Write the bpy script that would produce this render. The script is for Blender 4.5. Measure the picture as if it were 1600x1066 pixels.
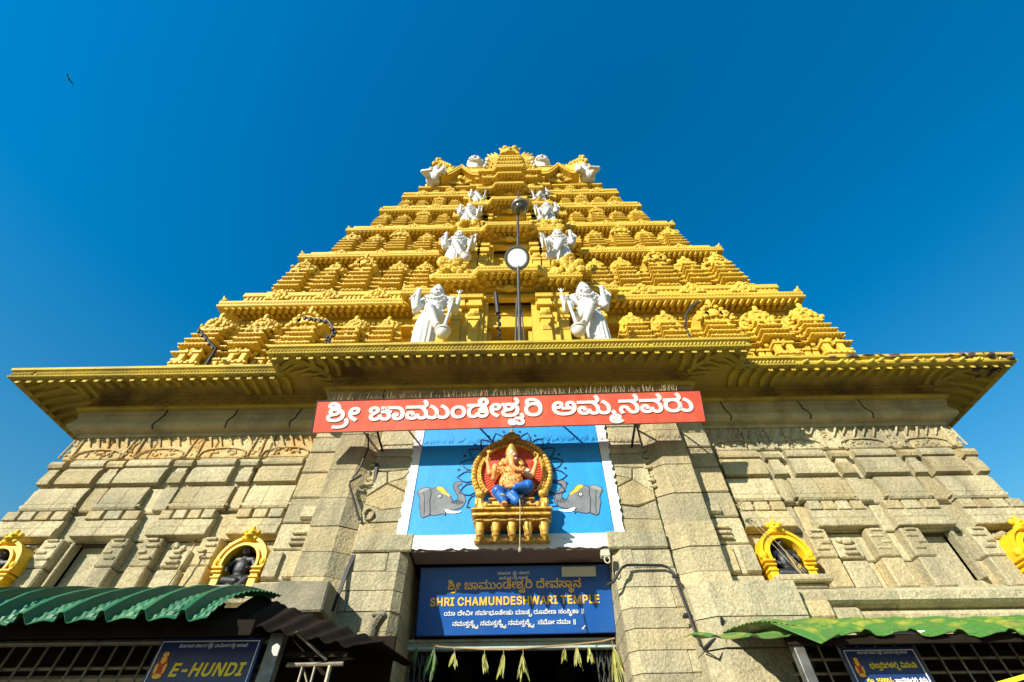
import bpy, bmesh, math, random
from mathutils import Vector, Matrix, geometry
from mathutils.noise import noise as pnoise
R = math.radians
sc = bpy.context.scene
for o in list(bpy.data.objects): bpy.data.objects.remove(o)
rnd = random.Random(7)

# ------------------------------------------------------------------ camera
PITCH, YAW, ROLL = R(49.03), R(-.54), R(-.53)
fw = Vector((math.sin(YAW)*math.cos(PITCH), math.cos(YAW)*math.cos(PITCH), math.sin(PITCH)))
rt = Vector((math.cos(YAW), -math.sin(YAW), 0)); up = rt.cross(fw)
rr = rt*math.cos(ROLL) + up*math.sin(ROLL); uu = up*math.cos(ROLL) - rt*math.sin(ROLL)
cd = bpy.data.cameras.new('camera'); cam = bpy.data.objects.new('camera', cd)
sc.collection.objects.link(cam)
cd.sensor_width = 36; cd.lens = 16; cd.clip_start = .05; cd.clip_end = 2000
cam.matrix_world = Matrix(((rr.x, uu.x, -fw.x, .11), (rr.y, uu.y, -fw.y, 0), (rr.z, uu.z, -fw.z, 1.6), (0, 0, 0, 1)))
sc.camera = cam

# ------------------------------------------------------------------ sky and sun
SUN = Vector((-.80, -1, .62)).normalized()
EL = math.asin(SUN.z); AZ = math.atan2(SUN.x, SUN.y)
w = bpy.data.worlds.new('World'); sc.world = w; w.use_nodes = True
nt = w.node_tree; nt.nodes.clear()
sky = nt.nodes.new('ShaderNodeTexSky'); sky.sky_type = 'NISHITA'; sky.sun_disc = False
sky.sun_elevation = EL; sky.sun_rotation = AZ; sky.altitude = 1050
sky.air_density = 2.6; sky.dust_density = 0.25; sky.ozone_density = 8.0
hs = nt.nodes.new('ShaderNodeHueSaturation'); hs.inputs['Saturation'].default_value = 1.37; hs.inputs['Hue'].default_value = .502
bg = nt.nodes.new('ShaderNodeBackground'); bg.inputs[1].default_value = .096
wo = nt.nodes.new('ShaderNodeOutputWorld')
nt.links.new(sky.outputs[0], hs.inputs['Color']); nt.links.new(hs.outputs[0], bg.inputs[0]); nt.links.new(bg.outputs[0], wo.inputs[0])
ld = bpy.data.lights.new('sun', 'SUN'); ld.energy = 5.0; ld.angle = R(.53); ld.color = (1, .93, .80)
lo = bpy.data.objects.new('sun', ld); sc.collection.objects.link(lo); lo.location = (0, 0, 40)
lo.rotation_euler = SUN.to_track_quat('Z', 'Y').to_euler()
sc.view_settings.view_transform = 'Standard'; sc.view_settings.look = 'None'
sc.view_settings.exposure = .75; sc.view_settings.gamma = 1; sc.view_settings.use_curve_mapping = False

# ------------------------------------------------------------------ materials
def M(name, col, rough=.7, metal=0, col2=None, ns=2.0, nm=.8, isl=0, bump=0, bs=45, bd=.01, speck=0, ss=60,
      streak=None, sk=.5, sks=3, emit=0, spec=.5, coat=0, thr=(.4, .65), cracks=0):
    m = bpy.data.materials.new(name); m.use_nodes = True
    t = m.node_tree; N = t.nodes; L = t.links; b = N['Principled BSDF']
    b.inputs['Roughness'].default_value = rough; b.inputs['Metallic'].default_value = metal
    b.inputs['Specular IOR Level'].default_value = spec; b.inputs['Coat Weight'].default_value = coat
    geo = N.new('ShaderNodeNewGeometry'); pos = geo.outputs['Position']
    def noise(scale, det=6, vec=None, rgh=.6):
        n = N.new('ShaderNodeTexNoise'); n.inputs['Scale'].default_value = scale; n.inputs['Detail'].default_value = det
        n.inputs['Roughness'].default_value = rgh; L.new(vec or pos, n.inputs['Vector']); return n.outputs['Fac']
    def ramp(fac, a, c):
        r = N.new('ShaderNodeMapRange'); r.inputs[1].default_value = a; r.inputs[2].default_value = c; r.clamp = True
        L.new(fac, r.inputs[0]); return r.outputs[0]
    def mix(a, c, fac, mode='MIX', f=1):
        x = N.new('ShaderNodeMix'); x.data_type = 'RGBA'; x.blend_type = mode
        if isinstance(fac, (int, float)): x.inputs[0].default_value = fac
        else:
            if f != 1:
                k = N.new('ShaderNodeMath'); k.operation = 'MULTIPLY'; k.inputs[1].default_value = f; L.new(fac, k.inputs[0]); fac = k.outputs[0]
            L.new(fac, x.inputs[0])
        for v, i in ((a, 6), (c, 7)):
            if isinstance(v, tuple): x.inputs[i].default_value = (*v, 1)
            else: L.new(v, x.inputs[i])
        return x.outputs[2]
    c = col
    if col2: c = mix(col, col2, ramp(noise(ns), *thr), f=nm)
    if speck:
        n = ramp(noise(ss, 3, rgh=.7), .35, .68); c = mix(c, (1-speck,)*3, n, 'MULTIPLY')
    if streak:
        mp = N.new('ShaderNodeMapping'); mp.inputs['Scale'].default_value = (1, 1, .13); L.new(pos, mp.inputs[0])
        c = mix(c, streak, ramp(noise(sks, 7, mp.outputs[0]), .5, .72), f=sk)
    if isl:
        rm = N.new('ShaderNodeMapRange'); rm.inputs[3].default_value = 1-isl; rm.inputs[4].default_value = 1+isl*.6
        L.new(geo.outputs['Random Per Island'], rm.inputs[0])
        cb = N.new('ShaderNodeCombineColor')
        for i in range(3): L.new(rm.outputs[0], cb.inputs[i])
        c = mix(c, cb.outputs[0], 1.0, 'MULTIPLY')
        if isl > .1:
            wn = N.new('ShaderNodeTexWhiteNoise'); wn.noise_dimensions = '1D'; L.new(geo.outputs['Random Per Island'], wn.inputs['W'])
            c = mix(c, (1.06, .93, .74), ramp(wn.outputs['Value'], .55, 1.0), 'MULTIPLY', f=.75)
    if isinstance(c, tuple): b.inputs['Base Color'].default_value = (*c, 1)
    else: L.new(c, b.inputs['Base Color'])
    if bump:
        bn = N.new('ShaderNodeBump'); bn.inputs['Strength'].default_value = bump; bn.inputs['Distance'].default_value = bd
        h = noise(bs, 6, rgh=.65)
        if cracks:
            a = N.new('ShaderNodeMath'); a.operation = 'ADD'; L.new(h, a.inputs[0])
            k = N.new('ShaderNodeMath'); k.operation = 'MULTIPLY'; k.inputs[1].default_value = cracks; L.new(noise(bs*.13, 4), k.inputs[0])
            L.new(k.outputs[0], a.inputs[1]); h = a.outputs[0]
        L.new(h, bn.inputs['Height']); L.new(bn.outputs[0], b.inputs['Normal'])
    if emit:
        b.inputs['Emission Color'].default_value = (*col, 1); b.inputs['Emission Strength'].default_value = emit
    return m

MT = {}
MT['stone'] = M('granite', (.57, .495, .295), .88, col2=(.43, .395, .255), ns=1.6, nm=.9, isl=.26, bump=1.0, bs=30, bd=.022, speck=.42, ss=32, streak=(.17, .15, .10), sk=.55, cracks=2.0, spec=.3)
MT['stone_warm'] = M('warm stained granite', (.62, .50, .26), .88, col2=(.60, .37, .12), ns=2.2, nm=.85, thr=(.42, .6), isl=.15, bump=1.0, bs=30, bd=.022, speck=.4, ss=30, streak=(.18, .13, .07), sk=.4, cracks=2, spec=.3)
MT['stone_dark'] = M('weathered granite', (.34, .30, .20), .9, col2=(.16, .15, .11), ns=1.8, nm=.9, isl=.15, bump=.8, bs=38, bd=.016, speck=.3, ss=55, streak=(.07, .06, .045), sk=.6, cracks=2.0, spec=.3)
MT['joint'] = M('dark mortar joint', (.075, .062, .04), .95, col2=(.045, .04, .03), bump=.5, bs=50, spec=.2)
MT['kapota'] = M('cornice stone', (.46, .40, .22), .85, col2=(.30, .27, .17), ns=1.4, bump=.6, bs=30, bd=.014, speck=.2, streak=(.16, .13, .07), sk=.55, cracks=2, spec=.3)
MT['yellow'] = M('yellow paint', (.66, .455, .052), .62, col2=(.55, .355, .038), ns=1.1, nm=.7, bump=.3, bs=26, bd=.012, speck=.10, ss=35, streak=(.44, .28, .05), sk=.30, sks=2.2, cracks=1.5, spec=.35)
MT['eave'] = M('grimy yellow paint', (.58, .43, .05), .7, col2=(.40, .31, .05), ns=1.3, nm=.9, bump=.5, bs=24, bd=.014, speck=.18, ss=30, streak=(.20, .13, .04), sk=.6, sks=2.0, cracks=2, spec=.3)
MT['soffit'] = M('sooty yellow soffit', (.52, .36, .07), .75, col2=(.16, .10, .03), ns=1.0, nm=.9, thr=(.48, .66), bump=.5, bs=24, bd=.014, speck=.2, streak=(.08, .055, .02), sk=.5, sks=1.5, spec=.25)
MT['broken'] = M('eroded mortar', (.13, .10, .075), .95, col2=(.05, .04, .035), ns=7, bump=1, bs=20, bd=.03, spec=.2)
MT['niche_yellow'] = M('bright yellow enamel', (.74, .46, .010), .5, col2=(.60, .36, .012), ns=5, nm=.6, bump=.25, bs=30, bd=.01, streak=(.42, .26, .02), sk=.3, spec=.4)
MT['white'] = M('white statue paint', (.60, .60, .59), .55, col2=(.50, .50, .475), ns=4, nm=.6, bump=.2, bs=30, bd=.006, streak=(.45, .44, .38), sk=.25, sks=5)
MT['black'] = M('oiled black stone', (.014, .014, .016), .5, bump=.4, bs=40, bd=.01, spec=.6)
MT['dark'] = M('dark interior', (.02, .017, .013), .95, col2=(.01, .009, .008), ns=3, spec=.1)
MT['red'] = M('red sign sheet', (.72, .085, .045), .45, col2=(.78, .16, .09), ns=1.2, nm=.7, streak=(.80, .30, .2), sk=.25, sks=5, bump=.08, bs=8, bd=.01)
MT['white_text'] = M('white lettering', (.83, .83, .78), .5, col2=(.7, .72, .68), ns=9, nm=.5)
MT['blue'] = M('blue sign sheet', (.008, .085, .36), .38, col2=(.014, .11, .40), ns=1.5, streak=(.03, .10, .28), sk=.3, sks=4, bump=.06, bs=7, bd=.01)
MT['navy'] = M('navy sign sheet', (.010, .035, .15), .4, col2=(.006, .022, .10), ns=3)
MT['gold_text'] = M('orange yellow lettering', (.95, .54, .05), .5)
MT['yellow_text'] = M('yellow lettering', (.80, .62, .03), .5)
MT['wall_blue'] = M('sky blue wall paint', (.004, .27, .66), .6, col2=(.006, .22, .58), ns=2.2, nm=.8, bump=.35, bs=22, bd=.01, streak=(.03, .36, .70), sk=.25, sks=6, cracks=2)
MT['whitewash'] = M('flaking whitewash', (.70, .70, .69), .8, col2=(.28, .27, .24), ns=9, nm=.75, thr=(.62, .72), bump=.8, bs=26, bd=.02, cracks=3)
MT['mauve'] = M('mauve plaster', (.22, .15, .13), .85, col2=(.2, .14, .12), ns=4, bump=.4)
MT['ele_grey'] = M('elephant grey paint', (.13, .145, .155), .7, col2=(.20, .215, .225), ns=6, nm=.9, bump=.3, bs=22, bd=.008)
MT['ele_light'] = M('pale grey paint', (.25, .27, .28), .7, bump=.3, bs=22, bd=.008)
MT['paint_black'] = M('black paint line', (.012, .016, .03), .6)
MT['paint_navy'] = M('navy paint line', (.008, .03, .12), .6)
MT['paint_yellow'] = M('yellow ochre paint', (.82, .46, .03), .6)
MT['paint_white'] = M('white paint', (.85, .85, .85), .6)
MT['gold'] = M('gold paint', (.74, .45, .08), .36, metal=.35, col2=(.26, .13, .02), ns=16, nm=.8, bump=.5, bs=60, bd=.01, spec=.5)
MT['halo_red'] = M('red lacquer', (.52, .05, .02), .5, col2=(.62, .10, .03), ns=6, bump=.2)
MT['skin'] = M('orange flesh paint', (.78, .33, .10), .5, col2=(.70, .26, .07), ns=9, nm=.7, bump=.15, bs=40, bd=.006)
MT['dhoti'] = M('bright blue cloth paint', (.010, .13, .46), .42, col2=(.008, .07, .30), ns=10, bump=.3, bs=30, bd=.01)
MT['green'] = M('green roofing sheet', (.015, .105, .040), .45, col2=(.026, .16, .06), ns=3, nm=.8, streak=(.11, .20, .06), sk=.4, sks=5, bump=.1, spec=.5)
MT['lime'] = M('sun-bleached green roofing sheet', (.055, .17, .025), .55, col2=(.30, .30, .03), ns=4.5, nm=.8, thr=(.5, .62), streak=(.16, .14, .05), sk=.4, sks=6, bump=.2)
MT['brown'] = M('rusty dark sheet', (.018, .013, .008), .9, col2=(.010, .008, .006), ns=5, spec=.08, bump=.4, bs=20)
MT['steel'] = M('stainless steel', (.24, .235, .215), .5, metal=.7, col2=(.10, .095, .085), ns=8)
MT['galv'] = M('galvanised pipe', (.24, .21, .15), .5, metal=.5, col2=(.13, .11, .08), ns=10)
MT['palebar'] = M('pale green painted steel', (.38, .47, .44), .55, col2=(.26, .33, .31), ns=6, streak=(.16, .14, .1), sk=.4)
MT['iron'] = M('black iron', (.014, .014, .015), .55, metal=.4, col2=(.035, .028, .022), ns=9, bump=.2)
MT['cable'] = M('black cable', (.012, .012, .014), .6)
MT['pole'] = M('dark grey pole paint', (.055, .06, .055), .45, metal=.4, col2=(.09, .08, .06), ns=7)
MT['lampgrey'] = M('grey lamp housing', (.20, .20, .18), .45, metal=.3, col2=(.14, .14, .12), ns=8)
MT['lens'] = M('lit white lens', (.95, .97, 1.0), .3, emit=1.1)
MT['dome_glass'] = M('frosted lens rim', (.62, .64, .62), .4, spec=.6)
MT['dome'] = M('smoked dome', (.06, .055, .03), .12, spec=.6, coat=.5)
MT['leaf'] = M('drying mango leaf', (.22, .26, .045), .6, col2=(.40, .36, .10), ns=18, nm=.9, isl=.35)
MT['leafgreen'] = M('fresh mango leaf', (.05, .12, .025), .5, col2=(.09, .15, .03), ns=14, isl=.3)
MT['rope'] = M('coir rope', (.34, .22, .10), .9, bump=.6, bs=80)
MT['wire'] = M('straw coloured wire', (.42, .34, .18), .8, col2=(.2, .15, .08), ns=20)
MT['bird'] = M('dark plumage', (.03, .03, .035), .8)
MT['ground'] = M('stone paving', (.16, .14, .11), .9, col2=(.11, .10, .08), ns=.8, bump=.4)
MT['spike'] = M('bleached bristle', (.50, .43, .25), .8, isl=.4)
MT['ivory'] = M('ivory switchgear plastic', (.5, .46, .33), .5)
# outlines of the sign lettering: x step, y step, on-curve flag
GL = {
234: [[267,-12,1,-73,0,0,-107,38,0,-58,75,0,0,57,1,0,54,0,52,62,0,87,31,0,52,7,1,65,9,0,67,32,0,23,61,0,0,51,1,0,13,1,0,41,0,-21,88,0,-46,75,0,-71,47,0,-50,0,1,-32,0,0,-33,-29,0,0,-23,1,0,-23,0,31,-29,0,28,0,1,35,0,0,56,42,0,4,52,1,73,-8,1,-11,-82,0,-90,-74,0,-63,0,1,-43,0,0,-63,28,0,-35,55,0,0,40,1,0,52,0,80,69,0,67,0,1,66,0,0,98,-56,0,66,-94,0,32,-115,0,0,-58,1,0,-11,0,-1,-18,0,0,-14,0,-1,-7,1,-6,-67,0,-57,-76,0,-88,-35,0,-52,-6,1,-47,-5,0,-61,-19,0,-29,-33,0,0,-27,1,0,-27,0,30,-41,0,69,-23,0,57,0,1,78,0,0,109,43,0,58,82,0,0,56,1,0,57,0,-44,88,0,-44,30,1,-7,5,0,-17,5,0,-8,4,1,-27,12,0,-63,13,0,-38,0,1,-43,0,0,-56,-22,0,0,-29,1,0,-10,0,6,-24,0,7,-10,1,-75,-31,1,-12,24,0,-11,38,0,0,23,1,0,21,0,19,42,0,42,35,0,71,21,0,52,0,1,36,0,0,66,-12,0,31,-11,1,4,-1,0,9,-1,0,10,-1,0,3,-2,1,50,-23,0,77,-73,0,44,-100,0,0,-65,1,0,-83,0,-73,-118,0,-146,-62,0]],
122: [[127,-57,1,0,-81,0,-85,-106,0,-150,-52,0,-100,0,1,-39,0,0,-86,11,0,-40,10,1,20,69,1,33,-8,0,72,-10,0,40,0,1,131,0,0,124,93,0,0,76,1,0,35,0,-21,55,0,-17,25,1,69,37,1,29,-40,0,20,-80,0]],
74: [[382,430,1,0,-43,0,-40,-69,0,-78,-40,0,-57,0,1,-56,0,0,-75,47,0,-20,24,1,25,66,1,9,-12,0,31,-32,0,47,-23,0,32,0,1,53,0,0,48,45,0,0,34,1,0,32,0,-34,34,0,-35,0,1,-30,0,0,-53,-36,0,-34,-71,0,0,-51,1,0,-11,1,0,-66,0,51,-97,0,89,-71,0,58,-26,1,-43,-76,1,-68,33,0,-106,95,0,-60,126,0,0,81,1,0,74,0,52,107,0,90,59,0,58,0,1,47,0,0,65,-34,0,34,-59,0]],
138: [[561,-12,1,-41,0,0,-64,23,0,-53,51,0,-23,42,1,30,0,1,-23,-45,0,-54,-50,0,-69,-21,0,-46,0,1,-56,0,0,-76,43,0,-37,68,0,0,37,1,0,43,0,33,62,0,62,53,0,43,27,1,38,25,0,46,44,0,0,32,1,0,21,0,-16,31,0,-35,16,0,-30,0,1,-43,0,0,-40,-37,0,0,-31,1,0,-16,0,10,-29,0,10,-14,1,-70,-31,1,-16,25,0,-15,49,0,0,25,1,0,35,0,36,60,0,73,37,0,56,0,1,62,0,0,70,-43,0,29,-64,0,0,-33,1,0,-36,0,-31,-57,0,-57,-50,0,-40,-26,1,-46,-30,0,-47,-46,0,0,-37,1,0,-39,0,52,-35,0,40,0,1,67,0,0,63,70,0,4,58,1,77,0,1,5,-67,0,73,-61,0,49,0,1,55,0,0,47,56,0,0,39,1,0,32,0,-27,58,0,-51,47,0,-37,15,1,55,38,1,44,-25,0,64,-56,0,34,-69,0,0,-46,1,0,-49,0,-39,-76,0,-81,-43,0],[439,305,1,0,70,1,126,0,1,12,8,0,14,25,0,0,16,1,0,14,0,-10,28,0,-9,11,1,77,5,1,11,-13,0,10,-33,0,0,-13,1,0,-16,0,-8,-23,0,-5,-9,1,106,0,1,0,-70,1,-42,0,1,-20,0,0,-41,3,0,-20,2,1,-21,-4,1],[439,474,1,0,77,1,211,0,1,0,-77,1]],
60: [[407,241,1,0,-80,0,-49,-114,0,-95,-59,0,-68,0,1,-55,0,0,-77,43,0,-39,73,0,0,44,1,0,44,0,30,58,0,51,29,0,30,0,1,37,0,0,39,-37,0,0,-30,1,0,-28,0,-31,-34,0,-24,0,1,-27,0,0,-29,30,0,0,30,1,8,2,1,-7,-15,0,-5,-26,0,0,-16,1,0,-36,0,45,-57,0,55,0,1,40,0,0,57,39,0,32,80,0,0,60,1,0,56,0,-28,84,0,-28,29,1,-20,22,0,-50,28,0,-78,14,0,-61,0,1,-310,0,1,0,77,1,329,0,1,67,0,0,96,-20,0,69,-41,0,26,-30,1,34,-37,0,36,-111,0]],
47: [[226,-12,1,-56,0,0,-89,44,0,-50,80,0,0,55,1,0,44,0,36,71,0,68,42,0,48,0,1,53,0,0,64,-50,0,0,-43,1,0,-16,0,-6,-32,0,-7,-11,1,-68,6,1,2,6,0,4,19,0,0,7,1,0,22,0,-24,22,0,-21,0,1,-31,0,0,-42,-43,0,0,-41,1,0,-45,0,63,-58,0,64,0,1,69,0,0,64,70,0,5,58,1,76,0,1,5,-67,0,69,-61,0,48,0,1,56,0,0,44,73,0,0,51,1,0,59,0,-41,99,0,-68,76,0,-82,46,0,-41,6,1,153,6,1,51,-32,0,72,-88,0,38,-105,0,0,-60,1,0,-72,0,-49,-93,0,-80,-45,0,-46,0,1,-51,0,0,-64,26,0,-44,51,0,-22,36,1,31,4,1,-26,-48,0,-59,-50,0,-71,-19,0],[31,474,1,0,77,1,510,0,1,54,0,0,44,10,0,10,8,1,14,10,0,8,25,0,0,14,1,0,33,0,-32,63,0,-33,33,1,65,43,1,47,-52,0,34,-83,0,0,-43,1,0,-19,0,-15,-55,0,-26,-22,1,-25,-22,0,-69,-20,0,-58,0,1],[908,-12,1,-76,0,0,-114,77,0,-45,58,1,51,54,1,42,-53,0,87,-57,0,58,0,1,60,0,0,66,78,0,0,65,1,0,70,0,-50,106,0,-88,77,0,-58,25,1,43,77,1,68,-33,0,106,-100,0,61,-134,0,0,-83,1,0,-65,0,-46,-103,0,-94,-59,0]],
63: [[116,-12,1,-76,0,0,-114,77,0,-45,58,1,51,54,1,42,-53,0,87,-57,0,58,0,1,60,0,0,66,78,0,0,65,1,0,70,0,-50,106,0,-88,77,0,-58,25,1,43,77,1,68,-33,0,106,-100,0,61,-134,0,0,-83,1,0,-65,0,-46,-103,0,-94,-59,0]],
6: [[271,-12,1,-71,0,0,-105,60,0,-58,114,0,0,81,1,0,76,0,57,116,0,107,65,0,75,0,1,82,0,0,104,-68,0,51,-115,0,0,-73,1,0,-74,0,-56,-116,0,-107,-66,0],[273,63,1,83,0,0,75,102,0,0,78,1,0,84,0,-80,98,0,-74,0,1,-56,0,0,-70,-47,0,-32,-81,0,0,-51,1,0,-85,0,81,-98,0]],
250: [[216,-12,1,-78,0,0,-96,116,0,0,116,1,0,62,0,35,104,0,70,79,0,50,22,1,15,-13,1,-170,0,1,0,77,1,444,0,1,68,0,0,59,17,0,14,15,1,12,14,0,9,35,0,0,19,1,0,42,0,-52,47,0,-41,0,1,-39,0,0,-53,-44,0,0,-29,1,0,-5,0,0,-11,0,1,-5,1,-29,42,1,10,2,0,18,3,0,7,0,1,25,0,0,28,-23,0,0,-20,1,0,-23,0,-31,-25,0,-25,0,1,-36,0,0,-31,49,0,0,30,1,0,31,0,37,59,0,71,38,0,52,0,1,53,0,0,75,-43,0,41,-76,0,0,-50,1,0,-37,0,-23,-60,0,-24,-22,1,-18,-17,0,-52,-21,0,-66,-9,0,-41,0,1,53,32,1,34,-15,1,35,-15,0,44,-48,0,21,-59,0,0,-32,1,0,-18,0,-5,-28,0,-8,-16,1,-2,-4,0,-10,-6,0,-2,-4,1,-17,-29,0,-62,-38,0,-44,0,1,-33,0,0,-55,23,0,-34,48,0,0,36,1,0,52,0,69,49,0,45,0,1,34,0,0,47,-17,0,18,-13,1,45,-25,0,51,-101,0,0,-62,1,0,-59,0,-47,-88,0,-80,-49,0,-52,0,1,-68,0,0,-80,53,0,-35,63,1,31,5,1,-23,-51,0,-57,-52,0,-66,-18,0],[227,67,1,50,0,0,58,67,0,9,50,1,76,0,1,10,-61,0,67,-56,0,45,0,1,30,0,0,51,24,0,31,52,0,0,42,1,0,38,0,-24,71,0,-49,47,0,-38,0,1,-21,0,0,-27,-21,0,0,-19,1,0,-22,0,26,-22,0,26,0,1,16,0,0,35,15,0,24,35,0,0,30,1,0,30,0,-31,51,0,-57,38,0,-77,20,0,-46,0,1,-35,0,1,-62,0,0,-94,-38,0,-64,-69,0,-32,-94,0,0,-55,1,0,-83,0,54,-70,0]],
54: [[269,-12,1,-73,0,0,-107,38,0,-58,75,0,0,57,1,0,54,0,52,62,0,87,31,0,52,7,1,47,7,0,56,17,0,25,36,0,0,32,1,0,26,0,-24,31,0,-40,15,0,-26,0,1,-35,0,0,-41,-17,0,-17,-29,0,0,-19,1,0,-10,0,6,-24,0,7,-10,1,-75,-31,1,-12,23,0,-10,36,0,0,22,1,0,27,0,37,49,0,81,30,0,66,0,1,40,0,0,71,-31,0,44,-58,0,0,-41,1,0,-49,0,-43,-63,0,-78,-33,0,-51,-6,1,-47,-6,0,-61,-19,0,-29,-32,0,0,-27,1,0,-27,0,30,-41,0,69,-23,0,57,0,1,75,0,0,107,45,0,58,89,0,0,65,1,0,62,0,-39,84,0,-56,53,0,-25,14,1,4,22,1,66,0,1,46,-28,0,58,-75,0,28,-86,0,0,-47,1,0,-87,0,-75,-124,0,-143,-66,0],[31,474,1,0,77,1,352,0,1,54,0,0,40,10,0,11,8,1,13,10,0,9,25,0,0,14,1,0,33,0,-32,63,0,-33,33,1,65,43,1,47,-52,0,34,-83,0,0,-43,1,0,-19,0,-16,-56,0,-25,-21,1,-13,-11,0,-36,-19,0,-61,-12,0,-50,0,1,-32,0,1,-109,13,1,-99,-13,1]],
126: [[-248,-368,1,-61,0,0,-79,68,0,0,55,1,0,49,0,60,60,0,50,0,1,41,0,0,47,-38,0,0,-33,1,0,-11,0,-5,-25,0,-4,-8,1,-58,5,1,2,5,0,1,13,0,0,4,1,0,11,0,-14,16,0,-16,0,1,-13,0,0,-25,-19,0,0,-27,1,0,-31,0,42,-30,0,36,0,1,29,0,0,39,19,0,23,35,0,3,24,1,66,0,1,3,-37,0,40,-41,0,36,0,1,32,0,0,32,34,0,0,33,1,0,42,0,-62,63,0,-52,16,1,44,37,1,41,-14,0,63,-46,0,37,-64,0,0,-42,1,0,-61,0,-75,-62,0,-59,0,1,-30,0,0,-44,16,0,-32,28,0,-12,18,1,10,4,1,-18,-25,0,-41,-29,0,-48,-12,0],[-157,-124,1,0,65,1,126,0,1,31,0,0,27,7,0,9,10,1,5,5,0,5,16,0,0,9,1,0,20,0,-20,47,0,-18,23,1,65,27,1,30,-41,0,20,-60,0,0,-23,1,0,-34,0,-35,-47,0,-64,-24,0,-44,0,1]],
230: [[326,-12,1,-81,0,0,-129,61,0,-74,127,0,0,100,1,0,58,0,44,100,0,77,76,0,102,42,0,57,0,1,41,0,0,70,-19,0,61,-42,0,26,-37,1,4,2,1,-16,42,0,-48,76,0,-64,57,0,-78,33,0,-45,0,1,-67,0,0,-53,-45,0,0,-37,1,0,-23,0,19,-42,0,16,-17,1,-54,-56,1,-26,29,0,-36,75,0,0,38,1,0,58,0,54,68,0,89,31,0,51,0,1,77,0,0,113,-57,0,43,-48,1,45,-50,0,48,-116,0,18,-124,0,0,-62,1,0,-95,0,-68,-134,0,-127,-69,0],[327,69,1,68,0,0,89,54,0,44,92,0,0,56,1,0,64,0,-53,91,0,-90,48,0,-57,0,1,-62,0,0,-92,-51,0,-50,-91,0,0,-61,1,0,-96,0,111,-106,0]],
9: [[421,69,1,109,0,0,143,54,0,71,115,0,0,90,1,0,45,0,-24,73,0,-48,43,0,-37,0,1,-23,0,0,-41,-33,0,0,-37,1,0,-25,0,28,-41,0,49,-31,0,31,-10,1,0,-71,1,-306,0,1,0,76,1,179,0,1,-18,15,0,-26,36,0,-15,43,0,0,27,1,0,31,0,31,57,0,63,37,0,47,0,1,61,0,0,86,-60,0,45,-105,0,0,-68,1,0,-120,0,-96,-151,0,-181,-71,0,-126,0,1,-128,0,0,-172,83,0,-86,146,0,0,94,1,0,81,0,54,112,0,93,59,0,58,0,1,44,0,0,64,-32,0,35,-60,0,0,-42,1,0,-43,0,-39,-68,0,-77,-40,0,-57,0,1,-36,0,0,-58,22,0,-41,32,0,-14,16,1,24,66,1,9,-12,0,32,-31,0,47,-23,0,31,0,1,53,0,0,48,44,0,0,34,1,0,32,0,-36,35,0,-29,0,1,-59,0,0,-66,-93,0,0,-85,1,0,-4,1,0,-46,0,34,-87,0,72,-69,0,116,-40,0]],
120: [[128,-407,1,-99,0,0,-105,98,0,0,74,1,0,43,0,39,72,0,72,51,0,49,8,1,14,3,0,31,3,0,16,0,1,56,0,0,81,-50,0,0,-58,1,0,-46,0,-63,-57,0,-64,0,1,-39,0,0,-54,27,0,-27,53,0,0,38,1,0,25,0,9,50,0,8,45,0,0,16,1,0,22,0,-17,37,0,-28,14,1,46,64,1,38,-22,0,37,-55,0,0,-40,1,0,-32,0,-11,-56,0,-11,-47,0,0,-22,1,0,-29,0,30,-24,0,21,0,1,26,0,0,24,21,0,0,18,1,0,18,0,-27,28,0,-32,0,1,-21,0,0,-31,-7,0,-17,-7,1,-7,-3,0,-18,1,0,-7,-5,1,-20,-13,0,-30,-48,0,0,-35,1,0,-49,0,69,-56,0,63,0,1,49,0,0,89,31,0,31,33,1,56,-54,1,-46,-40,0,-105,-38,0]],
42: [[483,-12,1,-53,0,0,-69,40,0,-47,63,0,-20,34,1,-25,44,0,-36,44,0,-31,16,0,-20,0,1,-34,0,0,-37,-43,0,0,-38,1,0,-32,0,28,-67,0,23,-32,1,-78,-31,1,-23,32,0,-30,84,0,0,43,1,0,47,0,40,72,0,68,41,0,42,0,1,62,0,0,72,-58,0,34,-60,1,23,-39,0,38,-54,0,47,-27,0,35,0,1,52,0,0,43,73,0,0,50,1,0,70,0,-59,120,0,-99,81,0,-62,13,1,-334,0,1,0,77,1,425,0,1,54,0,0,43,10,0,11,8,1,13,10,0,9,25,0,0,14,1,0,33,0,-32,63,0,-33,33,1,65,43,1,47,-52,0,34,-83,0,0,-43,1,0,-19,0,-16,-55,0,-25,-22,1,-25,-22,0,-70,-20,0,-58,0,1,-24,0,1,57,9,1,51,-32,0,72,-88,0,38,-105,0,0,-60,1,0,-98,0,-97,-112,0]],
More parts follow.
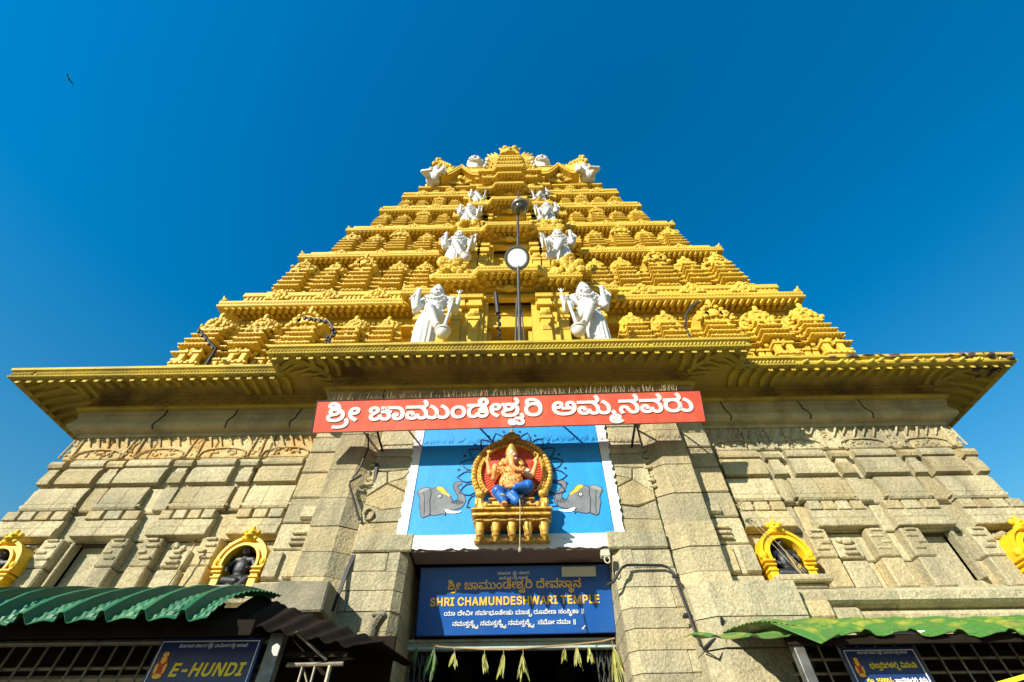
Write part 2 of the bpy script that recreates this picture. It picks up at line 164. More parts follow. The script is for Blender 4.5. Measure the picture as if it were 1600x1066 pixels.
53: [[226,-12,1,-56,0,0,-89,44,0,-50,80,0,0,55,1,0,44,0,36,71,0,68,42,0,48,0,1,53,0,0,64,-50,0,0,-43,1,0,-16,0,-6,-32,0,-7,-11,1,-68,6,1,2,6,0,4,19,0,0,7,1,0,22,0,-24,22,0,-21,0,1,-31,0,0,-41,-43,0,0,-41,1,0,-45,0,62,-58,0,64,0,1,69,0,0,64,70,0,5,58,1,76,0,1,5,-67,0,69,-61,0,48,0,1,56,0,0,44,73,0,0,51,1,0,59,0,-41,99,0,-68,76,0,-82,46,0,-41,6,1,153,6,1,51,-32,0,72,-88,0,38,-105,0,0,-60,1,0,-72,0,-49,-93,0,-80,-45,0,-46,0,1,-51,0,0,-64,26,0,-44,51,0,-22,36,1,31,4,1,-26,-48,0,-59,-50,0,-71,-19,0],[31,474,1,0,77,1,510,0,1,54,0,0,44,10,0,10,8,1,14,10,0,8,25,0,0,14,1,0,33,0,-32,63,0,-33,33,1,65,43,1,47,-52,0,34,-83,0,0,-43,1,0,-19,0,-15,-55,0,-26,-22,1,-25,-22,0,-69,-20,0,-58,0,1]],
49: [[326,-12,1,-81,0,0,-129,62,0,-74,119,0,0,86,1,0,57,0,31,88,0,56,66,0,39,22,1,18,-14,1,-144,0,1,0,77,1,356,0,1,54,0,0,44,10,0,11,8,1,13,10,0,9,25,0,0,14,1,0,33,0,-32,63,0,-33,33,1,65,43,1,47,-52,0,34,-83,0,0,-43,1,0,-19,0,-16,-55,0,-25,-22,1,-13,-12,0,-36,-19,0,-24,-5,1,-5,8,1,38,-24,0,53,-65,0,28,-86,0,0,-58,1,0,-78,0,-68,-120,0,-127,-69,0],[327,69,1,68,0,0,89,54,0,44,93,0,0,56,1,0,65,0,-53,91,0,-90,48,0,-57,0,1,-62,0,0,-92,-51,0,-50,-91,0,0,-62,1,0,-97,0,111,-106,0]],
255: [[216,-12,1,-78,0,0,-96,116,0,0,116,1,0,62,0,35,104,0,70,79,0,50,22,1,15,-13,1,-170,0,1,0,77,1,438,0,1,68,0,0,59,17,0,14,15,1,12,14,0,9,35,0,0,19,1,0,42,0,-52,47,0,-41,0,1,-39,0,0,-53,-44,0,0,-29,1,0,-5,0,0,-11,0,1,-5,1,-29,42,1,10,2,0,18,3,0,7,0,1,25,0,0,28,-23,0,0,-20,1,0,-23,0,-31,-25,0,-25,0,1,-36,0,0,-31,49,0,0,30,1,0,31,0,37,59,0,71,38,0,52,0,1,53,0,0,75,-43,0,41,-76,0,0,-50,1,0,-37,0,-23,-60,0,-24,-22,1,-19,-18,0,-55,-20,0,-35,-5,1,7,12,1,46,-22,0,67,-81,0,36,-107,0,0,-60,1,0,-116,0,-97,-116,0,-81,0,1,-43,0,0,-63,23,0,-50,51,0,-23,42,1,32,5,1,-23,-51,0,-57,-52,0,-66,-18,0],[227,67,1,50,0,0,62,70,0,5,58,1,76,0,1,5,-67,0,71,-61,0,41,0,1,48,0,0,56,69,0,0,82,1,0,52,0,-31,93,0,-62,72,0,-93,41,0,-62,0,1,-17,0,1,-62,0,0,-94,-38,0,-64,-69,0,-32,-93,0,0,-56,1,0,-82,0,54,-71,0]],
164: [[483,-12,1,-53,0,0,-69,40,0,-47,63,0,-20,34,1,-25,44,0,-36,44,0,-31,16,0,-20,0,1,-34,0,0,-37,-43,0,0,-38,1,0,-32,0,28,-67,0,23,-32,1,-78,-31,1,-23,32,0,-30,85,0,0,43,1,0,46,0,40,72,0,68,41,0,42,0,1,42,0,0,58,-26,0,45,-52,0,23,-40,1,23,-39,0,39,-54,0,46,-27,0,33,0,1,50,0,0,48,72,0,0,55,1,0,45,0,-36,94,0,-48,54,1,68,48,1,47,-51,0,51,-114,0,0,-67,1,0,-102,0,-98,-113,0],[341,315,1,-24,0,0,-34,34,0,0,25,1,0,25,0,34,34,0,24,0,1,25,0,0,33,-34,0,0,-25,1,0,-25,0,-33,-34,0],[31,474,1,0,77,1,529,0,1,0,-77,1]],
112: [[-223,-368,1,-38,0,0,-51,37,0,-24,59,0,0,34,1,0,56,0,56,82,0,101,45,0,66,0,1,68,0,0,99,-46,0,55,-82,0,0,-54,1,0,-32,0,-23,-61,0,-49,-38,0,-40,0,1,-30,0,0,-45,15,0,-35,38,0,-15,32,1,28,-3,1,-13,-28,0,-34,-36,0,-45,-18,0],[-212,-304,1,26,0,0,32,31,0,7,23,1,67,0,1,8,-25,0,33,-29,0,25,0,1,25,0,0,27,31,0,0,33,1,0,36,0,-35,54,0,-65,31,0,-44,0,1,-12,0,1,-43,0,0,-67,-30,0,-37,-53,0,0,-36,1,0,-34,0,28,-32,0],[-114,-236,1,-17,0,0,-24,25,0,0,16,1,0,17,0,24,24,0,17,0,1,18,0,0,25,-24,0,0,-17,1,0,-16,0,-25,-25,0],[-152,-458,1,5,104,1,68,0,1,5,-104,1]],
157: [[308,-12,1,-74,0,0,-102,52,0,-63,86,0,-29,102,0,0,51,1,0,81,0,66,129,0,120,74,0,80,0,1,75,0,0,102,-53,0,62,-86,0,27,-101,0,0,-47,1,0,-85,0,-66,-130,0,-118,-73,0],[306,67,1,56,0,0,82,49,0,46,95,0,0,68,1,0,61,0,-42,92,0,-82,52,0,-61,0,1,-52,0,0,-83,-46,0,-48,-92,0,0,-69,1,0,-68,0,44,-94,0,83,-48,0],[721,-12,1,-76,0,0,-114,77,0,-45,58,1,52,54,1,41,-53,0,88,-57,0,55,0,1,62,0,0,66,78,0,0,65,1,0,66,0,-51,107,0,-93,76,0,-62,18,1,138,6,1,48,-30,0,67,-79,0,35,-98,0,0,-61,1,0,-40,0,-21,-81,0,-48,-66,0,-82,-40,0],[1088,-12,1,-76,0,0,-113,77,0,-46,58,1,52,54,1,41,-53,0,88,-57,0,55,0,1,62,0,0,66,78,0,0,65,1,0,66,0,-51,107,0,-93,76,0,-62,18,1,138,4,1,48,-30,0,67,-78,0,35,-97,0,0,-61,1,0,-40,0,-21,-81,0,-48,-66,0,-82,-40,0],[600,474,1,0,77,1,112,0,1,54,0,0,44,10,0,10,8,1,13,10,0,9,25,0,0,14,1,0,33,0,-32,63,0,-33,33,1,65,43,1,47,-52,0,34,-83,0,0,-43,1,0,-19,0,-15,-55,0,-26,-22,1,-25,-22,0,-69,-20,0,-58,0,1],[981,474,1,0,77,1,206,0,1,0,-77,1]],
233: [[224,-12,1,-56,0,0,-89,44,0,-50,80,0,0,55,1,0,44,0,36,71,0,68,42,0,48,0,1,53,0,0,64,-50,0,0,-43,1,0,-16,0,-6,-32,0,-7,-11,1,-68,6,1,2,6,0,4,19,0,0,7,1,0,22,0,-24,22,0,-21,0,1,-31,0,0,-41,-43,0,0,-41,1,0,-45,0,62,-58,0,64,0,1,69,0,0,64,70,0,5,58,1,76,0,1,5,-67,0,68,-61,0,46,0,1,36,0,0,49,28,0,30,50,0,13,70,0,0,42,1,0,89,0,-56,158,0,-97,120,0,-123,69,0,-68,0,1,-33,0,0,-32,-30,0,0,-22,1,0,-24,0,31,-28,0,28,0,1,36,0,0,55,41,0,4,52,1,77,-7,1,-9,-55,0,-48,-69,0,-69,-32,0,-42,0,1,-43,0,0,-64,28,0,-34,55,0,0,40,1,0,34,0,36,55,0,65,32,0,45,0,1,88,0,0,154,-79,0,116,-139,0,66,-184,0,0,-106,1,0,-55,0,-20,-87,0,-36,-64,0,-52,-41,0,-64,-20,0,-37,0,1,-47,0,0,-60,26,0,-44,51,0,-22,36,1,31,4,1,-26,-48,0,-59,-50,0,-71,-19,0]],
56: [[483,-12,1,-53,0,0,-69,40,0,-47,63,0,-20,34,1,-25,44,0,-36,44,0,-31,16,0,-20,0,1,-34,0,0,-37,-43,0,0,-38,1,0,-32,0,28,-67,0,23,-32,1,-78,-31,1,-23,32,0,-30,85,0,0,43,1,0,46,0,40,72,0,68,41,0,42,0,1,42,0,0,58,-26,0,45,-52,0,23,-40,1,23,-39,0,39,-54,0,46,-27,0,33,0,1,50,0,0,48,72,0,0,55,1,0,45,0,-36,94,0,-48,54,1,68,48,1,47,-51,0,51,-114,0,0,-67,1,0,-102,0,-98,-113,0],[341,315,1,-24,0,0,-34,34,0,0,25,1,0,25,0,34,34,0,24,0,1,25,0,0,33,-34,0,0,-25,1,0,-25,0,-33,-34,0],[32,474,1,0,77,1,426,0,1,54,0,0,44,10,0,11,8,1,13,10,0,9,25,0,0,14,1,0,33,0,-32,63,0,-33,33,1,65,43,1,47,-52,0,34,-83,0,0,-43,1,0,-19,0,-16,-55,0,-25,-22,1,-26,-22,0,-69,-20,0,-57,0,1]],
93: [[552,474,1,-273,0,1,-59,0,0,-56,-6,0,-21,-14,1,-14,-9,0,-15,-30,0,0,-20,1,0,-25,0,19,-28,0,16,-10,1,17,-10,0,52,-7,0,47,0,1,115,0,1,0,-77,1,-96,0,1,-37,0,0,-43,-2,0,-25,-5,0,-11,-4,1,-21,-9,0,-25,-33,0,0,-25,1,0,-32,0,32,-35,0,53,-14,0,31,0,1,10,0,1,0,-79,1,-15,0,1,-40,0,0,-71,17,0,-52,36,0,-30,58,0,0,41,1,0,28,0,17,45,0,35,37,0,27,14,1,5,-8,1,-40,20,0,-52,67,0,0,52,1,0,28,0,24,51,0,19,17,1,22,19,0,52,20,0,74,9,0,54,0,1,275,0,1]],
46: [[218,-12,1,-56,0,0,-76,43,0,-37,68,0,0,37,1,0,43,0,33,62,0,62,53,0,43,27,1,38,25,0,46,44,0,0,32,1,0,21,0,-16,31,0,-35,16,0,-30,0,1,-43,0,0,-40,-37,0,0,-31,1,0,-16,0,10,-29,0,10,-14,1,-70,-31,1,-16,25,0,-15,49,0,0,25,1,0,35,0,36,60,0,73,37,0,56,0,1,62,0,0,70,-43,0,29,-64,0,0,-33,1,0,-36,0,-31,-57,0,-57,-50,0,-40,-26,1,-46,-30,0,-47,-46,0,0,-37,1,0,-39,0,52,-35,0,40,0,1,67,0,0,63,70,0,4,58,1,77,0,1,5,-67,0,73,-61,0,49,0,1,55,0,0,66,78,0,0,65,1,0,66,0,-51,107,0,-93,76,0,-62,18,1,138,6,1,47,-30,0,67,-79,0,36,-98,0,0,-61,1,0,-68,0,-49,-102,0,-92,-57,0,-66,0,1,-58,0,0,-85,53,0,-35,64,1,32,-1,1,-23,-45,0,-55,-50,0,-69,-21,0],[349,-144,1,8,159,1,77,0,1,8,-159,1],[431,474,1,0,77,1,112,0,1,54,0,0,44,10,0,11,8,1,13,10,0,9,25,0,0,14,1,0,33,0,-32,63,0,-33,33,1,65,43,1,47,-52,0,34,-83,0,0,-43,1,0,-19,0,-16,-55,0,-25,-22,1,-26,-22,0,-69,-20,0,-57,0,1]],
64: [[90,-12,1,-65,0,0,-100,70,0,-44,55,1,51,55,1,41,-52,0,73,-49,0,44,0,1,45,0,0,39,49,0,0,40,1,0,38,0,-4,53,0,-4,48,0,0,29,1,0,75,0,65,107,0,113,57,0,73,0,1,74,0,0,109,-51,0,72,-89,0,36,-118,0,0,-67,1,0,-79,0,-50,-112,0,-94,-59,0,-67,0,1,-56,0,0,-77,43,0,-39,73,0,0,44,1,0,44,0,30,58,0,51,29,0,30,0,1,37,0,0,39,-37,0,0,-30,1,0,-28,0,-31,-34,0,-24,0,1,-27,0,0,-29,30,0,0,30,1,8,2,1,-7,-15,0,-5,-26,0,0,-16,1,0,-36,0,45,-57,0,55,0,1,40,0,0,58,40,0,31,78,0,0,56,1,0,66,0,-44,113,0,-91,70,0,-72,0,1,-53,0,0,-77,-40,0,-41,-76,0,0,-55,1,0,-32,0,4,-47,0,4,-47,0,0,-33,1,0,-60,0,-48,-73,0,-76,-34,0]],
253: [[308,-12,1,-69,0,0,-104,32,0,-68,59,0,-34,77,0,0,45,1,0,14,0,3,31,0,3,13,1,79,-11,1,-2,-10,0,-2,-18,0,0,-11,1,0,-26,0,17,-50,0,43,-41,0,75,-25,0,58,0,1,63,0,0,81,26,0,44,42,0,17,48,0,0,22,1,0,23,0,-11,42,0,-14,17,1,-4,4,0,-8,5,0,-4,4,1,-19,16,0,-53,19,0,-37,0,1,-42,0,0,-36,-21,0,0,-20,1,0,-19,0,33,-21,0,32,0,1,34,0,0,45,27,0,23,48,0,0,31,1,0,39,0,-39,53,0,-53,30,0,-21,4,1,119,6,1,32,-21,0,36,-69,0,0,-47,1,0,-8,0,-1,-14,0,-1,-5,1,-6,-28,1,-12,-42,0,-55,-52,0,-71,-25,0,-37,0,1,-64,0,0,-74,57,0,0,55,1,0,31,0,30,49,0,65,29,0,52,0,1,37,0,0,63,-14,0,25,-13,1,3,-1,0,6,-3,0,6,-3,0,3,-2,1,46,-27,0,44,-85,0,0,-47,1,0,-51,0,-33,-81,0,-68,-57,0,-104,-30,0],[39,474,1,0,77,1,302,0,1,68,0,0,59,17,0,14,15,1,12,14,0,9,35,0,0,19,1,0,42,0,-52,47,0,-41,0,1,-39,0,0,-53,-44,0,0,-29,1,0,-5,0,0,-11,0,1,-5,1,-29,42,1,10,2,0,18,3,0,7,0,1,25,0,0,28,-23,0,0,-20,1,0,-23,0,-31,-25,0,-25,0,1,-36,0,0,-31,49,0,0,30,1,0,31,0,37,59,0,71,38,0,52,0,1,53,0,0,75,-43,0,41,-76,0,0,-50,1,0,-37,0,-22,-60,0,-24,-22,1,-19,-17,0,-51,-21,0,-66,-9,0,-41,0,1]],
55: [[226,-12,1,-56,0,0,-89,44,0,-50,80,0,0,55,1,0,44,0,36,71,0,68,42,0,48,0,1,53,0,0,64,-50,0,0,-43,1,0,-16,0,-6,-32,0,-7,-11,1,-68,6,1,2,8,0,4,17,0,0,7,1,0,22,0,-24,22,0,-21,0,1,-31,0,0,-41,-43,0,0,-41,1,0,-45,0,62,-58,0,64,0,1,69,0,0,64,70,0,5,58,1,76,0,1,5,-67,0,70,-62,0,52,0,1,40,0,0,46,30,0,20,56,0,0,39,1,0,46,0,-38,96,0,-48,54,1,71,48,1,46,-51,0,49,-115,0,0,-71,1,0,-67,0,-44,-89,0,-35,-23,1,-15,-10,0,-33,-14,0,-34,-7,0,-18,0,1,-53,0,0,-65,26,0,-45,50,0,-23,36,1,31,5,1,-26,-48,0,-59,-50,0,-71,-19,0],[401,297,1,-24,0,0,-33,34,0,0,24,1,0,26,0,33,34,0,24,0,1,25,0,0,34,-34,0,0,-26,1,0,-24,0,-34,-34,0],[692,-55,1,-55,81,1,-11,18,1,-152,220,1,67,42,1,152,-226,1,14,-15,1,53,-77,1],[31,474,1,0,77,1,520,0,1,54,0,0,44,10,0,10,8,1,13,10,0,9,25,0,0,14,1,0,33,0,-32,63,0,-33,33,1,65,43,1,47,-52,0,34,-83,0,0,-43,1,0,-19,0,-16,-55,0,-25,-22,1,-25,-22,0,-69,-20,0,-58,0,1]],
156: [[226,-12,1,-56,0,0,-89,44,0,-50,80,0,0,55,1,0,44,0,36,71,0,68,42,0,48,0,1,53,0,0,64,-50,0,0,-43,1,0,-16,0,-6,-32,0,-7,-11,1,-68,6,1,2,6,0,4,19,0,0,7,1,0,22,0,-24,22,0,-21,0,1,-31,0,0,-41,-43,0,0,-41,1,0,-45,0,62,-58,0,64,0,1,69,0,0,64,70,0,5,58,1,76,0,1,5,-67,0,69,-61,0,48,0,1,56,0,0,44,73,0,0,51,1,0,59,0,-41,99,0,-68,76,0,-82,46,0,-41,6,1,153,6,1,51,-32,0,72,-88,0,38,-105,0,0,-60,1,0,-72,0,-49,-93,0,-80,-45,0,-46,0,1,-51,0,0,-64,26,0,-44,51,0,-22,36,1,31,4,1,-26,-48,0,-59,-50,0,-71,-19,0],[31,474,1,0,77,1,510,0,1,54,0,0,44,10,0,10,8,1,14,10,0,8,25,0,0,14,1,0,33,0,-32,63,0,-33,33,1,65,43,1,47,-52,0,34,-83,0,0,-43,1,0,-19,0,-15,-55,0,-26,-22,1,-25,-22,0,-69,-20,0,-58,0,1],[908,-12,1,-76,0,0,-114,77,0,-45,58,1,52,54,1,41,-53,0,88,-57,0,55,0,1,62,0,0,66,78,0,0,65,1,0,66,0,-51,107,0,-93,76,0,-62,18,1,138,4,1,47,-30,0,67,-78,0,36,-97,0,0,-61,1,0,-40,0,-21,-81,0,-48,-66,0,-82,-40,0],[801,474,1,0,77,1,205,0,1,0,-77,1]],
38: [[308,-12,1,-69,0,0,-104,32,0,-68,59,0,-34,77,0,0,45,1,0,14,0,3,31,0,3,13,1,79,-11,1,-2,-10,0,-2,-18,0,0,-11,1,0,-26,0,17,-50,0,43,-41,0,75,-25,0,58,0,1,63,0,0,81,26,0,44,42,0,17,48,0,0,22,1,0,23,0,-11,42,0,-14,17,1,-4,4,0,-8,5,0,-4,4,1,-19,16,0,-53,19,0,-37,0,1,-42,0,0,-36,-21,0,0,-20,1,0,-19,0,33,-21,0,32,0,1,34,0,0,45,27,0,23,48,0,0,31,1,0,39,0,-39,53,0,-53,30,0,-21,4,1,119,6,1,32,-21,0,36,-69,0,0,-47,1,0,-8,0,-1,-14,0,-1,-5,1,-6,-28,1,-12,-42,0,-55,-52,0,-71,-25,0,-37,0,1,-64,0,0,-74,57,0,0,55,1,0,31,0,30,49,0,65,29,0,52,0,1,37,0,0,63,-14,0,25,-13,1,3,-1,0,6,-3,0,6,-3,0,3,-2,1,46,-27,0,44,-85,0,0,-47,1,0,-51,0,-33,-81,0,-68,-57,0,-104,-30,0],[39,474,1,0,77,1,334,0,1,54,0,0,44,10,0,10,8,1,14,10,0,8,25,0,0,14,1,0,33,0,-32,63,0,-33,33,1,65,43,1,47,-52,0,34,-83,0,0,-43,1,0,-19,0,-15,-55,0,-26,-22,1,-25,-22,0,-69,-20,0,-58,0,1]],
65: [[-107,-415,1,-66,0,0,-93,50,0,-50,88,0,0,55,1,0,46,0,38,73,0,69,43,0,44,0,1,41,0,0,52,-28,0,24,-48,0,0,-30,1,0,-47,0,-61,-59,0,-68,0,1,-25,0,0,-43,10,0,-20,12,1,-12,73,1,21,-18,0,42,-15,0,25,0,1,37,0,0,33,24,0,0,22,1,0,20,0,-27,22,0,-21,0,1,-24,0,0,-36,-24,0,-19,-44,0,0,-30,1,0,-4,1,0,-58,0,70,-65,0,68,0,1,51,0,0,80,36,0,47,85,0,0,72,1,0,48,0,-33,106,0,-23,36,1,69,34,1,18,-31,0,28,-71,0,17,-79,0,0,-44,1,0,-128,0,-132,-132,0]],
258: [[226,-12,1,-56,0,0,-89,44,0,-50,80,0,0,55,1,0,44,0,36,71,0,68,42,0,48,0,1,53,0,0,64,-50,0,0,-43,1,0,-16,0,-6,-32,0,-7,-11,1,-68,6,1,2,8,0,4,17,0,0,7,1,0,22,0,-24,22,0,-21,0,1,-31,0,0,-41,-43,0,0,-41,1,0,-45,0,62,-58,0,64,0,1,69,0,0,64,70,0,5,58,1,76,0,1,5,-67,0,69,-61,0,48,0,1,36,0,0,44,32,0,20,57,0,0,35,1,0,46,0,-36,95,0,-48,55,1,71,48,1,46,-51,0,49,-115,0,0,-71,1,0,-72,0,-49,-93,0,-80,-45,0,-46,0,1,-51,0,0,-64,26,0,-44,51,0,-22,36,1,31,4,1,-26,-48,0,-59,-50,0,-71,-19,0],[401,297,1,-24,0,0,-33,34,0,0,24,1,0,26,0,33,34,0,24,0,1,25,0,0,34,-34,0,0,-26,1,0,-24,0,-34,-34,0],[31,474,1,0,77,1,478,0,1,68,0,0,59,17,0,14,15,1,12,14,0,9,35,0,0,19,1,0,42,0,-52,47,0,-41,0,1,-39,0,0,-53,-44,0,0,-29,1,0,-5,0,0,-11,0,1,-5,1,-29,42,1,10,2,0,18,3,0,7,0,1,25,0,0,28,-23,0,0,-20,1,0,-23,0,-31,-25,0,-25,0,1,-36,0,0,-31,49,0,0,30,1,0,31,0,37,59,0,71,38,0,52,0,1,53,0,0,75,-43,0,41,-76,0,0,-50,1,0,-37,0,-22,-60,0,-24,-22,1,-19,-17,0,-51,-21,0,-66,-9,0,-41,0,1]],
37: [[602,-12,1,-79,0,0,-98,86,0,0,74,1,0,60,0,74,84,0,62,0,1,53,0,0,63,-50,0,0,-43,1,0,-16,0,-7,-33,0,-6,-10,1,-69,6,1,3,7,0,4,17,0,0,8,1,0,22,0,-23,22,0,-20,0,1,-25,0,0,-33,-36,0,0,-35,1,0,-38,0,48,-50,0,55,0,1,40,0,0,61,37,0,35,84,0,0,69,1,0,8,1,0,67,0,-36,100,0,-70,56,0,-51,0,1,-59,0,0,-69,-67,0,-8,-60,1,-76,0,1,-8,65,0,-73,62,0,-62,0,1,-55,0,0,-54,-50,0,0,-42,1,0,-18,0,13,-33,0,14,-13,1,14,-13,0,47,-17,0,44,0,1,16,0,1,0,-70,1,-28,0,1,-43,0,0,-44,-12,0,-14,-13,1,-13,-10,0,-12,-31,0,0,-20,1,0,-31,0,37,-48,0,43,0,1,30,0,0,49,20,0,28,22,1,48,-61,1,-32,-25,0,-80,-31,0,-46,0,1,-82,0,0,-77,84,0,0,60,1,0,34,0,25,54,0,51,41,0,40,12,1,-2,-24,1,-37,17,0,-48,45,0,-23,58,0,0,33,1,0,46,0,46,73,0,84,42,0,56,0,1,71,0,0,95,-54,0,36,-62,1,-29,1,1,20,39,0,54,51,0,72,25,0,47,0,1,75,0,0,104,-77,0,54,-138,0,0,-92,1,0,-58,0,-26,-98,0,-54,-72,0,-83,-40,0]],
236: [[481,-12,1,-53,0,0,-69,40,0,-47,63,0,-20,34,1,-25,44,0,-36,44,0,-31,16,0,-20,0,1,-34,0,0,-37,-43,0,0,-38,1,0,-32,0,28,-67,0,23,-32,1,-78,-31,1,-23,32,0,-30,85,0,0,43,1,0,46,0,40,72,0,68,41,0,42,0,1,42,0,0,58,-26,0,45,-52,0,23,-40,1,23,-39,0,39,-54,0,46,-27,0,33,0,1,50,0,0,48,72,0,0,55,1,0,45,0,-36,94,0,-48,54,1,68,48,1,47,-51,0,51,-114,0,0,-67,1,0,-102,0,-98,-113,0],[298,354,1,-46,0,0,-69,20,0,-21,11,1,39,61,1,22,-12,0,45,-13,0,28,0,1,27,0,0,45,15,0,28,41,0,0,38,1,0,20,1,0,33,0,-28,49,0,-47,28,0,-30,0,1,-33,0,0,-34,-27,0,0,-23,1,0,-20,0,20,-22,0,27,-8,0,11,0,1,47,0,0,54,38,0,22,32,1,31,-45,1,-13,-19,0,-38,-43,0,-59,-29,0,-44,0,1,-34,0,0,-62,23,0,-38,50,0,0,38,1,0,51,0,77,71,0,66,0,1,57,0,0,79,-50,0,42,-84,0,0,-50,1,0,-61,0,-43,-77,0,-77,-36,0]],
147: [[308,-12,1,-69,0,0,-104,32,0,-68,59,0,-34,77,0,0,45,1,0,14,0,3,31,0,3,13,1,79,-11,1,-2,-10,0,-2,-18,0,0,-11,1,0,-26,0,17,-50,0,43,-41,0,75,-25,0,58,0,1,63,0,0,81,26,0,44,42,0,17,48,0,0,22,1,0,23,0,-11,42,0,-14,17,1,-4,4,0,-8,5,0,-4,4,1,-19,16,0,-53,19,0,-37,0,1,-42,0,0,-36,-21,0,0,-20,1,0,-19,0,33,-21,0,32,0,1,34,0,0,45,27,0,23,48,0,0,31,1,0,39,0,-39,53,0,-53,30,0,-21,4,1,119,6,1,32,-21,0,36,-69,0,0,-47,1,0,-8,0,-1,-14,0,-1,-5,1,-6,-28,1,-12,-42,0,-55,-52,0,-71,-25,0,-37,0,1,-64,0,0,-74,57,0,0,55,1,0,31,0,30,49,0,65,29,0,52,0,1,37,0,0,63,-14,0,25,-13,1,3,-1,0,6,-3,0,6,-3,0,3,-2,1,46,-27,0,44,-85,0,0,-47,1,0,-51,0,-33,-81,0,-68,-57,0,-104,-30,0],[39,474,1,0,77,1,433,0,1,0,-77,1]],
460: [[414,-139,1,0,841,1,81,0,1,0,-841,1],[194,-139,1,0,841,1,81,0,1,0,-841,1]],
111: [[101,-174,1,0,-38,0,-25,-45,0,-22,-17,1,-28,-22,0,-81,-15,0,-63,0,1,-329,0,1,0,75,1,322,0,1,-27,-18,1,-7,16,0,-11,37,0,0,28,1,0,29,0,28,56,0,61,37,0,47,0,1,66,0,0,69,-72,0],[-99,-185,1,0,-19,0,13,-37,0,12,-17,1,-35,22,1,45,0,1,44,0,0,47,27,0,0,35,1,0,21,0,-32,34,0,-29,0,1,-30,0,0,-35,-37,0]],
270: [[483,-12,1,-53,0,0,-69,40,0,-47,63,0,-20,34,1,-25,44,0,-36,44,0,-31,16,0,-20,0,1,-34,0,0,-37,-43,0,0,-38,1,0,-32,0,28,-67,0,23,-32,1,-78,-31,1,-23,32,0,-30,85,0,0,43,1,0,46,0,40,72,0,68,41,0,42,0,1,42,0,0,58,-26,0,45,-52,0,23,-40,1,23,-39,0,39,-54,0,46,-27,0,33,0,1,50,0,0,48,72,0,0,55,1,0,45,0,-36,94,0,-48,54,1,68,48,1,47,-51,0,51,-114,0,0,-67,1,0,-102,0,-98,-113,0],[341,315,1,-24,0,0,-34,34,0,0,25,1,0,25,0,34,34,0,24,0,1,25,0,0,33,-34,0,0,-25,1,0,-25,0,-33,-34,0],[31,474,1,0,77,1,396,0,1,68,0,0,59,17,0,14,15,1,12,14,0,9,35,0,0,19,1,0,42,0,-52,47,0,-41,0,1,-39,0,0,-53,-44,0,0,-29,1,0,-5,0,0,-11,0,1,-5,1,-29,42,1,10,2,0,18,3,0,7,0,1,25,0,0,28,-23,0,0,-20,1,0,-23,0,-31,-25,0,-25,0,1,-36,0,0,-31,49,0,0,30,1,0,31,0,37,59,0,71,38,0,52,0,1,53,0,0,75,-43,0,41,-76,0,0,-50,1,0,-37,0,-23,-60,0,-24,-22,1,-18,-17,0,-52,-21,0,-66,-9,0,-41,0,1]],
121: [[-3,-408,1,-67,0,0,-76,35,0,-31,53,0,0,28,1,0,25,0,18,35,0,36,29,0,28,15,1,28,15,0,25,20,0,0,14,1,0,11,0,-19,14,0,-21,0,1,-30,0,0,-21,-18,0,0,-13,1,0,-5,0,3,-12,0,3,-6,1,-63,-20,1,-6,12,0,-7,25,0,0,18,1,0,32,0,61,46,0,60,0,1,43,0,0,48,-23,0,20,-38,0,0,-23,1,0,-19,0,-14,-31,0,-33,-29,0,-31,-16,1,-31,-17,0,-26,-24,0,0,-17,1,0,-17,0,26,-21,0,47,-9,0,31,0,1,53,0,0,68,30,0,33,51,0,0,30,1,0,34,0,-28,53,0,-41,46,0,-41,45,0,-28,51,0,0,32,1,0,34,0,33,44,0,54,23,0,30,0,1,48,0,0,68,-47,0,10,-56,1,-71,-11,1,-4,18,0,-16,22,0,-21,10,0,-14,0,1,-16,0,0,-27,-17,0,0,-21,1,0,-20,0,28,-37,0,42,-42,0,42,-52,0,28,-66,0,0,-44,1,0,-49,0,-39,-68,0,-67,-42,0,-82,-20,0]],
350: [[228,-525,1,-71,0,0,-98,50,0,-50,88,0,0,55,1,0,46,0,39,73,0,68,43,0,45,0,1,41,0,0,51,-28,0,24,-48,0,0,-30,1,0,-47,0,-61,-59,0,-68,0,1,-25,0,0,-42,10,0,-20,12,1,-13,73,1,22,-18,0,41,-15,0,25,0,1,38,0,0,32,24,0,0,22,1,0,20,0,-26,22,0,-21,0,1,-25,0,0,-36,-24,0,-19,-44,0,0,-30,1,0,-4,1,0,-58,0,71,-65,0,76,0,1,46,0,0,82,29,0,51,66,0,0,57,1,0,49,0,-38,78,0,-27,29,1,26,20,0,29,41,0,0,29,1,0,28,0,-29,49,0,-30,22,1,53,53,1,50,-40,0,35,-70,0,0,-38,1,0,-42,0,-32,-49,0,-17,-14,1,-6,29,1,32,-39,0,30,-84,0,0,-53,1,0,-73,0,-62,-97,0,-113,-48,0]],
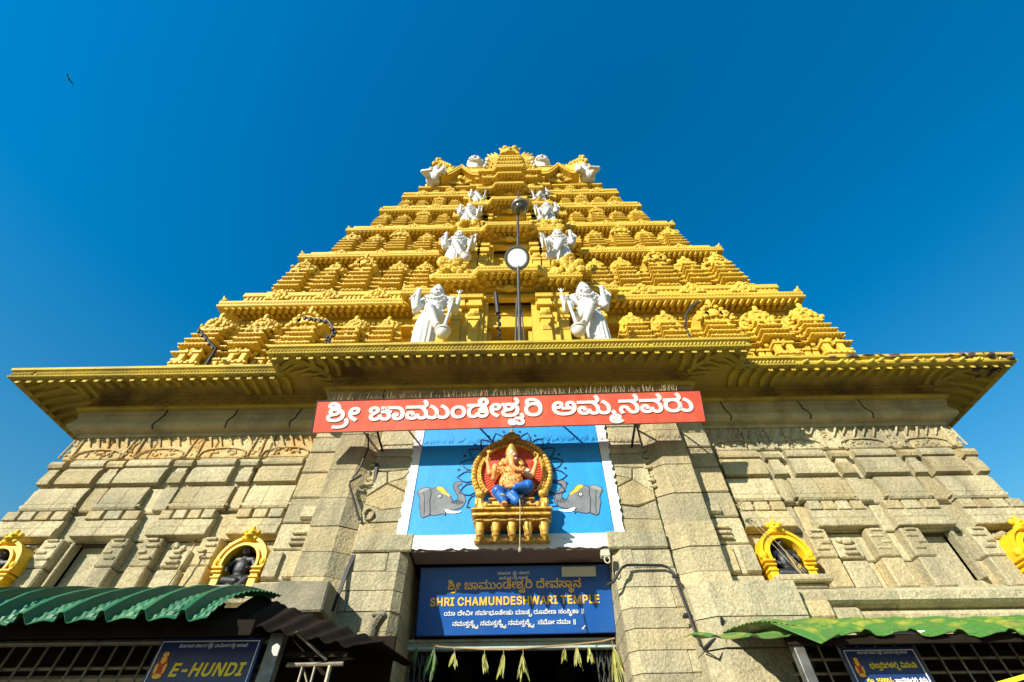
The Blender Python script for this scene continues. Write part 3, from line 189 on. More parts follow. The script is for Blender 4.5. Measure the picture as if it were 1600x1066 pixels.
283: [[226,-12,1,-56,0,0,-89,44,0,-50,80,0,0,55,1,0,44,0,36,71,0,68,42,0,48,0,1,53,0,0,64,-50,0,0,-43,1,0,-16,0,-6,-32,0,-7,-11,1,-68,6,1,2,6,0,4,19,0,0,7,1,0,22,0,-24,22,0,-21,0,1,-31,0,0,-41,-43,0,0,-41,1,0,-45,0,62,-58,0,64,0,1,69,0,0,64,70,0,5,58,1,76,0,1,5,-67,0,69,-61,0,48,0,1,56,0,0,44,73,0,0,51,1,0,59,0,-41,99,0,-68,76,0,-82,46,0,-41,6,1,153,6,1,51,-32,0,72,-88,0,38,-105,0,0,-60,1,0,-72,0,-49,-93,0,-80,-45,0,-46,0,1,-51,0,0,-64,26,0,-44,51,0,-22,36,1,31,4,1,-26,-48,0,-59,-50,0,-71,-19,0],[31,474,1,0,77,1,478,0,1,68,0,0,59,17,0,14,15,1,12,14,0,9,35,0,0,19,1,0,42,0,-52,47,0,-41,0,1,-39,0,0,-53,-44,0,0,-29,1,0,-5,0,0,-11,0,1,-5,1,-29,42,1,10,2,0,18,3,0,7,0,1,25,0,0,28,-23,0,0,-20,1,0,-23,0,-31,-25,0,-25,0,1,-36,0,0,-31,49,0,0,30,1,0,31,0,37,59,0,71,38,0,52,0,1,53,0,0,75,-43,0,41,-76,0,0,-50,1,0,-37,0,-22,-60,0,-24,-22,1,-19,-17,0,-51,-21,0,-66,-9,0,-41,0,1],[884,-12,1,-65,0,0,-100,70,0,-44,55,1,51,55,1,41,-52,0,73,-49,0,44,0,1,45,0,0,39,49,0,0,40,1,0,38,0,-4,53,0,-4,48,0,0,29,1,0,75,0,65,107,0,113,57,0,73,0,1,74,0,0,109,-51,0,72,-89,0,36,-118,0,0,-67,1,0,-79,0,-50,-112,0,-94,-59,0,-67,0,1,-56,0,0,-77,43,0,-39,73,0,0,44,1,0,44,0,30,58,0,51,29,0,30,0,1,37,0,0,39,-37,0,0,-30,1,0,-28,0,-31,-34,0,-24,0,1,-27,0,0,-29,30,0,0,30,1,8,2,1,-7,-15,0,-5,-26,0,0,-16,1,0,-36,0,45,-57,0,55,0,1,40,0,0,58,40,0,31,78,0,0,56,1,0,66,0,-44,113,0,-91,70,0,-72,0,1,-53,0,0,-77,-40,0,-41,-76,0,0,-55,1,0,-32,0,4,-47,0,4,-47,0,0,-33,1,0,-60,0,-48,-73,0,-76,-34,0]],
7: [[33,383,1,0,50,0,66,67,0,53,0,1,55,0,0,65,-67,0,0,-50,1,0,-49,0,-64,-67,0,-56,0,1,-54,0,0,-65,67,0],[97,384,1,0,-23,0,28,-32,0,27,0,1,28,0,0,28,32,0,0,23,1,0,23,0,-29,31,0,-27,0,1,-26,0,0,-29,-31,0],[33,105,1,0,50,0,66,67,0,53,0,1,55,0,0,65,-67,0,0,-50,1,0,-50,0,-64,-67,0,-56,0,1,-54,0,0,-65,68,0],[97,105,1,0,-23,0,28,-32,0,27,0,1,28,0,0,28,32,0,0,23,1,0,23,0,-29,32,0,-27,0,1,-26,0,0,-29,-32,0]],
23: [[283,-12,1,-70,0,0,-101,46,0,-54,83,0,0,55,1,0,32,0,21,56,0,42,45,0,31,16,1,14,-14,1,-130,-1,1,0,69,1,208,0,1,11,8,0,15,25,0,0,16,1,0,14,0,-9,26,0,-8,11,1,45,12,1,35,-12,1,8,-13,0,8,-28,0,0,-11,1,0,-16,0,-7,-23,0,-6,-9,1,203,0,1,0,-69,1,-134,2,1,15,10,1,29,-11,0,43,-42,0,24,-57,0,0,-34,1,0,-55,0,-52,-84,0,-103,-47,0],[287,66,1,80,0,0,69,69,0,0,49,1,0,37,0,-34,55,0,-66,30,0,-49,0,1,-50,0,0,-67,-31,0,-32,-55,0,0,-36,1,0,-53,0,74,-65,0],[36,474,1,0,77,1,298,0,1,54,0,0,44,10,0,10,8,1,13,10,0,9,25,0,0,14,1,0,33,0,-32,63,0,-33,33,1,65,43,1,47,-52,0,34,-83,0,0,-43,1,0,-19,0,-15,-55,0,-26,-22,1,-25,-22,0,-69,-20,0,-58,0,1]],
151: [[483,-12,1,-53,0,0,-69,40,0,-47,63,0,-20,34,1,-25,44,0,-36,44,0,-31,16,0,-20,0,1,-34,0,0,-37,-43,0,0,-38,1,0,-32,0,28,-67,0,23,-32,1,-78,-31,1,-23,32,0,-30,84,0,0,43,1,0,47,0,40,72,0,68,41,0,42,0,1,62,0,0,72,-58,0,34,-60,1,23,-39,0,38,-54,0,47,-27,0,35,0,1,52,0,0,43,73,0,0,50,1,0,70,0,-59,120,0,-99,81,0,-62,13,1,-334,0,1,0,77,1,529,0,1,0,-77,1,-60,0,1,6,7,1,51,-32,0,72,-86,0,38,-105,0,0,-60,1,0,-98,0,-97,-112,0]],
33: [[243,-12,1,-45,0,0,-74,29,0,-55,58,0,-29,85,0,0,56,1,0,72,0,50,112,0,91,64,0,62,0,1,41,0,0,61,-30,0,34,-54,0,0,-38,1,0,-39,0,-37,-60,0,-73,-34,0,-54,0,1,-52,0,0,-70,42,0,-19,23,1,20,66,1,13,-18,0,56,-43,0,45,0,1,49,0,0,44,32,0,0,27,1,0,27,0,-34,29,0,-26,0,1,-42,0,0,-54,-50,0,-25,-82,0,0,-47,1,0,-10,1,0,-40,0,21,-53,0,36,-31,0,49,-14,0,27,0,1,67,0,0,65,73,0,9,55,1,77,0,1,6,-67,0,72,-61,0,48,0,1,55,0,0,47,56,0,0,39,1,0,39,0,-37,60,0,-60,39,0,-36,7,1,68,45,1,50,-20,0,65,-58,0,32,-74,0,0,-44,1,0,-73,0,-87,-95,0,-92,0,1,-43,0,0,-66,24,0,-53,51,0,-23,39,1,33,1,1,-30,-43,0,-59,-51,0,-71,-21,0],[189,412,1,-54,17,0,-50,72,0,0,35,1,0,31,0,31,51,0,72,33,0,60,2,1,8,-78,1,-49,-1,0,-43,-25,0,0,-24,1,0,-23,0,41,-34,0,41,-10,1],[498,306,1,0,75,1,57,0,1,43,0,0,48,12,0,13,13,1,11,11,0,10,27,0,0,16,1,0,33,0,-43,54,0,-67,13,1,28,76,1,83,-18,0,81,-90,0,0,-59,1,0,-44,0,-50,-84,0,-59,-21,1,-13,-4,0,-20,-7,0,-23,-3,0,-20,0,1]],
134: [[283,-12,1,-70,0,0,-101,46,0,-54,83,0,0,55,1,0,32,0,21,56,0,42,45,0,31,16,1,14,-14,1,-130,-1,1,0,69,1,208,0,1,11,8,0,15,25,0,0,16,1,0,14,0,-9,26,0,-8,11,1,45,12,1,35,-12,1,8,-13,0,8,-28,0,0,-11,1,0,-16,0,-7,-23,0,-6,-9,1,203,0,1,0,-69,1,-134,2,1,15,10,1,29,-11,0,43,-42,0,24,-57,0,0,-34,1,0,-55,0,-52,-84,0,-103,-47,0],[287,66,1,80,0,0,69,69,0,0,49,1,0,37,0,-34,55,0,-66,30,0,-49,0,1,-50,0,0,-67,-31,0,-32,-55,0,0,-36,1,0,-53,0,74,-65,0],[36,474,1,0,77,1,389,0,1,0,-77,1]],
150: [[216,-12,1,-78,0,0,-96,116,0,0,116,1,0,62,0,35,104,0,70,79,0,50,22,1,15,-13,1,-170,0,1,0,77,1,573,0,1,0,-77,1,-44,0,1,12,7,1,43,-23,0,63,-76,0,34,-101,0,0,-61,1,0,-115,0,-97,-117,0,-81,0,1,-43,0,0,-63,23,0,-50,51,0,-23,42,1,32,5,1,-23,-51,0,-57,-52,0,-66,-18,0],[227,67,1,50,0,0,62,70,0,5,58,1,76,0,1,5,-67,0,71,-61,0,41,0,1,48,0,0,56,69,0,0,81,1,0,52,0,-31,93,0,-62,72,0,-93,42,0,-62,0,1,-17,0,1,-62,0,0,-94,-38,0,-64,-69,0,-32,-94,0,0,-55,1,0,-83,0,54,-70,0],[336,-144,1,8,159,1,77,0,1,8,-159,1]],
228: [[224,-12,1,-56,0,0,-89,44,0,-50,80,0,0,55,1,0,44,0,36,71,0,68,42,0,48,0,1,53,0,0,64,-50,0,0,-43,1,0,-16,0,-6,-32,0,-7,-11,1,-68,6,1,2,6,0,4,19,0,0,7,1,0,22,0,-24,22,0,-21,0,1,-31,0,0,-41,-43,0,0,-41,1,0,-45,0,62,-58,0,64,0,1,69,0,0,64,70,0,5,58,1,76,0,1,5,-67,0,68,-61,0,46,0,1,35,0,0,49,28,0,30,50,0,14,70,0,0,42,1,0,89,0,-56,158,0,-97,120,0,-123,69,0,-68,0,1,-33,0,0,-32,-30,0,0,-22,1,0,-24,0,31,-28,0,28,0,1,36,0,0,55,41,0,4,52,1,77,-7,1,-9,-55,0,-48,-69,0,-69,-32,0,-42,0,1,-43,0,0,-64,28,0,-34,55,0,0,40,1,0,34,0,36,55,0,65,32,0,45,0,1,88,0,0,154,-79,0,116,-139,0,66,-184,0,0,-106,1,0,-55,0,-20,-87,0,-36,-64,0,-52,-41,0,-64,-20,0,-37,0,1,-47,0,0,-61,27,0,-43,51,0,-22,36,1,31,3,1,-26,-48,0,-59,-50,0,-71,-19,0],[931,-12,1,-76,0,0,-113,77,0,-46,58,1,52,54,1,42,-53,0,87,-57,0,58,0,1,59,0,0,67,78,0,0,65,1,0,70,0,-50,106,0,-88,77,0,-58,25,1,43,77,1,68,-33,0,106,-100,0,61,-134,0,0,-83,1,0,-65,0,-46,-103,0,-94,-59,0]],
40: [[216,-12,1,-78,0,0,-96,116,0,0,116,1,0,62,0,35,104,0,70,79,0,50,22,1,15,-13,1,-170,0,1,0,77,1,470,0,1,53,0,0,45,10,0,10,8,1,14,10,0,8,25,0,0,14,1,0,33,0,-32,63,0,-33,33,1,65,43,1,47,-52,0,34,-83,0,0,-43,1,0,-19,0,-16,-55,0,-25,-22,1,-10,-9,0,-29,-16,0,-36,-11,0,-24,-3,1,1,6,1,43,-23,0,62,-78,0,34,-102,0,0,-60,1,0,-116,0,-97,-116,0,-81,0,1,-43,0,0,-63,23,0,-50,51,0,-23,42,1,32,5,1,-23,-51,0,-57,-52,0,-66,-18,0],[227,67,1,50,0,0,62,70,0,5,58,1,76,0,1,5,-67,0,71,-61,0,41,0,1,48,0,0,56,68,0,0,82,1,0,52,0,-31,94,0,-62,72,0,-93,41,0,-62,0,1,-17,0,1,-62,0,0,-94,-38,0,-64,-70,0,-32,-93,0,0,-56,1,0,-82,0,54,-70,0]],
219: [[304,-12,1,-69,0,0,-104,33,0,-68,58,0,-34,77,0,0,45,1,0,14,0,3,31,0,3,13,1,79,-11,1,-2,-10,0,-2,-18,0,0,-11,1,0,-26,0,18,-50,0,43,-41,0,75,-25,0,57,0,1,63,0,0,81,26,0,44,42,0,17,48,0,0,22,1,0,23,0,-12,43,0,-16,19,1,-2,3,0,-8,4,0,-3,3,1,-18,16,0,-54,19,0,-37,0,1,-42,0,0,-36,-21,0,0,-21,1,0,-19,0,33,-20,0,32,0,1,36,0,0,48,30,0,24,66,0,0,53,1,0,53,0,-33,89,0,-58,67,0,-76,37,0,-44,0,1,-36,0,0,-34,-29,0,0,-23,1,0,-24,0,31,-28,0,28,0,1,37,0,0,54,41,0,4,52,1,73,-7,1,-7,-54,0,-46,-69,0,-69,-33,0,-42,0,1,-43,0,0,-63,28,0,-35,55,0,0,40,1,0,52,0,80,69,0,68,0,1,66,0,0,108,-53,0,76,-90,0,41,-113,0,0,-60,1,0,-27,0,-7,-49,0,-7,-20,1,-1,-3,0,-3,-8,0,-3,-8,0,-2,-3,1,-23,-52,0,-91,-52,0,-56,0,1,-66,0,0,-74,57,0,0,58,1,0,31,0,30,50,0,66,29,0,52,0,1,44,0,0,70,-23,0,28,-17,1,7,-5,1,43,-27,0,40,-82,0,0,-45,1,0,-51,0,-33,-81,0,-68,-57,0,-104,-30,0]],
11: [[321,-12,1,-66,0,0,-85,39,0,-41,69,0,0,44,1,0,65,0,97,77,0,89,0,1,58,0,0,94,-33,0,77,-61,0,30,-43,1,31,-41,0,38,-93,0,10,-50,1,-83,-16,1,-14,75,0,-65,120,0,-103,69,0,-73,0,1,-51,0,0,-54,-36,0,0,-32,1,0,-36,0,55,-42,0,61,0,1,74,0,0,101,42,0,63,73,0,28,94,0,0,52,1,0,84,0,-60,76,0,-52,0,1,-44,0,0,-56,-63,0,-7,-53,1,-79,0,1,-7,57,0,-59,59,0,-42,0,1,-40,0,0,-38,-39,0,0,-32,1,0,-19,0,11,-39,0,6,-12,1,-76,-24,1,-9,19,0,-14,49,0,0,32,1,0,44,0,42,65,0,70,35,0,42,0,1,40,0,0,60,-23,0,48,-52,0,21,-42,1,-31,-5,1,22,51,0,56,52,0,62,19,0,30,0,1,67,0,0,82,-70,0,37,-110,0,0,-59,1,0,-38,0,-18,-85,0,-41,-82,0,-35,-35,1,-21,-15,1,-41,-34,0,-117,-47,0]],
159: [[380,-12,1,-109,0,0,-154,82,0,-80,145,0,0,93,1,0,79,0,51,114,0,93,62,0,61,0,1,45,0,0,64,-32,0,34,-60,0,0,-42,1,0,-43,0,-39,-68,0,-77,-40,0,-57,0,1,-22,0,0,-38,8,0,-31,15,0,-13,8,1,10,71,1,10,-7,0,27,-15,0,32,-10,0,19,0,1,53,0,0,48,45,0,0,34,1,0,32,0,-36,34,0,-29,0,1,-33,0,0,-58,-36,0,-36,-82,0,0,-69,1,0,-65,0,61,-108,0,120,-64,0,87,0,1,85,0,0,119,50,0,63,95,0,0,67,1,0,71,0,-80,111,0,-65,31,1,48,50,1,57,-28,0,80,-78,0,42,-98,0,0,-59,1,0,-80,0,-72,-133,0,-155,-80,0],[438,474,1,0,77,1,181,0,1,0,-77,1]],
241: [[598,-12,1,-48,0,0,-81,32,0,-69,47,0,-29,24,1,-4,4,0,-8,6,0,-4,3,1,-40,32,0,-82,51,0,-53,0,1,-41,0,0,-35,-36,0,0,-23,1,0,-24,0,37,-41,0,49,0,1,54,0,0,75,37,0,46,65,0,21,86,0,0,49,1,0,60,0,-34,85,0,-62,46,0,-42,0,1,-37,0,0,-53,-35,0,0,-41,1,0,-11,0,9,-32,0,15,-8,1,-22,-10,1,0,37,0,29,33,0,27,0,1,23,0,0,30,-31,0,0,-28,1,0,-28,0,-38,-37,0,-37,0,1,-44,0,0,-64,59,0,0,57,1,0,47,0,44,66,0,73,34,0,44,0,1,74,0,0,98,-69,0,49,-117,0,0,-72,1,0,-59,0,-26,-98,0,-26,-38,1,-40,-63,0,-117,-59,0,-70,0,1,-75,0,0,-90,73,0,0,69,1,0,32,0,33,58,0,69,37,0,54,0,1,43,0,0,70,-21,0,61,-35,0,27,-21,1,19,-14,1,42,-33,0,63,-44,0,59,-22,0,35,0,1,68,0,0,73,78,0,0,65,1,0,66,0,-51,107,0,-93,76,0,-62,18,1,139,6,1,48,-30,0,66,-79,0,35,-98,0,0,-61,1,0,-40,0,-23,-81,0,-51,-66,0,-86,-40,0],[490,474,1,0,77,1,89,0,1,68,0,0,59,17,0,14,15,1,12,14,0,9,35,0,0,19,1,0,42,0,-52,47,0,-41,0,1,-39,0,0,-53,-44,0,0,-29,1,0,-5,0,0,-11,0,1,-5,1,-29,42,1,10,2,0,18,3,0,7,0,1,25,0,0,28,-23,0,0,-20,1,0,-23,0,-31,-25,0,-25,0,1,-36,0,0,-31,49,0,0,30,1,0,31,0,37,59,0,71,38,0,52,0,1,53,0,0,75,-43,0,41,-76,0,0,-50,1,0,-37,0,-23,-60,0,-24,-22,1,-18,-17,0,-52,-21,0,-66,-9,0,-41,0,1]],
416: [[40,244,1,0,78,1,242,0,1,0,-78,1]],
57: [[231,-12,1,-91,0,0,-107,102,0,0,91,1,0,86,0,106,108,0,97,0,1,29,0,0,49,-14,0,39,-26,0,14,-19,1,-4,-1,1,1,2,0,1,15,0,0,3,1,0,29,0,-24,51,0,-44,39,0,-57,24,0,-33,3,1,154,5,1,23,-12,0,36,-40,0,21,-55,0,0,-36,1,0,-7,0,-2,-17,0,-1,-4,1,-2,1,1,17,19,0,41,26,0,51,14,0,31,0,1,94,0,0,98,-110,0,0,-84,1,0,-84,0,-105,-109,0,-97,0,1,-45,0,0,-70,27,0,-48,52,0,-13,35,1,19,-1,1,-13,-33,0,-49,-51,0,-70,-29,0],[237,63,1,65,0,0,60,67,0,0,51,1,0,55,0,-64,64,0,-57,0,1,-44,0,0,-56,-31,0,-26,-53,0,0,-33,1,0,-55,0,66,-65,0],[561,63,1,64,0,0,61,67,0,0,51,1,0,37,0,-29,53,0,-54,29,0,-39,0,1,-63,0,0,-62,-67,0,0,-50,1,0,-55,0,65,-65,0],[34,474,1,0,77,1,523,0,1,53,0,0,44,10,0,11,8,1,13,10,0,9,25,0,0,14,1,0,33,0,-32,63,0,-33,33,1,65,43,1,47,-52,0,34,-83,0,0,-43,1,0,-19,0,-16,-55,0,-25,-22,1,-26,-22,0,-69,-20,0,-57,0,1]],
216: [[216,-12,1,-52,0,0,-78,52,0,-44,108,0,0,82,1,0,68,0,50,117,0,90,88,0,125,49,0,75,0,1,51,0,0,95,-22,0,84,-52,0,33,-45,1,37,-104,1,-17,-68,1,-17,-29,0,-62,-38,0,-44,0,1,-33,0,0,-55,23,0,-34,48,0,0,36,1,0,52,0,69,49,0,45,0,1,34,0,0,47,-17,0,18,-13,1,45,-25,0,51,-101,0,0,-62,1,0,-59,0,-47,-88,0,-80,-49,0,-52,0,1,-68,0,0,-81,53,0,-35,63,1,32,5,1,-23,-51,0,-57,-52,0,-66,-18,0],[227,67,1,50,0,0,58,67,0,9,50,1,76,0,1,10,-61,0,67,-56,0,45,0,1,30,0,0,51,24,0,31,52,0,0,42,1,0,38,0,-24,71,0,-49,47,0,-38,0,1,-21,0,0,-27,-21,0,0,-19,1,0,-22,0,26,-22,0,26,0,1,16,0,0,35,15,0,24,35,0,0,30,1,0,30,0,-31,51,0,-57,36,0,-77,20,0,-46,0,1,-35,0,1,-62,0,0,-94,-38,0,-64,-69,0,-32,-93,0,0,-55,1,0,-82,0,54,-70,0],[287,743,1,86,0,0,134,-44,0,51,-37,1,52,-37,0,66,-92,0,33,-104,0,0,-55,1,0,-23,0,-9,-45,0,-8,-14,1,-80,132,1,34,13,1,-22,54,0,-78,88,0,-51,30,1,-43,26,0,-98,29,0,-63,0,1,-51,0,0,-60,-21,0,-27,-36,0,0,-25,1,0,-22,0,19,-44,0,19,-20,1,-61,-48,1,-17,20,0,-26,45,0,-15,49,0,0,24,1,0,58,0,59,68,0,98,31,0]],
267: [[226,-12,1,-56,0,0,-89,44,0,-50,80,0,0,55,1,0,44,0,36,71,0,68,42,0,48,0,1,53,0,0,64,-50,0,0,-43,1,0,-16,0,-6,-32,0,-7,-11,1,-68,6,1,2,6,0,4,19,0,0,7,1,0,22,0,-24,22,0,-21,0,1,-31,0,0,-41,-43,0,0,-41,1,0,-45,0,62,-58,0,64,0,1,69,0,0,64,70,0,5,58,1,76,0,1,5,-67,0,69,-61,0,48,0,1,56,0,0,44,73,0,0,51,1,0,59,0,-41,99,0,-68,76,0,-82,46,0,-41,6,1,153,6,1,51,-32,0,72,-88,0,38,-105,0,0,-60,1,0,-72,0,-49,-93,0,-80,-45,0,-46,0,1,-51,0,0,-64,26,0,-44,51,0,-22,36,1,31,4,1,-26,-48,0,-59,-50,0,-71,-19,0],[31,474,1,0,77,1,478,0,1,68,0,0,59,17,0,14,15,1,12,14,0,9,35,0,0,19,1,0,42,0,-52,47,0,-41,0,1,-39,0,0,-53,-44,0,0,-29,1,0,-5,0,0,-11,0,1,-5,1,-29,42,1,10,2,0,18,3,0,7,0,1,25,0,0,28,-23,0,0,-20,1,0,-23,0,-31,-25,0,-25,0,1,-36,0,0,-31,49,0,0,30,1,0,31,0,37,59,0,71,38,0,52,0,1,53,0,0,75,-43,0,41,-76,0,0,-50,1,0,-37,0,-22,-60,0,-24,-22,1,-19,-17,0,-51,-21,0,-66,-9,0,-41,0,1]],
242: [[326,476,1,-44,0,0,-62,-41,0,-42,-68,0,-14,-43,1,-8,-25,0,-10,-62,0,-5,-78,0,0,-49,1,0,-110,1,-91,0,1,0,127,1,0,79,0,25,140,0,64,110,0,59,33,1,17,-15,1,-168,0,1,0,77,1,308,0,1,68,0,0,59,17,0,14,15,1,12,14,0,9,35,0,0,19,1,0,42,0,-52,47,0,-41,0,1,-39,0,0,-53,-44,0,0,-29,1,0,-5,0,0,-11,0,1,-5,1,-29,42,1,10,2,0,18,3,0,7,0,1,25,0,0,28,-23,0,0,-20,1,0,-23,0,-31,-25,0,-25,0,1,-36,0,0,-31,49,0,0,30,1,0,31,0,37,59,0,71,38,0,52,0,1,53,0,0,75,-43,0,41,-76,0,0,-50,1,0,-41,0,-30,-67,0,-64,-45,0,-50,-8,1,5,9,1,62,-44,0,59,-115,0,18,-130,0,0,-70,1,0,-129,1,-91,0,1,0,110,1,0,50,0,-6,83,0,-11,68,0,-10,25,1,-24,65,0,-71,75,0]],
276: [[-355,41,1,33,-40,0,77,-60,0,93,-33,0,55,0,1,74,0,0,100,57,0,51,108,0,0,77,1,0,77,0,-58,161,0,-68,73,1,68,53,1,72,-85,0,68,-183,0,0,-98,1,0,-80,0,-46,-119,0,-82,-78,0,-111,-39,0,-66,0,1,-70,0,0,-111,40,0,-92,72,0,-42,48,1]],
48: [[308,-12,1,-74,0,0,-102,52,0,-63,86,0,-29,102,0,0,51,1,0,81,0,66,129,0,120,74,0,80,0,1,75,0,0,102,-53,0,62,-86,0,27,-101,0,0,-47,1,0,-85,0,-66,-130,0,-118,-73,0],[306,67,1,56,0,0,82,49,0,46,95,0,0,68,1,0,61,0,-42,92,0,-82,52,0,-61,0,1,-52,0,0,-83,-46,0,-48,-92,0,0,-69,1,0,-68,0,44,-94,0,83,-48,0],[721,-12,1,-76,0,0,-114,77,0,-45,58,1,52,54,1,41,-53,0,88,-57,0,55,0,1,62,0,0,66,78,0,0,65,1,0,66,0,-51,107,0,-93,76,0,-62,18,1,138,4,1,48,-30,0,67,-77,0,35,-98,0,0,-61,1,0,-40,0,-21,-81,0,-48,-66,0,-82,-40,0],[1088,-12,1,-76,0,0,-113,77,0,-46,58,1,51,54,1,42,-53,0,88,-57,0,57,0,1,60,0,0,66,78,0,0,65,1,0,70,0,-50,106,0,-88,77,0,-58,25,1,43,77,1,68,-33,0,106,-100,0,61,-134,0,0,-83,1,0,-65,0,-46,-103,0,-93,-59,0],[923,612,1,0,-19,0,-15,-55,0,-26,-22,1,-25,-22,0,-69,-20,0,-58,0,1,-130,0,1,0,77,1,112,0,1,54,0,0,44,10,0,10,8,1,13,10,0,9,25,0,0,14,1,0,33,0,-32,63,0,-33,33,1,65,43,1,47,-52,0,34,-83,0]],
224: [[224,-12,1,-56,0,0,-89,44,0,-50,80,0,0,55,1,0,44,0,36,71,0,68,42,0,48,0,1,53,0,0,64,-50,0,0,-43,1,0,-16,0,-6,-32,0,-7,-11,1,-68,6,1,2,8,0,4,17,0,0,7,1,0,22,0,-24,22,0,-21,0,1,-31,0,0,-41,-43,0,0,-41,1,0,-45,0,62,-58,0,64,0,1,69,0,0,64,70,0,5,58,1,76,0,1,5,-67,0,69,-61,0,48,0,1,36,0,0,44,32,0,20,57,0,0,35,1,0,46,0,-36,95,0,-48,55,1,71,48,1,46,-51,0,49,-115,0,0,-71,1,0,-72,0,-49,-93,0,-80,-45,0,-46,0,1,-51,0,0,-64,26,0,-44,51,0,-22,36,1,31,4,1,-26,-48,0,-59,-50,0,-71,-19,0],[337,354,1,-46,0,0,-69,20,0,-21,11,1,39,61,1,22,-12,0,45,-13,0,28,0,1,27,0,0,45,15,0,28,41,0,0,38,1,0,20,1,0,33,0,-28,49,0,-47,28,0,-30,0,1,-33,0,0,-34,-27,0,0,-23,1,0,-20,0,20,-22,0,27,-8,0,11,0,1,47,0,0,54,38,0,22,32,1,31,-45,1,-13,-19,0,-38,-43,0,-59,-29,0,-44,0,1,-34,0,0,-62,23,0,-38,50,0,0,38,1,0,51,0,77,71,0,66,0,1,57,0,0,79,-50,0,42,-84,0,0,-50,1,0,-61,0,-43,-77,0,-77,-36,0]],
19: [[574,-12,1,-47,0,0,-63,27,0,-44,51,0,-22,36,1,32,3,1,-26,-48,0,-59,-50,0,-71,-19,0,-45,0,1,-56,0,0,-89,44,0,-50,80,0,0,55,1,0,44,0,36,71,0,68,42,0,48,0,1,53,0,0,64,-50,0,0,-43,1,0,-16,0,-6,-32,0,-7,-11,1,-68,6,1,2,6,0,4,19,0,0,7,1,0,22,0,-24,22,0,-21,0,1,-31,0,0,-41,-43,0,0,-41,1,0,-45,0,62,-58,0,64,0,1,69,0,0,64,70,0,5,58,1,76,0,1,5,-67,0,70,-61,0,40,0,1,64,0,0,53,95,0,0,89,1,0,70,0,-33,105,0,-65,58,0,-48,0,1,-35,0,0,-50,-31,0,-29,-50,0,-6,-31,1,-78,0,1,-10,52,0,-65,60,0,-53,0,1,-45,0,0,-35,-36,0,0,-27,1,0,-13,0,4,-23,0,4,-10,1,-78,-19,1,-5,14,0,-7,35,0,0,20,1,0,61,0,85,77,0,76,0,1,38,0,0,63,-21,0,53,-44,0,21,-34,1,-9,-1,1,33,54,0,88,46,0,46,0,1,64,0,0,100,-71,0,58,-138,0,0,-102,1,0,-96,0,-52,-116,0,-87,-52,0]],
221: [[216,-12,1,-52,0,0,-78,52,0,-44,108,0,0,82,1,0,54,0,40,114,0,83,95,0,129,59,0,88,0,1,75,0,0,99,-44,0,63,-64,0,20,-31,1,5,2,1,-21,51,0,-66,90,0,-89,69,0,-112,39,0,-68,0,1,-73,0,0,-62,-45,0,0,-37,1,0,-23,0,19,-42,0,16,-17,1,-54,-56,1,-17,20,0,-29,46,0,-16,51,0,0,25,1,0,58,0,58,68,0,96,31,0,57,0,1,55,0,0,95,-21,0,80,-36,0,32,-24,1,65,-46,0,78,-125,0,35,-157,0,0,-97,1,0,-90,0,-44,-109,0,-80,-50,0,-54,0,1,-43,0,0,-63,23,0,-50,51,0,-23,42,1,32,5,1,-23,-51,0,-57,-52,0,-66,-18,0],[227,67,1,50,0,0,62,70,0,5,58,1,76,0,1,5,-67,0,71,-61,0,41,0,1,48,0,0,56,68,0,0,81,1,0,52,0,-31,93,0,-62,72,0,-93,41,0,-62,0,1,-17,0,1,-62,0,0,-94,-38,0,-64,-69,0,-32,-94,0,0,-55,1,0,-82,0,54,-69,0]],
25: [[326,476,1,-44,0,0,-62,-41,0,-42,-68,0,-14,-43,1,-8,-25,0,-10,-62,0,-5,-78,0,0,-49,1,0,-110,1,-91,0,1,0,127,1,0,79,0,25,140,0,64,110,0,59,33,1,17,-15,1,-168,0,1,0,77,1,339,0,1,54,0,0,44,10,0,11,8,1,13,10,0,9,25,0,0,14,1,0,33,0,-32,63,0,-33,33,1,65,43,1,47,-52,0,34,-83,0,0,-43,1,0,-39,0,-36,-58,0,-61,-34,0,-40,-4,1,6,4,1,57,-42,0,56,-111,0,18,-129,0,0,-69,1,0,-130,1,-91,0,1,0,110,1,0,50,0,-6,83,0,-11,68,0,-10,25,1,-24,65,0,-71,75,0]],
52: [[362,-12,1,-38,0,0,-71,23,0,-45,51,0,0,42,1,0,24,0,27,46,0,25,15,1,-6,-20,1,-65,10,0,-102,59,0,-57,90,0,0,57,1,0,53,0,42,80,0,79,45,0,55,0,1,39,0,0,62,-27,0,37,-53,0,0,-40,1,0,-35,0,-32,-60,0,-72,-37,0,-62,0,1,-23,0,0,-58,15,0,-19,11,1,7,63,1,20,-11,0,43,-10,0,21,0,1,53,0,0,44,36,0,0,25,1,0,26,0,-37,27,0,-29,0,1,-45,0,0,-52,-55,0,0,-44,1,0,-33,0,26,-57,0,60,-42,0,101,-26,0,75,-3,1,115,3,0,112,69,0,0,61,1,0,44,0,-49,52,0,-31,12,1,-96,0,1,0,77,1,49,0,1,54,0,0,44,10,0,11,8,1,13,10,0,9,25,0,0,14,1,0,33,0,-32,63,0,-33,33,1,65,43,1,47,-52,0,34,-83,0,0,-43,1,0,-46,0,-50,-65,0,-42,-14,1,-14,29,1,31,-17,0,46,-43,0,25,-55,0,0,-36,1,0,-48,0,-36,-69,0,-58,-46,0,-69,-28,0,-33,-6,1,-8,26,1,25,-16,0,25,-42,0,0,-31,1,0,-52,0,-80,-65,0],[364,59,1,36,0,0,42,25,0,0,28,1,0,27,0,-44,32,0,-35,1,1,-39,-2,0,-39,-32,0,0,-26,1,0,-23,0,39,-30,0]],
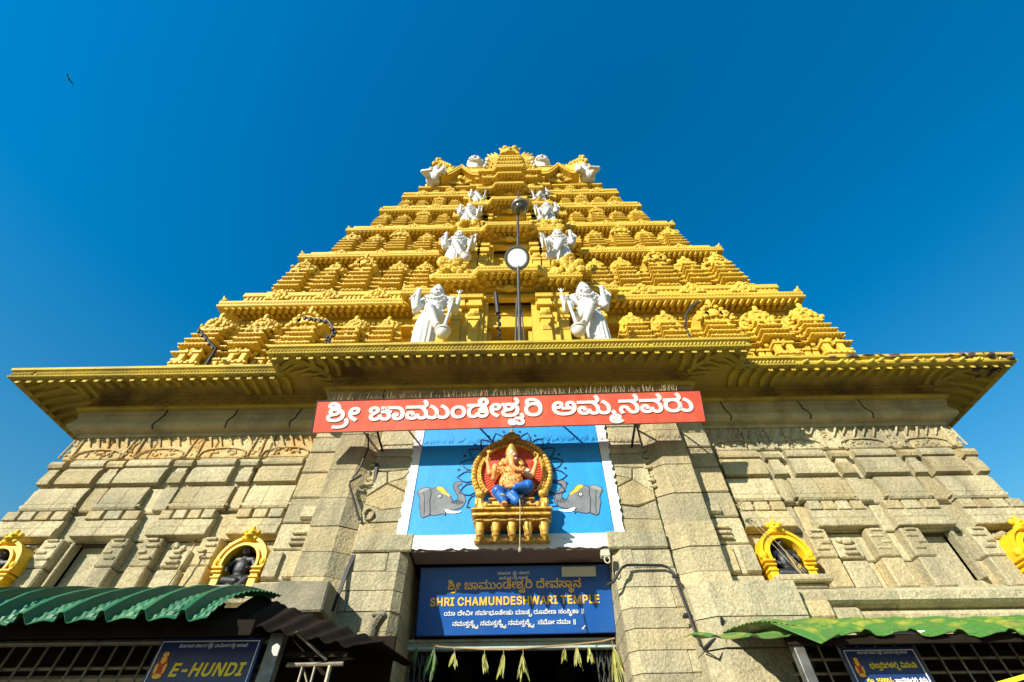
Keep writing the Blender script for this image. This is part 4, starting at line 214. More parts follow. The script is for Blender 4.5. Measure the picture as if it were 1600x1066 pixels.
231: [[379,-12,1,-110,0,0,-153,82,0,-79,145,0,0,93,1,0,79,0,51,114,0,93,62,0,61,0,1,45,0,0,64,-32,0,34,-60,0,0,-42,1,0,-43,0,-40,-68,0,-77,-40,0,-56,0,1,-22,0,0,-38,8,0,-31,15,0,-13,8,1,10,71,1,10,-7,0,26,-15,0,33,-10,0,19,0,1,53,0,0,48,45,0,0,34,1,0,32,0,-36,34,0,-29,0,1,-33,0,0,-58,-36,0,-36,-82,0,0,-69,1,0,-65,0,60,-108,0,120,-64,0,89,0,1,91,0,0,128,69,0,69,134,0,0,99,1,0,55,0,-24,113,0,-49,96,0,-76,58,0,-53,0,1,-32,0,0,-33,-30,0,0,-22,1,0,-24,0,31,-28,0,28,0,1,36,0,0,55,41,0,4,52,1,73,-6,1,-7,-54,0,-47,-70,0,-68,-33,0,-42,0,1,-33,0,0,-52,16,0,-37,31,0,-19,46,0,0,30,1,0,51,0,79,70,0,68,0,1,68,0,0,104,-62,0,72,-109,0,37,-141,0,0,-80,1,0,-82,0,-44,-140,0,-92,-104,0,-142,-57,0]],
124: [[-241,-67,1,33,0,0,42,-20,0,35,-40,0,20,-32,1,-35,3,1,25,40,0,55,49,0,49,0,1,40,0,0,56,-35,0,30,-58,0,0,-34,1,0,-39,0,-29,-62,0,-44,-46,0,-22,-18,1,-47,52,1,31,24,0,40,51,0,0,34,1,0,23,0,-27,39,0,-31,0,1,-33,0,0,-39,-47,0,-2,-39,1,-70,0,1,-4,40,0,-39,46,0,-31,0,1,-31,0,0,-27,-37,0,0,-26,1,0,-33,0,40,-49,0,31,-26,1,-47,-52,1,-35,29,0,-60,80,0,0,58,1,0,33,0,30,57,0,56,35,0]],
417: [[72,57,1,0,36,0,36,31,0,25,0,1,26,0,0,37,-31,0,0,-36,1,0,-37,0,-37,-32,0,-26,0,1,-25,0,0,-36,32,0]],
420: [[355,0,1,-86,0,1,0,482,1,0,29,0,1,41,0,2,34,0,1,19,1,-16,-16,0,-26,-22,0,-20,-17,1,-76,-62,1,-46,59,1,193,150,1,73,0,1]],
424: [[248,-12,1,-55,0,0,-97,20,0,-33,19,1,0,83,1,36,-22,0,103,-25,0,47,0,1,53,0,0,79,32,0,44,66,0,0,51,1,0,68,0,-86,73,0,-93,0,1,-28,0,0,-72,-10,0,-22,-5,1,-44,28,1,26,324,1,359,0,1,0,-80,1,-283,0,1,-17,-194,1,17,3,0,58,8,0,35,0,1,73,0,0,108,-49,0,59,-92,0,0,-65,1,0,-72,0,-64,-105,0,-119,-56,0]],
419: [[523,345,1,0,-84,0,-26,-132,0,-57,-93,0,-91,-48,0,-64,0,1,-80,0,0,-105,85,0,-51,160,0,0,112,1,0,113,0,47,159,0,104,85,0,85,0,1,80,0,0,106,-84,0,52,-160,0],[137,345,1,0,-94,0,29,-125,0,65,-63,0,54,0,1,54,0,0,65,62,0,30,126,0,0,94,1,0,95,0,-30,125,0,-65,62,0,-54,0,1,-54,0,0,-65,-62,0,-29,-125,0]],
418: [[445,793,1,-285,-1161,1,-86,0,1,285,1161,1]],
152: [[226,-12,1,-56,0,0,-89,44,0,-50,80,0,0,55,1,0,44,0,36,71,0,68,42,0,48,0,1,53,0,0,64,-50,0,0,-43,1,0,-16,0,-6,-32,0,-7,-11,1,-68,6,1,2,8,0,4,17,0,0,7,1,0,22,0,-24,22,0,-21,0,1,-31,0,0,-41,-43,0,0,-41,1,0,-45,0,62,-58,0,64,0,1,69,0,0,64,70,0,5,58,1,76,0,1,5,-67,0,69,-61,0,48,0,1,36,0,0,44,32,0,20,57,0,0,35,1,0,46,0,-36,95,0,-48,55,1,71,48,1,46,-51,0,49,-115,0,0,-71,1,0,-72,0,-49,-93,0,-80,-45,0,-46,0,1,-51,0,0,-64,26,0,-44,51,0,-22,36,1,31,4,1,-26,-48,0,-59,-50,0,-71,-19,0],[401,297,1,-24,0,0,-33,34,0,0,24,1,0,26,0,33,34,0,24,0,1,25,0,0,34,-34,0,0,-26,1,0,-24,0,-34,-34,0],[31,474,1,0,77,1,611,0,1,0,-77,1]],
1397: [[321,-13,1,-79,0,0,-116,51,0,-65,91,0,-4,61,1,95,0,1,4,-41,0,48,-53,0,74,-26,0,43,0,1,49,0,0,79,33,0,46,58,0,0,39,1,0,35,0,-40,44,0,-65,28,0,-39,11,1,-88,25,1,-88,25,0,-98,92,0,0,73,1,0,61,0,67,93,0,113,50,0,70,0,1,72,0,0,110,-50,0,64,-88,0,2,-55,1,-91,0,1,-6,53,0,-89,58,0,-65,0,1,-47,0,0,-70,-30,0,-40,-54,0,0,-34,1,0,-38,0,48,-46,0,65,-26,0,26,-8,1,73,-20,1,29,-7,0,71,-28,0,64,-45,0,42,-70,0,0,-51,1,0,-59,0,-62,-96,0,-118,-56,0]],
1161: [[88,0,1,0,728,1,93,0,1,0,-315,1,381,0,1,0,315,1,93,0,1,0,-728,1,-93,0,1,0,331,1,-381,0,1,0,-331,1]],
1384: [[88,0,1,0,728,1,249,0,1,85,0,0,110,-59,0,53,-101,0,0,-65,1,0,-65,0,-53,-100,0,-110,-56,0,-85,0,1,-197,0,1,0,83,1,193,0,1,58,0,0,69,33,0,33,62,0,0,43,1,0,43,0,-33,64,0,-70,36,0,-58,0,1,-151,0,1,0,-646,1],[506,0,1,-176,328,1,105,0,1,178,-328,1]],
1234: [[45,0,1,0,82,1,129,0,1,0,564,1,-129,0,1,0,82,1,351,0,1,0,-82,1,-129,0,1,0,-564,1,129,0,1,0,-82,1]],
1073: [[382,-10,1,-93,0,0,-146,91,0,-83,167,0,0,115,1,0,116,0,83,167,0,146,91,0,93,0,1,56,0,0,98,-32,0,78,-62,0,52,-88,0,10,-56,1,-93,0,1,-8,37,0,-37,57,0,-55,39,0,-65,19,0,-36,0,1,-65,0,0,-106,-66,0,-61,-128,0,0,-94,1,0,-92,0,62,-129,0,105,-66,0,65,0,1,36,0,0,65,20,0,55,39,0,37,57,0,8,37,1,93,0,1,-9,-56,0,-53,-88,0,-78,-62,0,-98,-33,0]],
1002: [[25,0,1,265,728,1,107,0,1,268,-728,1,-98,0,1,-154,432,1,-15,40,0,-37,119,0,-27,93,1,18,0,1,-27,-94,0,-38,-121,0,-13,-37,1,-150,-432,1],[158,203,1,0,81,1,374,0,1,0,-81,1]],
1292: [[88,0,1,0,728,1,132,0,1,179,-459,1,6,-17,0,16,-48,0,18,-57,0,17,-56,0,6,-24,1,-20,0,1,7,23,0,16,55,0,18,57,0,17,50,0,6,17,1,177,459,1,132,0,1,0,-728,1,-91,0,1,0,416,1,0,22,0,1,58,0,1,63,0,2,66,0,0,30,1,8,0,1,-10,-33,0,-23,-70,0,-22,-65,0,-20,-54,0,-7,-17,1,-162,-416,1,-81,0,1,-165,416,1,-7,17,0,-18,52,0,-22,64,0,-24,71,0,-12,35,1,9,0,1,1,-27,0,1,-64,0,1,-64,0,1,-61,0,0,-23,1,0,-416,1]],
1424: [[373,-12,1,-86,0,0,-129,68,0,-70,117,0,0,75,1,0,480,1,93,0,1,0,-473,1,0,-52,0,46,-82,0,86,-47,0,60,0,1,59,0,0,86,47,0,45,82,0,0,52,1,0,473,1,93,0,1,0,-480,1,0,-75,0,-70,-117,0,-128,-68,0]],
1300: [[88,0,1,0,728,1,109,0,1,296,-466,1,12,-18,0,33,-56,0,39,-72,0,18,-40,1,-13,0,1,-4,42,0,-4,76,0,-1,65,0,0,22,1,0,447,1,93,0,1,0,-728,1,-111,0,1,-263,414,1,-19,29,0,-36,61,0,-47,83,0,-35,62,1,17,0,1,3,-54,0,4,-92,0,2,-68,0,0,-20,1,0,-415,1]],
1084: [[315,0,1,-176,0,1,0,82,1,170,0,1,89,0,0,117,68,0,57,127,0,0,88,1,0,88,0,-57,125,0,-113,68,0,-84,0,1,-183,0,1,0,82,1,189,0,1,107,0,0,151,-87,0,80,-163,0,0,-113,1,0,-114,0,-81,-163,0,-155,-88,0],[181,728,1,0,-728,1,-93,0,1,0,728,1]],
1095: [[88,0,1,0,728,1,443,0,1,0,-82,1,-350,0,1,0,-238,1,326,0,1,0,-82,1,-326,0,1,0,-244,1,355,0,1,0,-82,1]],
1459: [[224,0,1,-199,728,1,95,0,1,115,-447,1,10,-35,0,16,-74,0,16,-76,0,7,-40,1,-12,0,1,8,40,0,15,76,0,18,74,0,9,35,1,118,447,1,105,0,1,117,-447,1,10,-35,0,17,-74,0,17,-76,0,7,-40,1,-13,0,1,8,40,0,15,76,0,18,74,0,9,35,1,114,447,1,96,0,1,-199,-728,1,-108,0,1,-125,461,1,-12,45,0,-23,106,0,-11,69,1,20,0,1,-11,-65,0,-20,-103,0,-14,-52,1,-125,-461,1]],
1411: [[48,646,1,0,82,1,550,0,1,0,-82,1,-228,0,1,0,-646,1,-93,0,1,0,646,1]],
1375: [[88,0,1,0,728,1,249,0,1,85,0,0,110,-62,0,53,-105,0,0,-65,1,0,-65,0,-53,-105,0,-110,-63,0,-85,0,1,-176,0,1,0,82,1,172,0,1,58,0,0,70,39,0,32,69,0,0,43,1,0,43,0,-32,68,0,-71,39,0,-58,0,1,-151,0,1,0,-646,1]],
1281: [[88,0,1,0,728,1,93,0,1,0,-646,1,337,0,1,0,-82,1]],
2392: [[482,351,1,0,-81,1,-319,0,1,0,81,1]]}
ST = {
'red': [12391,[234,0,0,122,630,0,74,720,0,138,1416,0,60,2210,0,47,2659,0,63,3815,0,6,4179,0,250,4729,0,74,5497,0,54,5905,0,126,6535,0,230,6663,0,9,7602,0,47,8465,0,120,9621,0,42,9871,0,53,10582,0,49,11376,0,63,12027,0]],
'b1': [11501,[234,0,0,122,630,0,74,720,0,138,1416,0,60,2210,0,47,2659,0,63,3815,0,6,4179,0,250,4729,0,74,5497,0,54,5905,0,126,6535,0,230,6663,0,255,7602,0,74,8367,0,53,8775,0,164,9569,0,60,10278,0,112,10727,0,42,10790,0]],
'b3': [21396,[157,0,0,60,1336,0,255,2073,0,74,2838,0,233,3246,0,74,4064,0,56,4760,0,53,5469,0,93,6263,0,46,6830,0,64,7635,0,253,8381,0,74,9003,0,55,9411,0,63,10212,0,156,10864,0,60,12020,0,38,12469,0,65,13251,0,49,13662,0,64,14313,0,258,15059,0,74,15851,0,37,16259,0,56,17411,0,6,18120,0,236,18670,0,112,19375,0,147,19438,0,60,20060,0,460,20797,0]],
'b4': [19419,[42,0,0,47,711,0,56,1867,0,111,2576,0,270,2641,0,121,3350,0,350,3610,0,42,4375,0,47,5086,0,56,6242,0,111,6951,0,270,7016,0,121,7725,0,350,7985,0,42,8750,0,47,9461,0,56,10617,0,111,11326,0,270,11391,0,121,12100,0,350,12360,0,42,13413,0,283,14124,0,74,15664,0,42,16360,0,47,17071,0,7,18227,0,460,18820,0]],
'g1': [3690,[23,0,0,151,574,0,60,1285,0,93,1734,0,33,2301,0,23,3116,0]],
'g2': [2950,[56,0,0,134,709,0,60,1283,0,93,1732,0,49,2299,0]],
'dep': [8349,[150,0,0,60,765,0,228,1214,0,93,2394,0,23,2961,0,40,3823,0,219,4588,0,111,5204,0,11,5557,0,159,6268,0,60,7037,0,241,7486,0]],
'gg': [6928,[23,0,0,151,574,0,60,1285,0,93,1734,0,33,2301,0,23,3116,0,56,3978,0,134,4687,0,60,5261,0,93,5710,0,49,6277,0]],
'e2': [14237,[11,0,0,416,711,0,57,1033,0,63,1834,0,6,2198,0,216,2748,0,270,3804,0,74,4513,0,267,4921,0,242,5715,0,157,6651,0,60,7987,0,53,8436,0,276,9230,0,255,9482,0,74,10247,0,48,10943,0,63,12279,0,224,12643,0,19,13430,0]],
'v1': [7857,[46,0,0,134,805,0,60,1379,0,111,1828,0,221,1893,0,25,2658,0,52,3306,0,231,4016,0,124,4811,0,233,5162,0,42,5980,0,6,6691,0,219,7241,0]],
'v2': [5654,[49,0,0,64,651,0,417,1397,0,420,1953,0,424,2525,0,419,3097,0,419,3669,0,419,4241,0,418,4813,0,416,5332,0]],
'v3': [7295,[152,0,0,60,792,0,53,1241,0,219,2035,0,236,2651,0,40,3356,0,231,4121,0,124,4916,0,38,5267,0,47,5889,0,120,7045,0]],
'b2': [18183,[1397,0,0,1161,687,0,1384,1482,0,1234,2171,0,1073,2930,0,1161,3712,0,1002,4507,0,1292,5245,0,1424,6212,0,1300,7008,0,1084,7814,0,1095,8586,0,1397,9229,0,1161,9916,0,1459,10711,0,1002,11765,0,1384,12503,0,1234,13192,0,1411,13951,0,1095,14642,0,1292,15285,0,1375,16252,0,1281,16935,0,1095,17540,0]],
'eh': [4978,[1095,0,0,2392,643,0,1161,1337,0,1424,2132,0,1300,2928,0,1084,3734,0,1234,4506,0]]}
# ------------------------------------------------------------------ mesh helpers
class MB:
    def __init__(s): s.v = []; s.f = []
    def add(s, v, f):
        n = len(s.v); s.v += [tuple(p) for p in v]; s.f += [tuple(i+n for i in q) for q in f]
    def bx(s, x0, x1, y0, y1, z0, z1, c=0):
        if x1 < x0: x0, x1 = x1, x0
        if y1 < y0: y0, y1 = y1, y0
        if z1 < z0: z0, z1 = z1, z0
        c = min(c, (x1-x0)*.3, (y1-y0)*.3, (z1-z0)*.3)
        if c <= 0:
            s.add([(x, y, z) for z in (z0, z1) for y in (y0, y1) for x in (x0, x1)],
                  [(0, 2, 3, 1), (4, 5, 7, 6), (0, 1, 5, 4), (2, 6, 7, 3), (0, 4, 6, 2), (1, 3, 7, 5)]); return
        rings = []
        for z, k in ((z0, c), (z0+c, 0), (z1-c, 0), (z1, c)):
            X0, X1, Y0, Y1 = x0+k, x1-k, y0+k, y1-k; d = c if k == 0 else c*.0+1e-5
            if k: rings.append([(X0, Y0, z), (X0, Y0, z), (X1, Y0, z), (X1, Y0, z), (X1, Y1, z), (X1, Y1, z), (X0, Y1, z), (X0, Y1, z)])
            else: rings.append([(X0, Y0+d, z), (X0+d, Y0, z), (X1-d, Y0, z), (X1, Y0+d, z), (X1, Y1-d, z), (X1-d, Y1, z), (X0+d, Y1, z), (X0, Y1-d, z)])
        n = len(s.v)
        for i in (0, 3):
            pass
        v = []; idx = []
        for i, r in enumerate(rings):
            if i in (0, 3):
                b = len(v); v += [r[0], r[2], r[4], r[6]]; idx.append([b, b, b+1, b+1, b+2, b+2, b+3, b+3])
            else:
                b = len(v); v += r; idx.append(list(range(b, b+8)))
        f = [(idx[0][6], idx[0][4], idx[0][2], idx[0][0]), (idx[3][0], idx[3][2], idx[3][4], idx[3][6])]
        for a, b in ((0, 1), (1, 2), (2, 3)):
            for k in range(8):
                q = [idx[a][k], idx[a][(k+1) % 8], idx[b][(k+1) % 8], idx[b][k]]
                u = []
                for i in q:
                    if i not in u: u.append(i)
                if len(u) > 2: f.append(tuple(u))
        s.add(v, f)
    def prism(s, poly, z0, z1, top=1.0, cen=(0, 0)):
        """poly in xy, extruded z0..z1"""
        n = len(poly)
        v = [(x, y, z0) for x, y in poly] + [(cen[0]+(x-cen[0])*top, cen[1]+(y-cen[1])*top, z1) for x, y in poly]
        f = [tuple(reversed(range(n))), tuple(range(n, 2*n))] + [(i, (i+1) % n, n+(i+1) % n, n+i) for i in range(n)]
        s.add(v, f)
    def prof(s, x0, x1, pts, yb, e=0.0, e0=None, e1=None):
        """profile (y,z) extruded along x with ends that flare with projection"""
        e0 = e if e0 is None else e0; e1 = e if e1 is None else e1
        P = list(pts)+[(yb, pts[-1][1]), (yb, pts[0][1])]; n = len(P)
        v = [(x0-e0*(yb-y), y, z) for y, z in P]+[(x1+e1*(yb-y), y, z) for y, z in P]
        s.add(v, [tuple(range(n)), tuple(reversed(range(n, 2*n)))]+[(i, n+i, n+(i+1) % n, (i+1) % n) for i in range(n)])
    def tube(s, pts, r, n=8, r2=None):
        pts = [Vector(p) for p in pts]; rings = []; m = len(pts)
        t0 = (pts[1]-pts[0]).normalized(); a = t0.orthogonal().normalized()
        for i, p in enumerate(pts):
            t = (pts[min(i+1, m-1)]-pts[max(i-1, 0)]).normalized()
            a = (a-t*a.dot(t)).normalized(); b = t.cross(a)
            q = r if r2 is None else r+(r2-r)*i/(m-1)
            rings.append([p+(a*math.cos(k*2*math.pi/n)+b*math.sin(k*2*math.pi/n))*q for k in range(n)])
        v = [p for g in rings for p in g]; f = []
        for i in range(m-1):
            for k in range(n): f.append((i*n+k, i*n+(k+1) % n, (i+1)*n+(k+1) % n, (i+1)*n+k))
        f += [tuple(reversed(range(n))), tuple(range((m-1)*n, m*n))]
        s.add(v, f)
    def lathe(s, prof, cen=(0, 0, 0), n=16, axis='Z', sx=1, sy=1, fn=None):
        v = []; m = len(prof)
        for r, z in prof:
            for k in range(n):
                a = 2*math.pi*k/n; q = r*(fn(a, z) if fn else 1)
                p = (q*math.cos(a)*sx, q*math.sin(a)*sy, z)
                if axis == 'Y': p = (p[0], z, p[1])
                if axis == 'X': p = (z, p[0], p[1])
                v.append((p[0]+cen[0], p[1]+cen[1], p[2]+cen[2]))
        f = [(i*n+k, i*n+(k+1) % n, (i+1)*n+(k+1) % n, (i+1)*n+k) for i in range(m-1) for k in range(n)]
        f += [tuple(reversed(range(n))), tuple(range((m-1)*n, m*n))]
        s.add(v, f)
    def ell(s, c, r, n=10, m=6, rot=None):
        v = []; f = []
        if not hasattr(r, '__len__'): r = (r, r, r)
        for i in range(m+1):
            t = math.pi*i/m
            for k in range(n):
                a = 2*math.pi*k/n
                p = Vector((r[0]*math.sin(t)*math.cos(a), r[1]*math.sin(t)*math.sin(a), -r[2]*math.cos(t)))
                if rot: p = rot @ p
                v.append(p+Vector(c))
        for i in range(m):
            for k in range(n): f.append((i*n+k, i*n+(k+1) % n, (i+1)*n+(k+1) % n, (i+1)*n+k))
        s.add(v, f)
    def cap(s, p0, p1, r0, r1=None, n=10):
        """tapered capsule"""
        r1 = r0 if r1 is None else r1
        p0 = Vector(p0); p1 = Vector(p1); d = p1-p0; L = max(d.length, 1e-6); t = d/L; a = t.orthogonal().normalized(); b = t.cross(a)
        rows = []
        for i in range(5): an = math.pi/2*(1-i/4); rows.append((p0-t*r0*math.sin(an), max(r0*math.cos(an), 1e-4)))
        for i in range(5): an = math.pi/2*i/4; rows.append((p1+t*r1*math.sin(an), max(r1*math.cos(an), 1e-4)))
        v = [p+(a*math.cos(2*math.pi*k/n)+b*math.sin(2*math.pi*k/n))*q for p, q in rows for k in range(n)]
        f = [(i*n+k, i*n+(k+1) % n, (i+1)*n+(k+1) % n, (i+1)*n+k) for i in range(len(rows)-1) for k in range(n)]
        f += [tuple(reversed(range(n))), tuple(range((len(rows)-1)*n, len(rows)*n))]
        s.add(v, f)
    def sweep(s, path, prof, caps=True):
        n = len(path); m = len(prof); v = []
        for o, z in prof:
            for x, y in offset(path, o): v.append((x, y, z))
        f = [(j*n+i, j*n+i+1, (j+1)*n+i+1, (j+1)*n+i) for j in range(m-1) for i in range(n-1)]
        s.add(v, f)
    def obox(s, c, ax, ay, az, hx, hy, hz):
        c = Vector(c)
        v = [c+ax*x*hx+ay*y*hy+az*z*hz for z in (-1, 1) for y in (-1, 1) for x in (-1, 1)]
        s.add(v, [(0, 2, 3, 1), (4, 5, 7, 6), (0, 1, 5, 4), (2, 6, 7, 3), (0, 4, 6, 2), (1, 3, 7, 5)])
    def quadgrid(s, fn, nu, nv, th=None):
        v = [fn(i/nu, j/nv) for j in range(nv+1) for i in range(nu+1)]
        f = [(j*(nu+1)+i, j*(nu+1)+i+1, (j+1)*(nu+1)+i+1, (j+1)*(nu+1)+i) for j in range(nv) for i in range(nu)]
        s.add(v, f)
    def mirror(s):
        o = MB(); o.v = [(-x, y, z) for x, y, z in s.v]; o.f = [tuple(reversed(q)) for q in s.f]; return o
    def both(s):
        m = s.mirror(); s.add(m.v, m.f); return s
    def moved(s, d=(0, 0, 0), k=1):
        o = MB(); o.v = [(x*k+d[0], y*k+d[1], z*k+d[2]) for x, y, z in s.v]; o.f = list(s.f); return o

def offset(path, o):
    """offset an open plan path outwards (to the right of travel) with mitred corners"""
    P = [Vector((p[0], p[1])) for p in path]; n = len(P); N = []
    for a, b in zip(P, P[1:]):
        d = (b-a).normalized(); N.append(Vector((d.y, -d.x)))
    out = []
    for i in range(n):
        if i == 0: out.append(P[0]+N[0]*o)
        elif i == n-1: out.append(P[-1]+N[-1]*o)
        else:
            a, b = N[i-1], N[i]; m = a+b; out.append(P[i]+m*(2*o/m.length_squared) if False else P[i]+m*(o/(1+a.dot(b))))
    return [(p.x, p.y) for p in out]

def along(path, step, segs=None, pad=0.0):
    """points along a plan path: (x, y, dir, normal, distance from start, distance to end, segment index)"""
    r = []
    for i, (a, b) in enumerate(zip(path, path[1:])):
        if segs is not None and i not in segs: continue
        a = Vector(a); b = Vector(b); L = (b-a).length
        if L < step*.6+2*pad: continue
        d = (b-a)/L; n = max(1, round((L-2*pad)/step))
        for k in range(n):
            t = pad+(k+.5)*(L-2*pad)/n; p = a+d*t
            r.append((p.x, p.y, d, Vector((d.y, -d.x)), t, L-t, i))
    return r

def wloc(o):
    p = Vector((0, 0, 0))
    while o: p += o.location; o = o.parent
    return p
def build(name, mb, mat, parent=None, smooth=False, world=True, loc=None, solid=0):
    me = bpy.data.meshes.new(name)
    off = Vector((0, 0, 0))
    if world:
        if parent: off = wloc(parent)
        if loc is not None: off = off+Vector(loc)
    me.from_pydata([(x-off.x, y-off.y, z-off.z) for x, y, z in mb.v], [], mb.f); me.validate(); me.update()
    bm = bmesh.new(); bm.from_mesh(me)
    if smooth: bmesh.ops.remove_doubles(bm, verts=bm.verts, dist=1e-4)
    bmesh.ops.recalc_face_normals(bm, faces=bm.faces); bm.to_mesh(me); bm.free()
    mats = mat if isinstance(mat, (list, tuple)) else [mat]
    for m in mats: me.materials.append(MT[m] if isinstance(m, str) else m)
    if smooth:
        for p in me.polygons: p.use_smooth = True
    o = bpy.data.objects.new(name, me); sc.collection.objects.link(o)
    if parent: o.parent = parent
    if loc is not None: o.location = loc
    return o
def tag(o, label, cat, group=None):
    o['label'] = label; o['category'] = cat
    if group: o['group'] = group
    return o
def thing(name, loc, label, cat, group=None, rz=0):
    o = bpy.data.objects.new(name, None); sc.collection.objects.link(o); o.location = loc; o.rotation_euler.z = rz
    o.empty_display_size = .2
    return tag(o, label, cat, group)
def empty_part(name, parent, loc):
    o = bpy.data.objects.new(name, None); sc.collection.objects.link(o); o.parent = parent; o.location = Vector(loc)-wloc(parent); return o
def dup(o, parent=None, loc=None, scale=None):
    c = o.copy(); sc.collection.objects.link(c)
    if parent is not None: c.parent = parent
    if loc is not None: c.location = loc
    if scale is not None: c.scale = scale
    for ch in o.children: dup(ch, c)
    return c
def remesh(name, mb, mat, parent, vox, smooth_it=2, world=True, loc=None):
    """fuse overlapping primitives into one continuous skin"""
    o = build(name, mb, mat, None, world=False)
    md = o.modifiers.new('r', 'REMESH'); md.mode = 'VOXEL'; md.voxel_size = vox; md.use_smooth_shade = True
    s2 = o.modifiers.new('s', 'SMOOTH'); s2.factor = .5; s2.iterations = smooth_it
    dg = bpy.context.evaluated_depsgraph_get(); me = bpy.data.meshes.new_from_object(o.evaluated_get(dg))
    o.modifiers.clear(); old = o.data; o.data = me; bpy.data.meshes.remove(old)
    me.name = name
    if not me.materials: me.materials.append(MT[mat])
    off = Vector((0, 0, 0))
    if parent: o.parent = parent; off = wloc(parent) if world else off
    for v in me.vertices: v.co -= off
    for p in me.polygons: p.use_smooth = True
    return o

# ------------------------------------------------------------------ lettering
def flat(c, seg):
    P = []; x = y = 0
    for i in range(0, len(c), 3): x += c[i]; y += c[i+1]; P.append((x, y, c[i+2]))
    e = []
    for i, a in enumerate(P):
        b = P[(i+1) % len(P)]; e.append(a)
        if not a[2] and not b[2]: e.append(((a[0]+b[0])/2, (a[1]+b[1])/2, 1))
    k = next(i for i, p in enumerate(e) if p[2]); e = e[k:]+e[:k]; out = []; i = 0; n = len(e)
    while i < n:
        p = e[i]; out.append((p[0], p[1])); q = e[(i+1) % n]
        if not q[2]:
            r = e[(i+2) % n]
            for t in range(1, seg):
                t /= seg; out.append(((1-t)**2*p[0]+2*t*(1-t)*q[0]+t*t*r[0], (1-t)**2*p[1]+2*t*(1-t)*q[1]+t*t*r[1]))
            i += 2
        else: i += 1
    return out
def fatten(P, d):
    n = len(P); out = []
    for i in range(n):
        a = Vector(P[i-1]); b = Vector(P[i]); c = Vector(P[(i+1) % n])
        u = (b-a); v = (c-b)
        if u.length < 1e-6 or v.length < 1e-6: out.append(tuple(b)); continue
        u.normalize(); v.normalize(); n1 = Vector((-u.y, u.x)); n2 = Vector((-v.y, v.x)); m = n1+n2
        k = 1+n1.dot(n2); k = max(k, .4); m = m/k
        if m.length > 1.6: m = m.normalized()*1.6
        out.append((b.x+m.x*d, b.y+m.y*d))
    return out
def letter_polys(key, bold=0, seg=3):
    wd, L = ST[key]; out = []
    for i in range(0, len(L), 3):
        for c in GL[L[i]]:
            p = flat(c, seg)
            if bold: p = fatten(p, bold)
            out.append(([(x+L[i+1], y+L[i+2]) for x, y in p], i))
    return out, wd
def lettering(name, key, mat, parent, origin, ux, uy, width, sy=1.0, bold=0, th=.006, lift=.003, shear=0, seg=3):
    """letters as thin solid shapes on the plane origin + ux*x + uy*y; fitted to a width"""
    polys, wd = letter_polys(key, bold, seg); k = width/wd
    ux = Vector(ux).normalized(); uy = Vector(uy).normalized(); nn = ux.cross(uy); O = Vector(origin)
    mb = MB(); groups = {}
    for p, g in polys: groups.setdefault(g, []).append(p)
    for g, ps in groups.items():
        vs = []; es = []
        for p in ps:
            b = len(vs); vs += [Vector(q) for q in p]; es += [(b+i, b+(i+1) % len(p)) for i in range(len(p))]
        r = geometry.delaunay_2d_cdt(vs, es, [], 1, .5)
        V, F = r[0], r[2]; keep = []
        for f in F:
            c = sum((V[i] for i in f), Vector((0, 0)))/len(f); wn = 0
            for p in ps:
                for (x0, y0), (x1, y1) in zip(p, p[1:]+p[:1]):
                    if (y0 <= c.y) != (y1 <= c.y):
                        if x0+(c.y-y0)*(x1-x0)/(y1-y0) > c.x: wn += 1 if y1 > y0 else -1
            if wn: keep.append(f)
        used = sorted({i for f in keep for i in f}); mp = {i: j for j, i in enumerate(used)}; n = len(used)
        pt = lambda q, h: O+ux*((q.x+shear*q.y)*k)+uy*(q.y*k*sy)+nn*h
        v = [pt(V[i], lift) for i in used]+[pt(V[i], lift+th) for i in used]
        f = []; ed = {}
        for q in keep:
            f.append(tuple(n+mp[i] for i in q)); f.append(tuple(mp[i] for i in reversed(q)))
            for a, b in zip(q, q[1:]+q[:1]): ed[(a, b)] = 1
        for a, b in ed:
            if (b, a) not in ed: f.append((mp[a], mp[b], n+mp[b], n+mp[a]))
        mb.add(v, f)
    return build(name, mb, mat, parent)
def poly_plate(mb, pts3, nn, t):
    """flat polygon (list of 3D points) with thickness t along nn"""
    n = len(pts3); nn = Vector(nn); P = [Vector(p) for p in pts3]
    mb.add(P+[p+nn*t for p in P], [tuple(reversed(range(n))), tuple(range(n, 2*n))]+[(i, (i+1) % n, n+(i+1) % n, n+i) for i in range(n)])
# ------------------------------------------------------------------ ground
g = MB(); g.bx(-400, 400, -400, 400, -.3, 0); og = build('ground', g, 'ground'); og['kind'] = 'structure'

# ------------------------------------------------------------------ temple gate tower: the stone storey
T = thing('temple_gateway_tower', (0, 6.5, 0), 'towering temple gateway with carved stone base and tiered yellow painted pyramid', 'temple')
W = 7.70; YW = 6.5
j = lambda a: rnd.uniform(-a, a)
def ashlar(mb, x0, x1, yf, yb, zs, xsplit=None, gap=.008, c=.016, jy=.012):
    """courses of stone blocks between the heights zs"""
    for z0, z1 in zip(zs, zs[1:]):
        xs = [x0, x1]
        if xsplit: xs = sorted([x0, x1]+[x0+(x1-x0)*t for t in xsplit(z0)])
        for a, b in zip(xs, xs[1:]):
            mb.bx(a+gap, b-gap, yf+j(jy), yb, z0+gap, z1-gap, c)

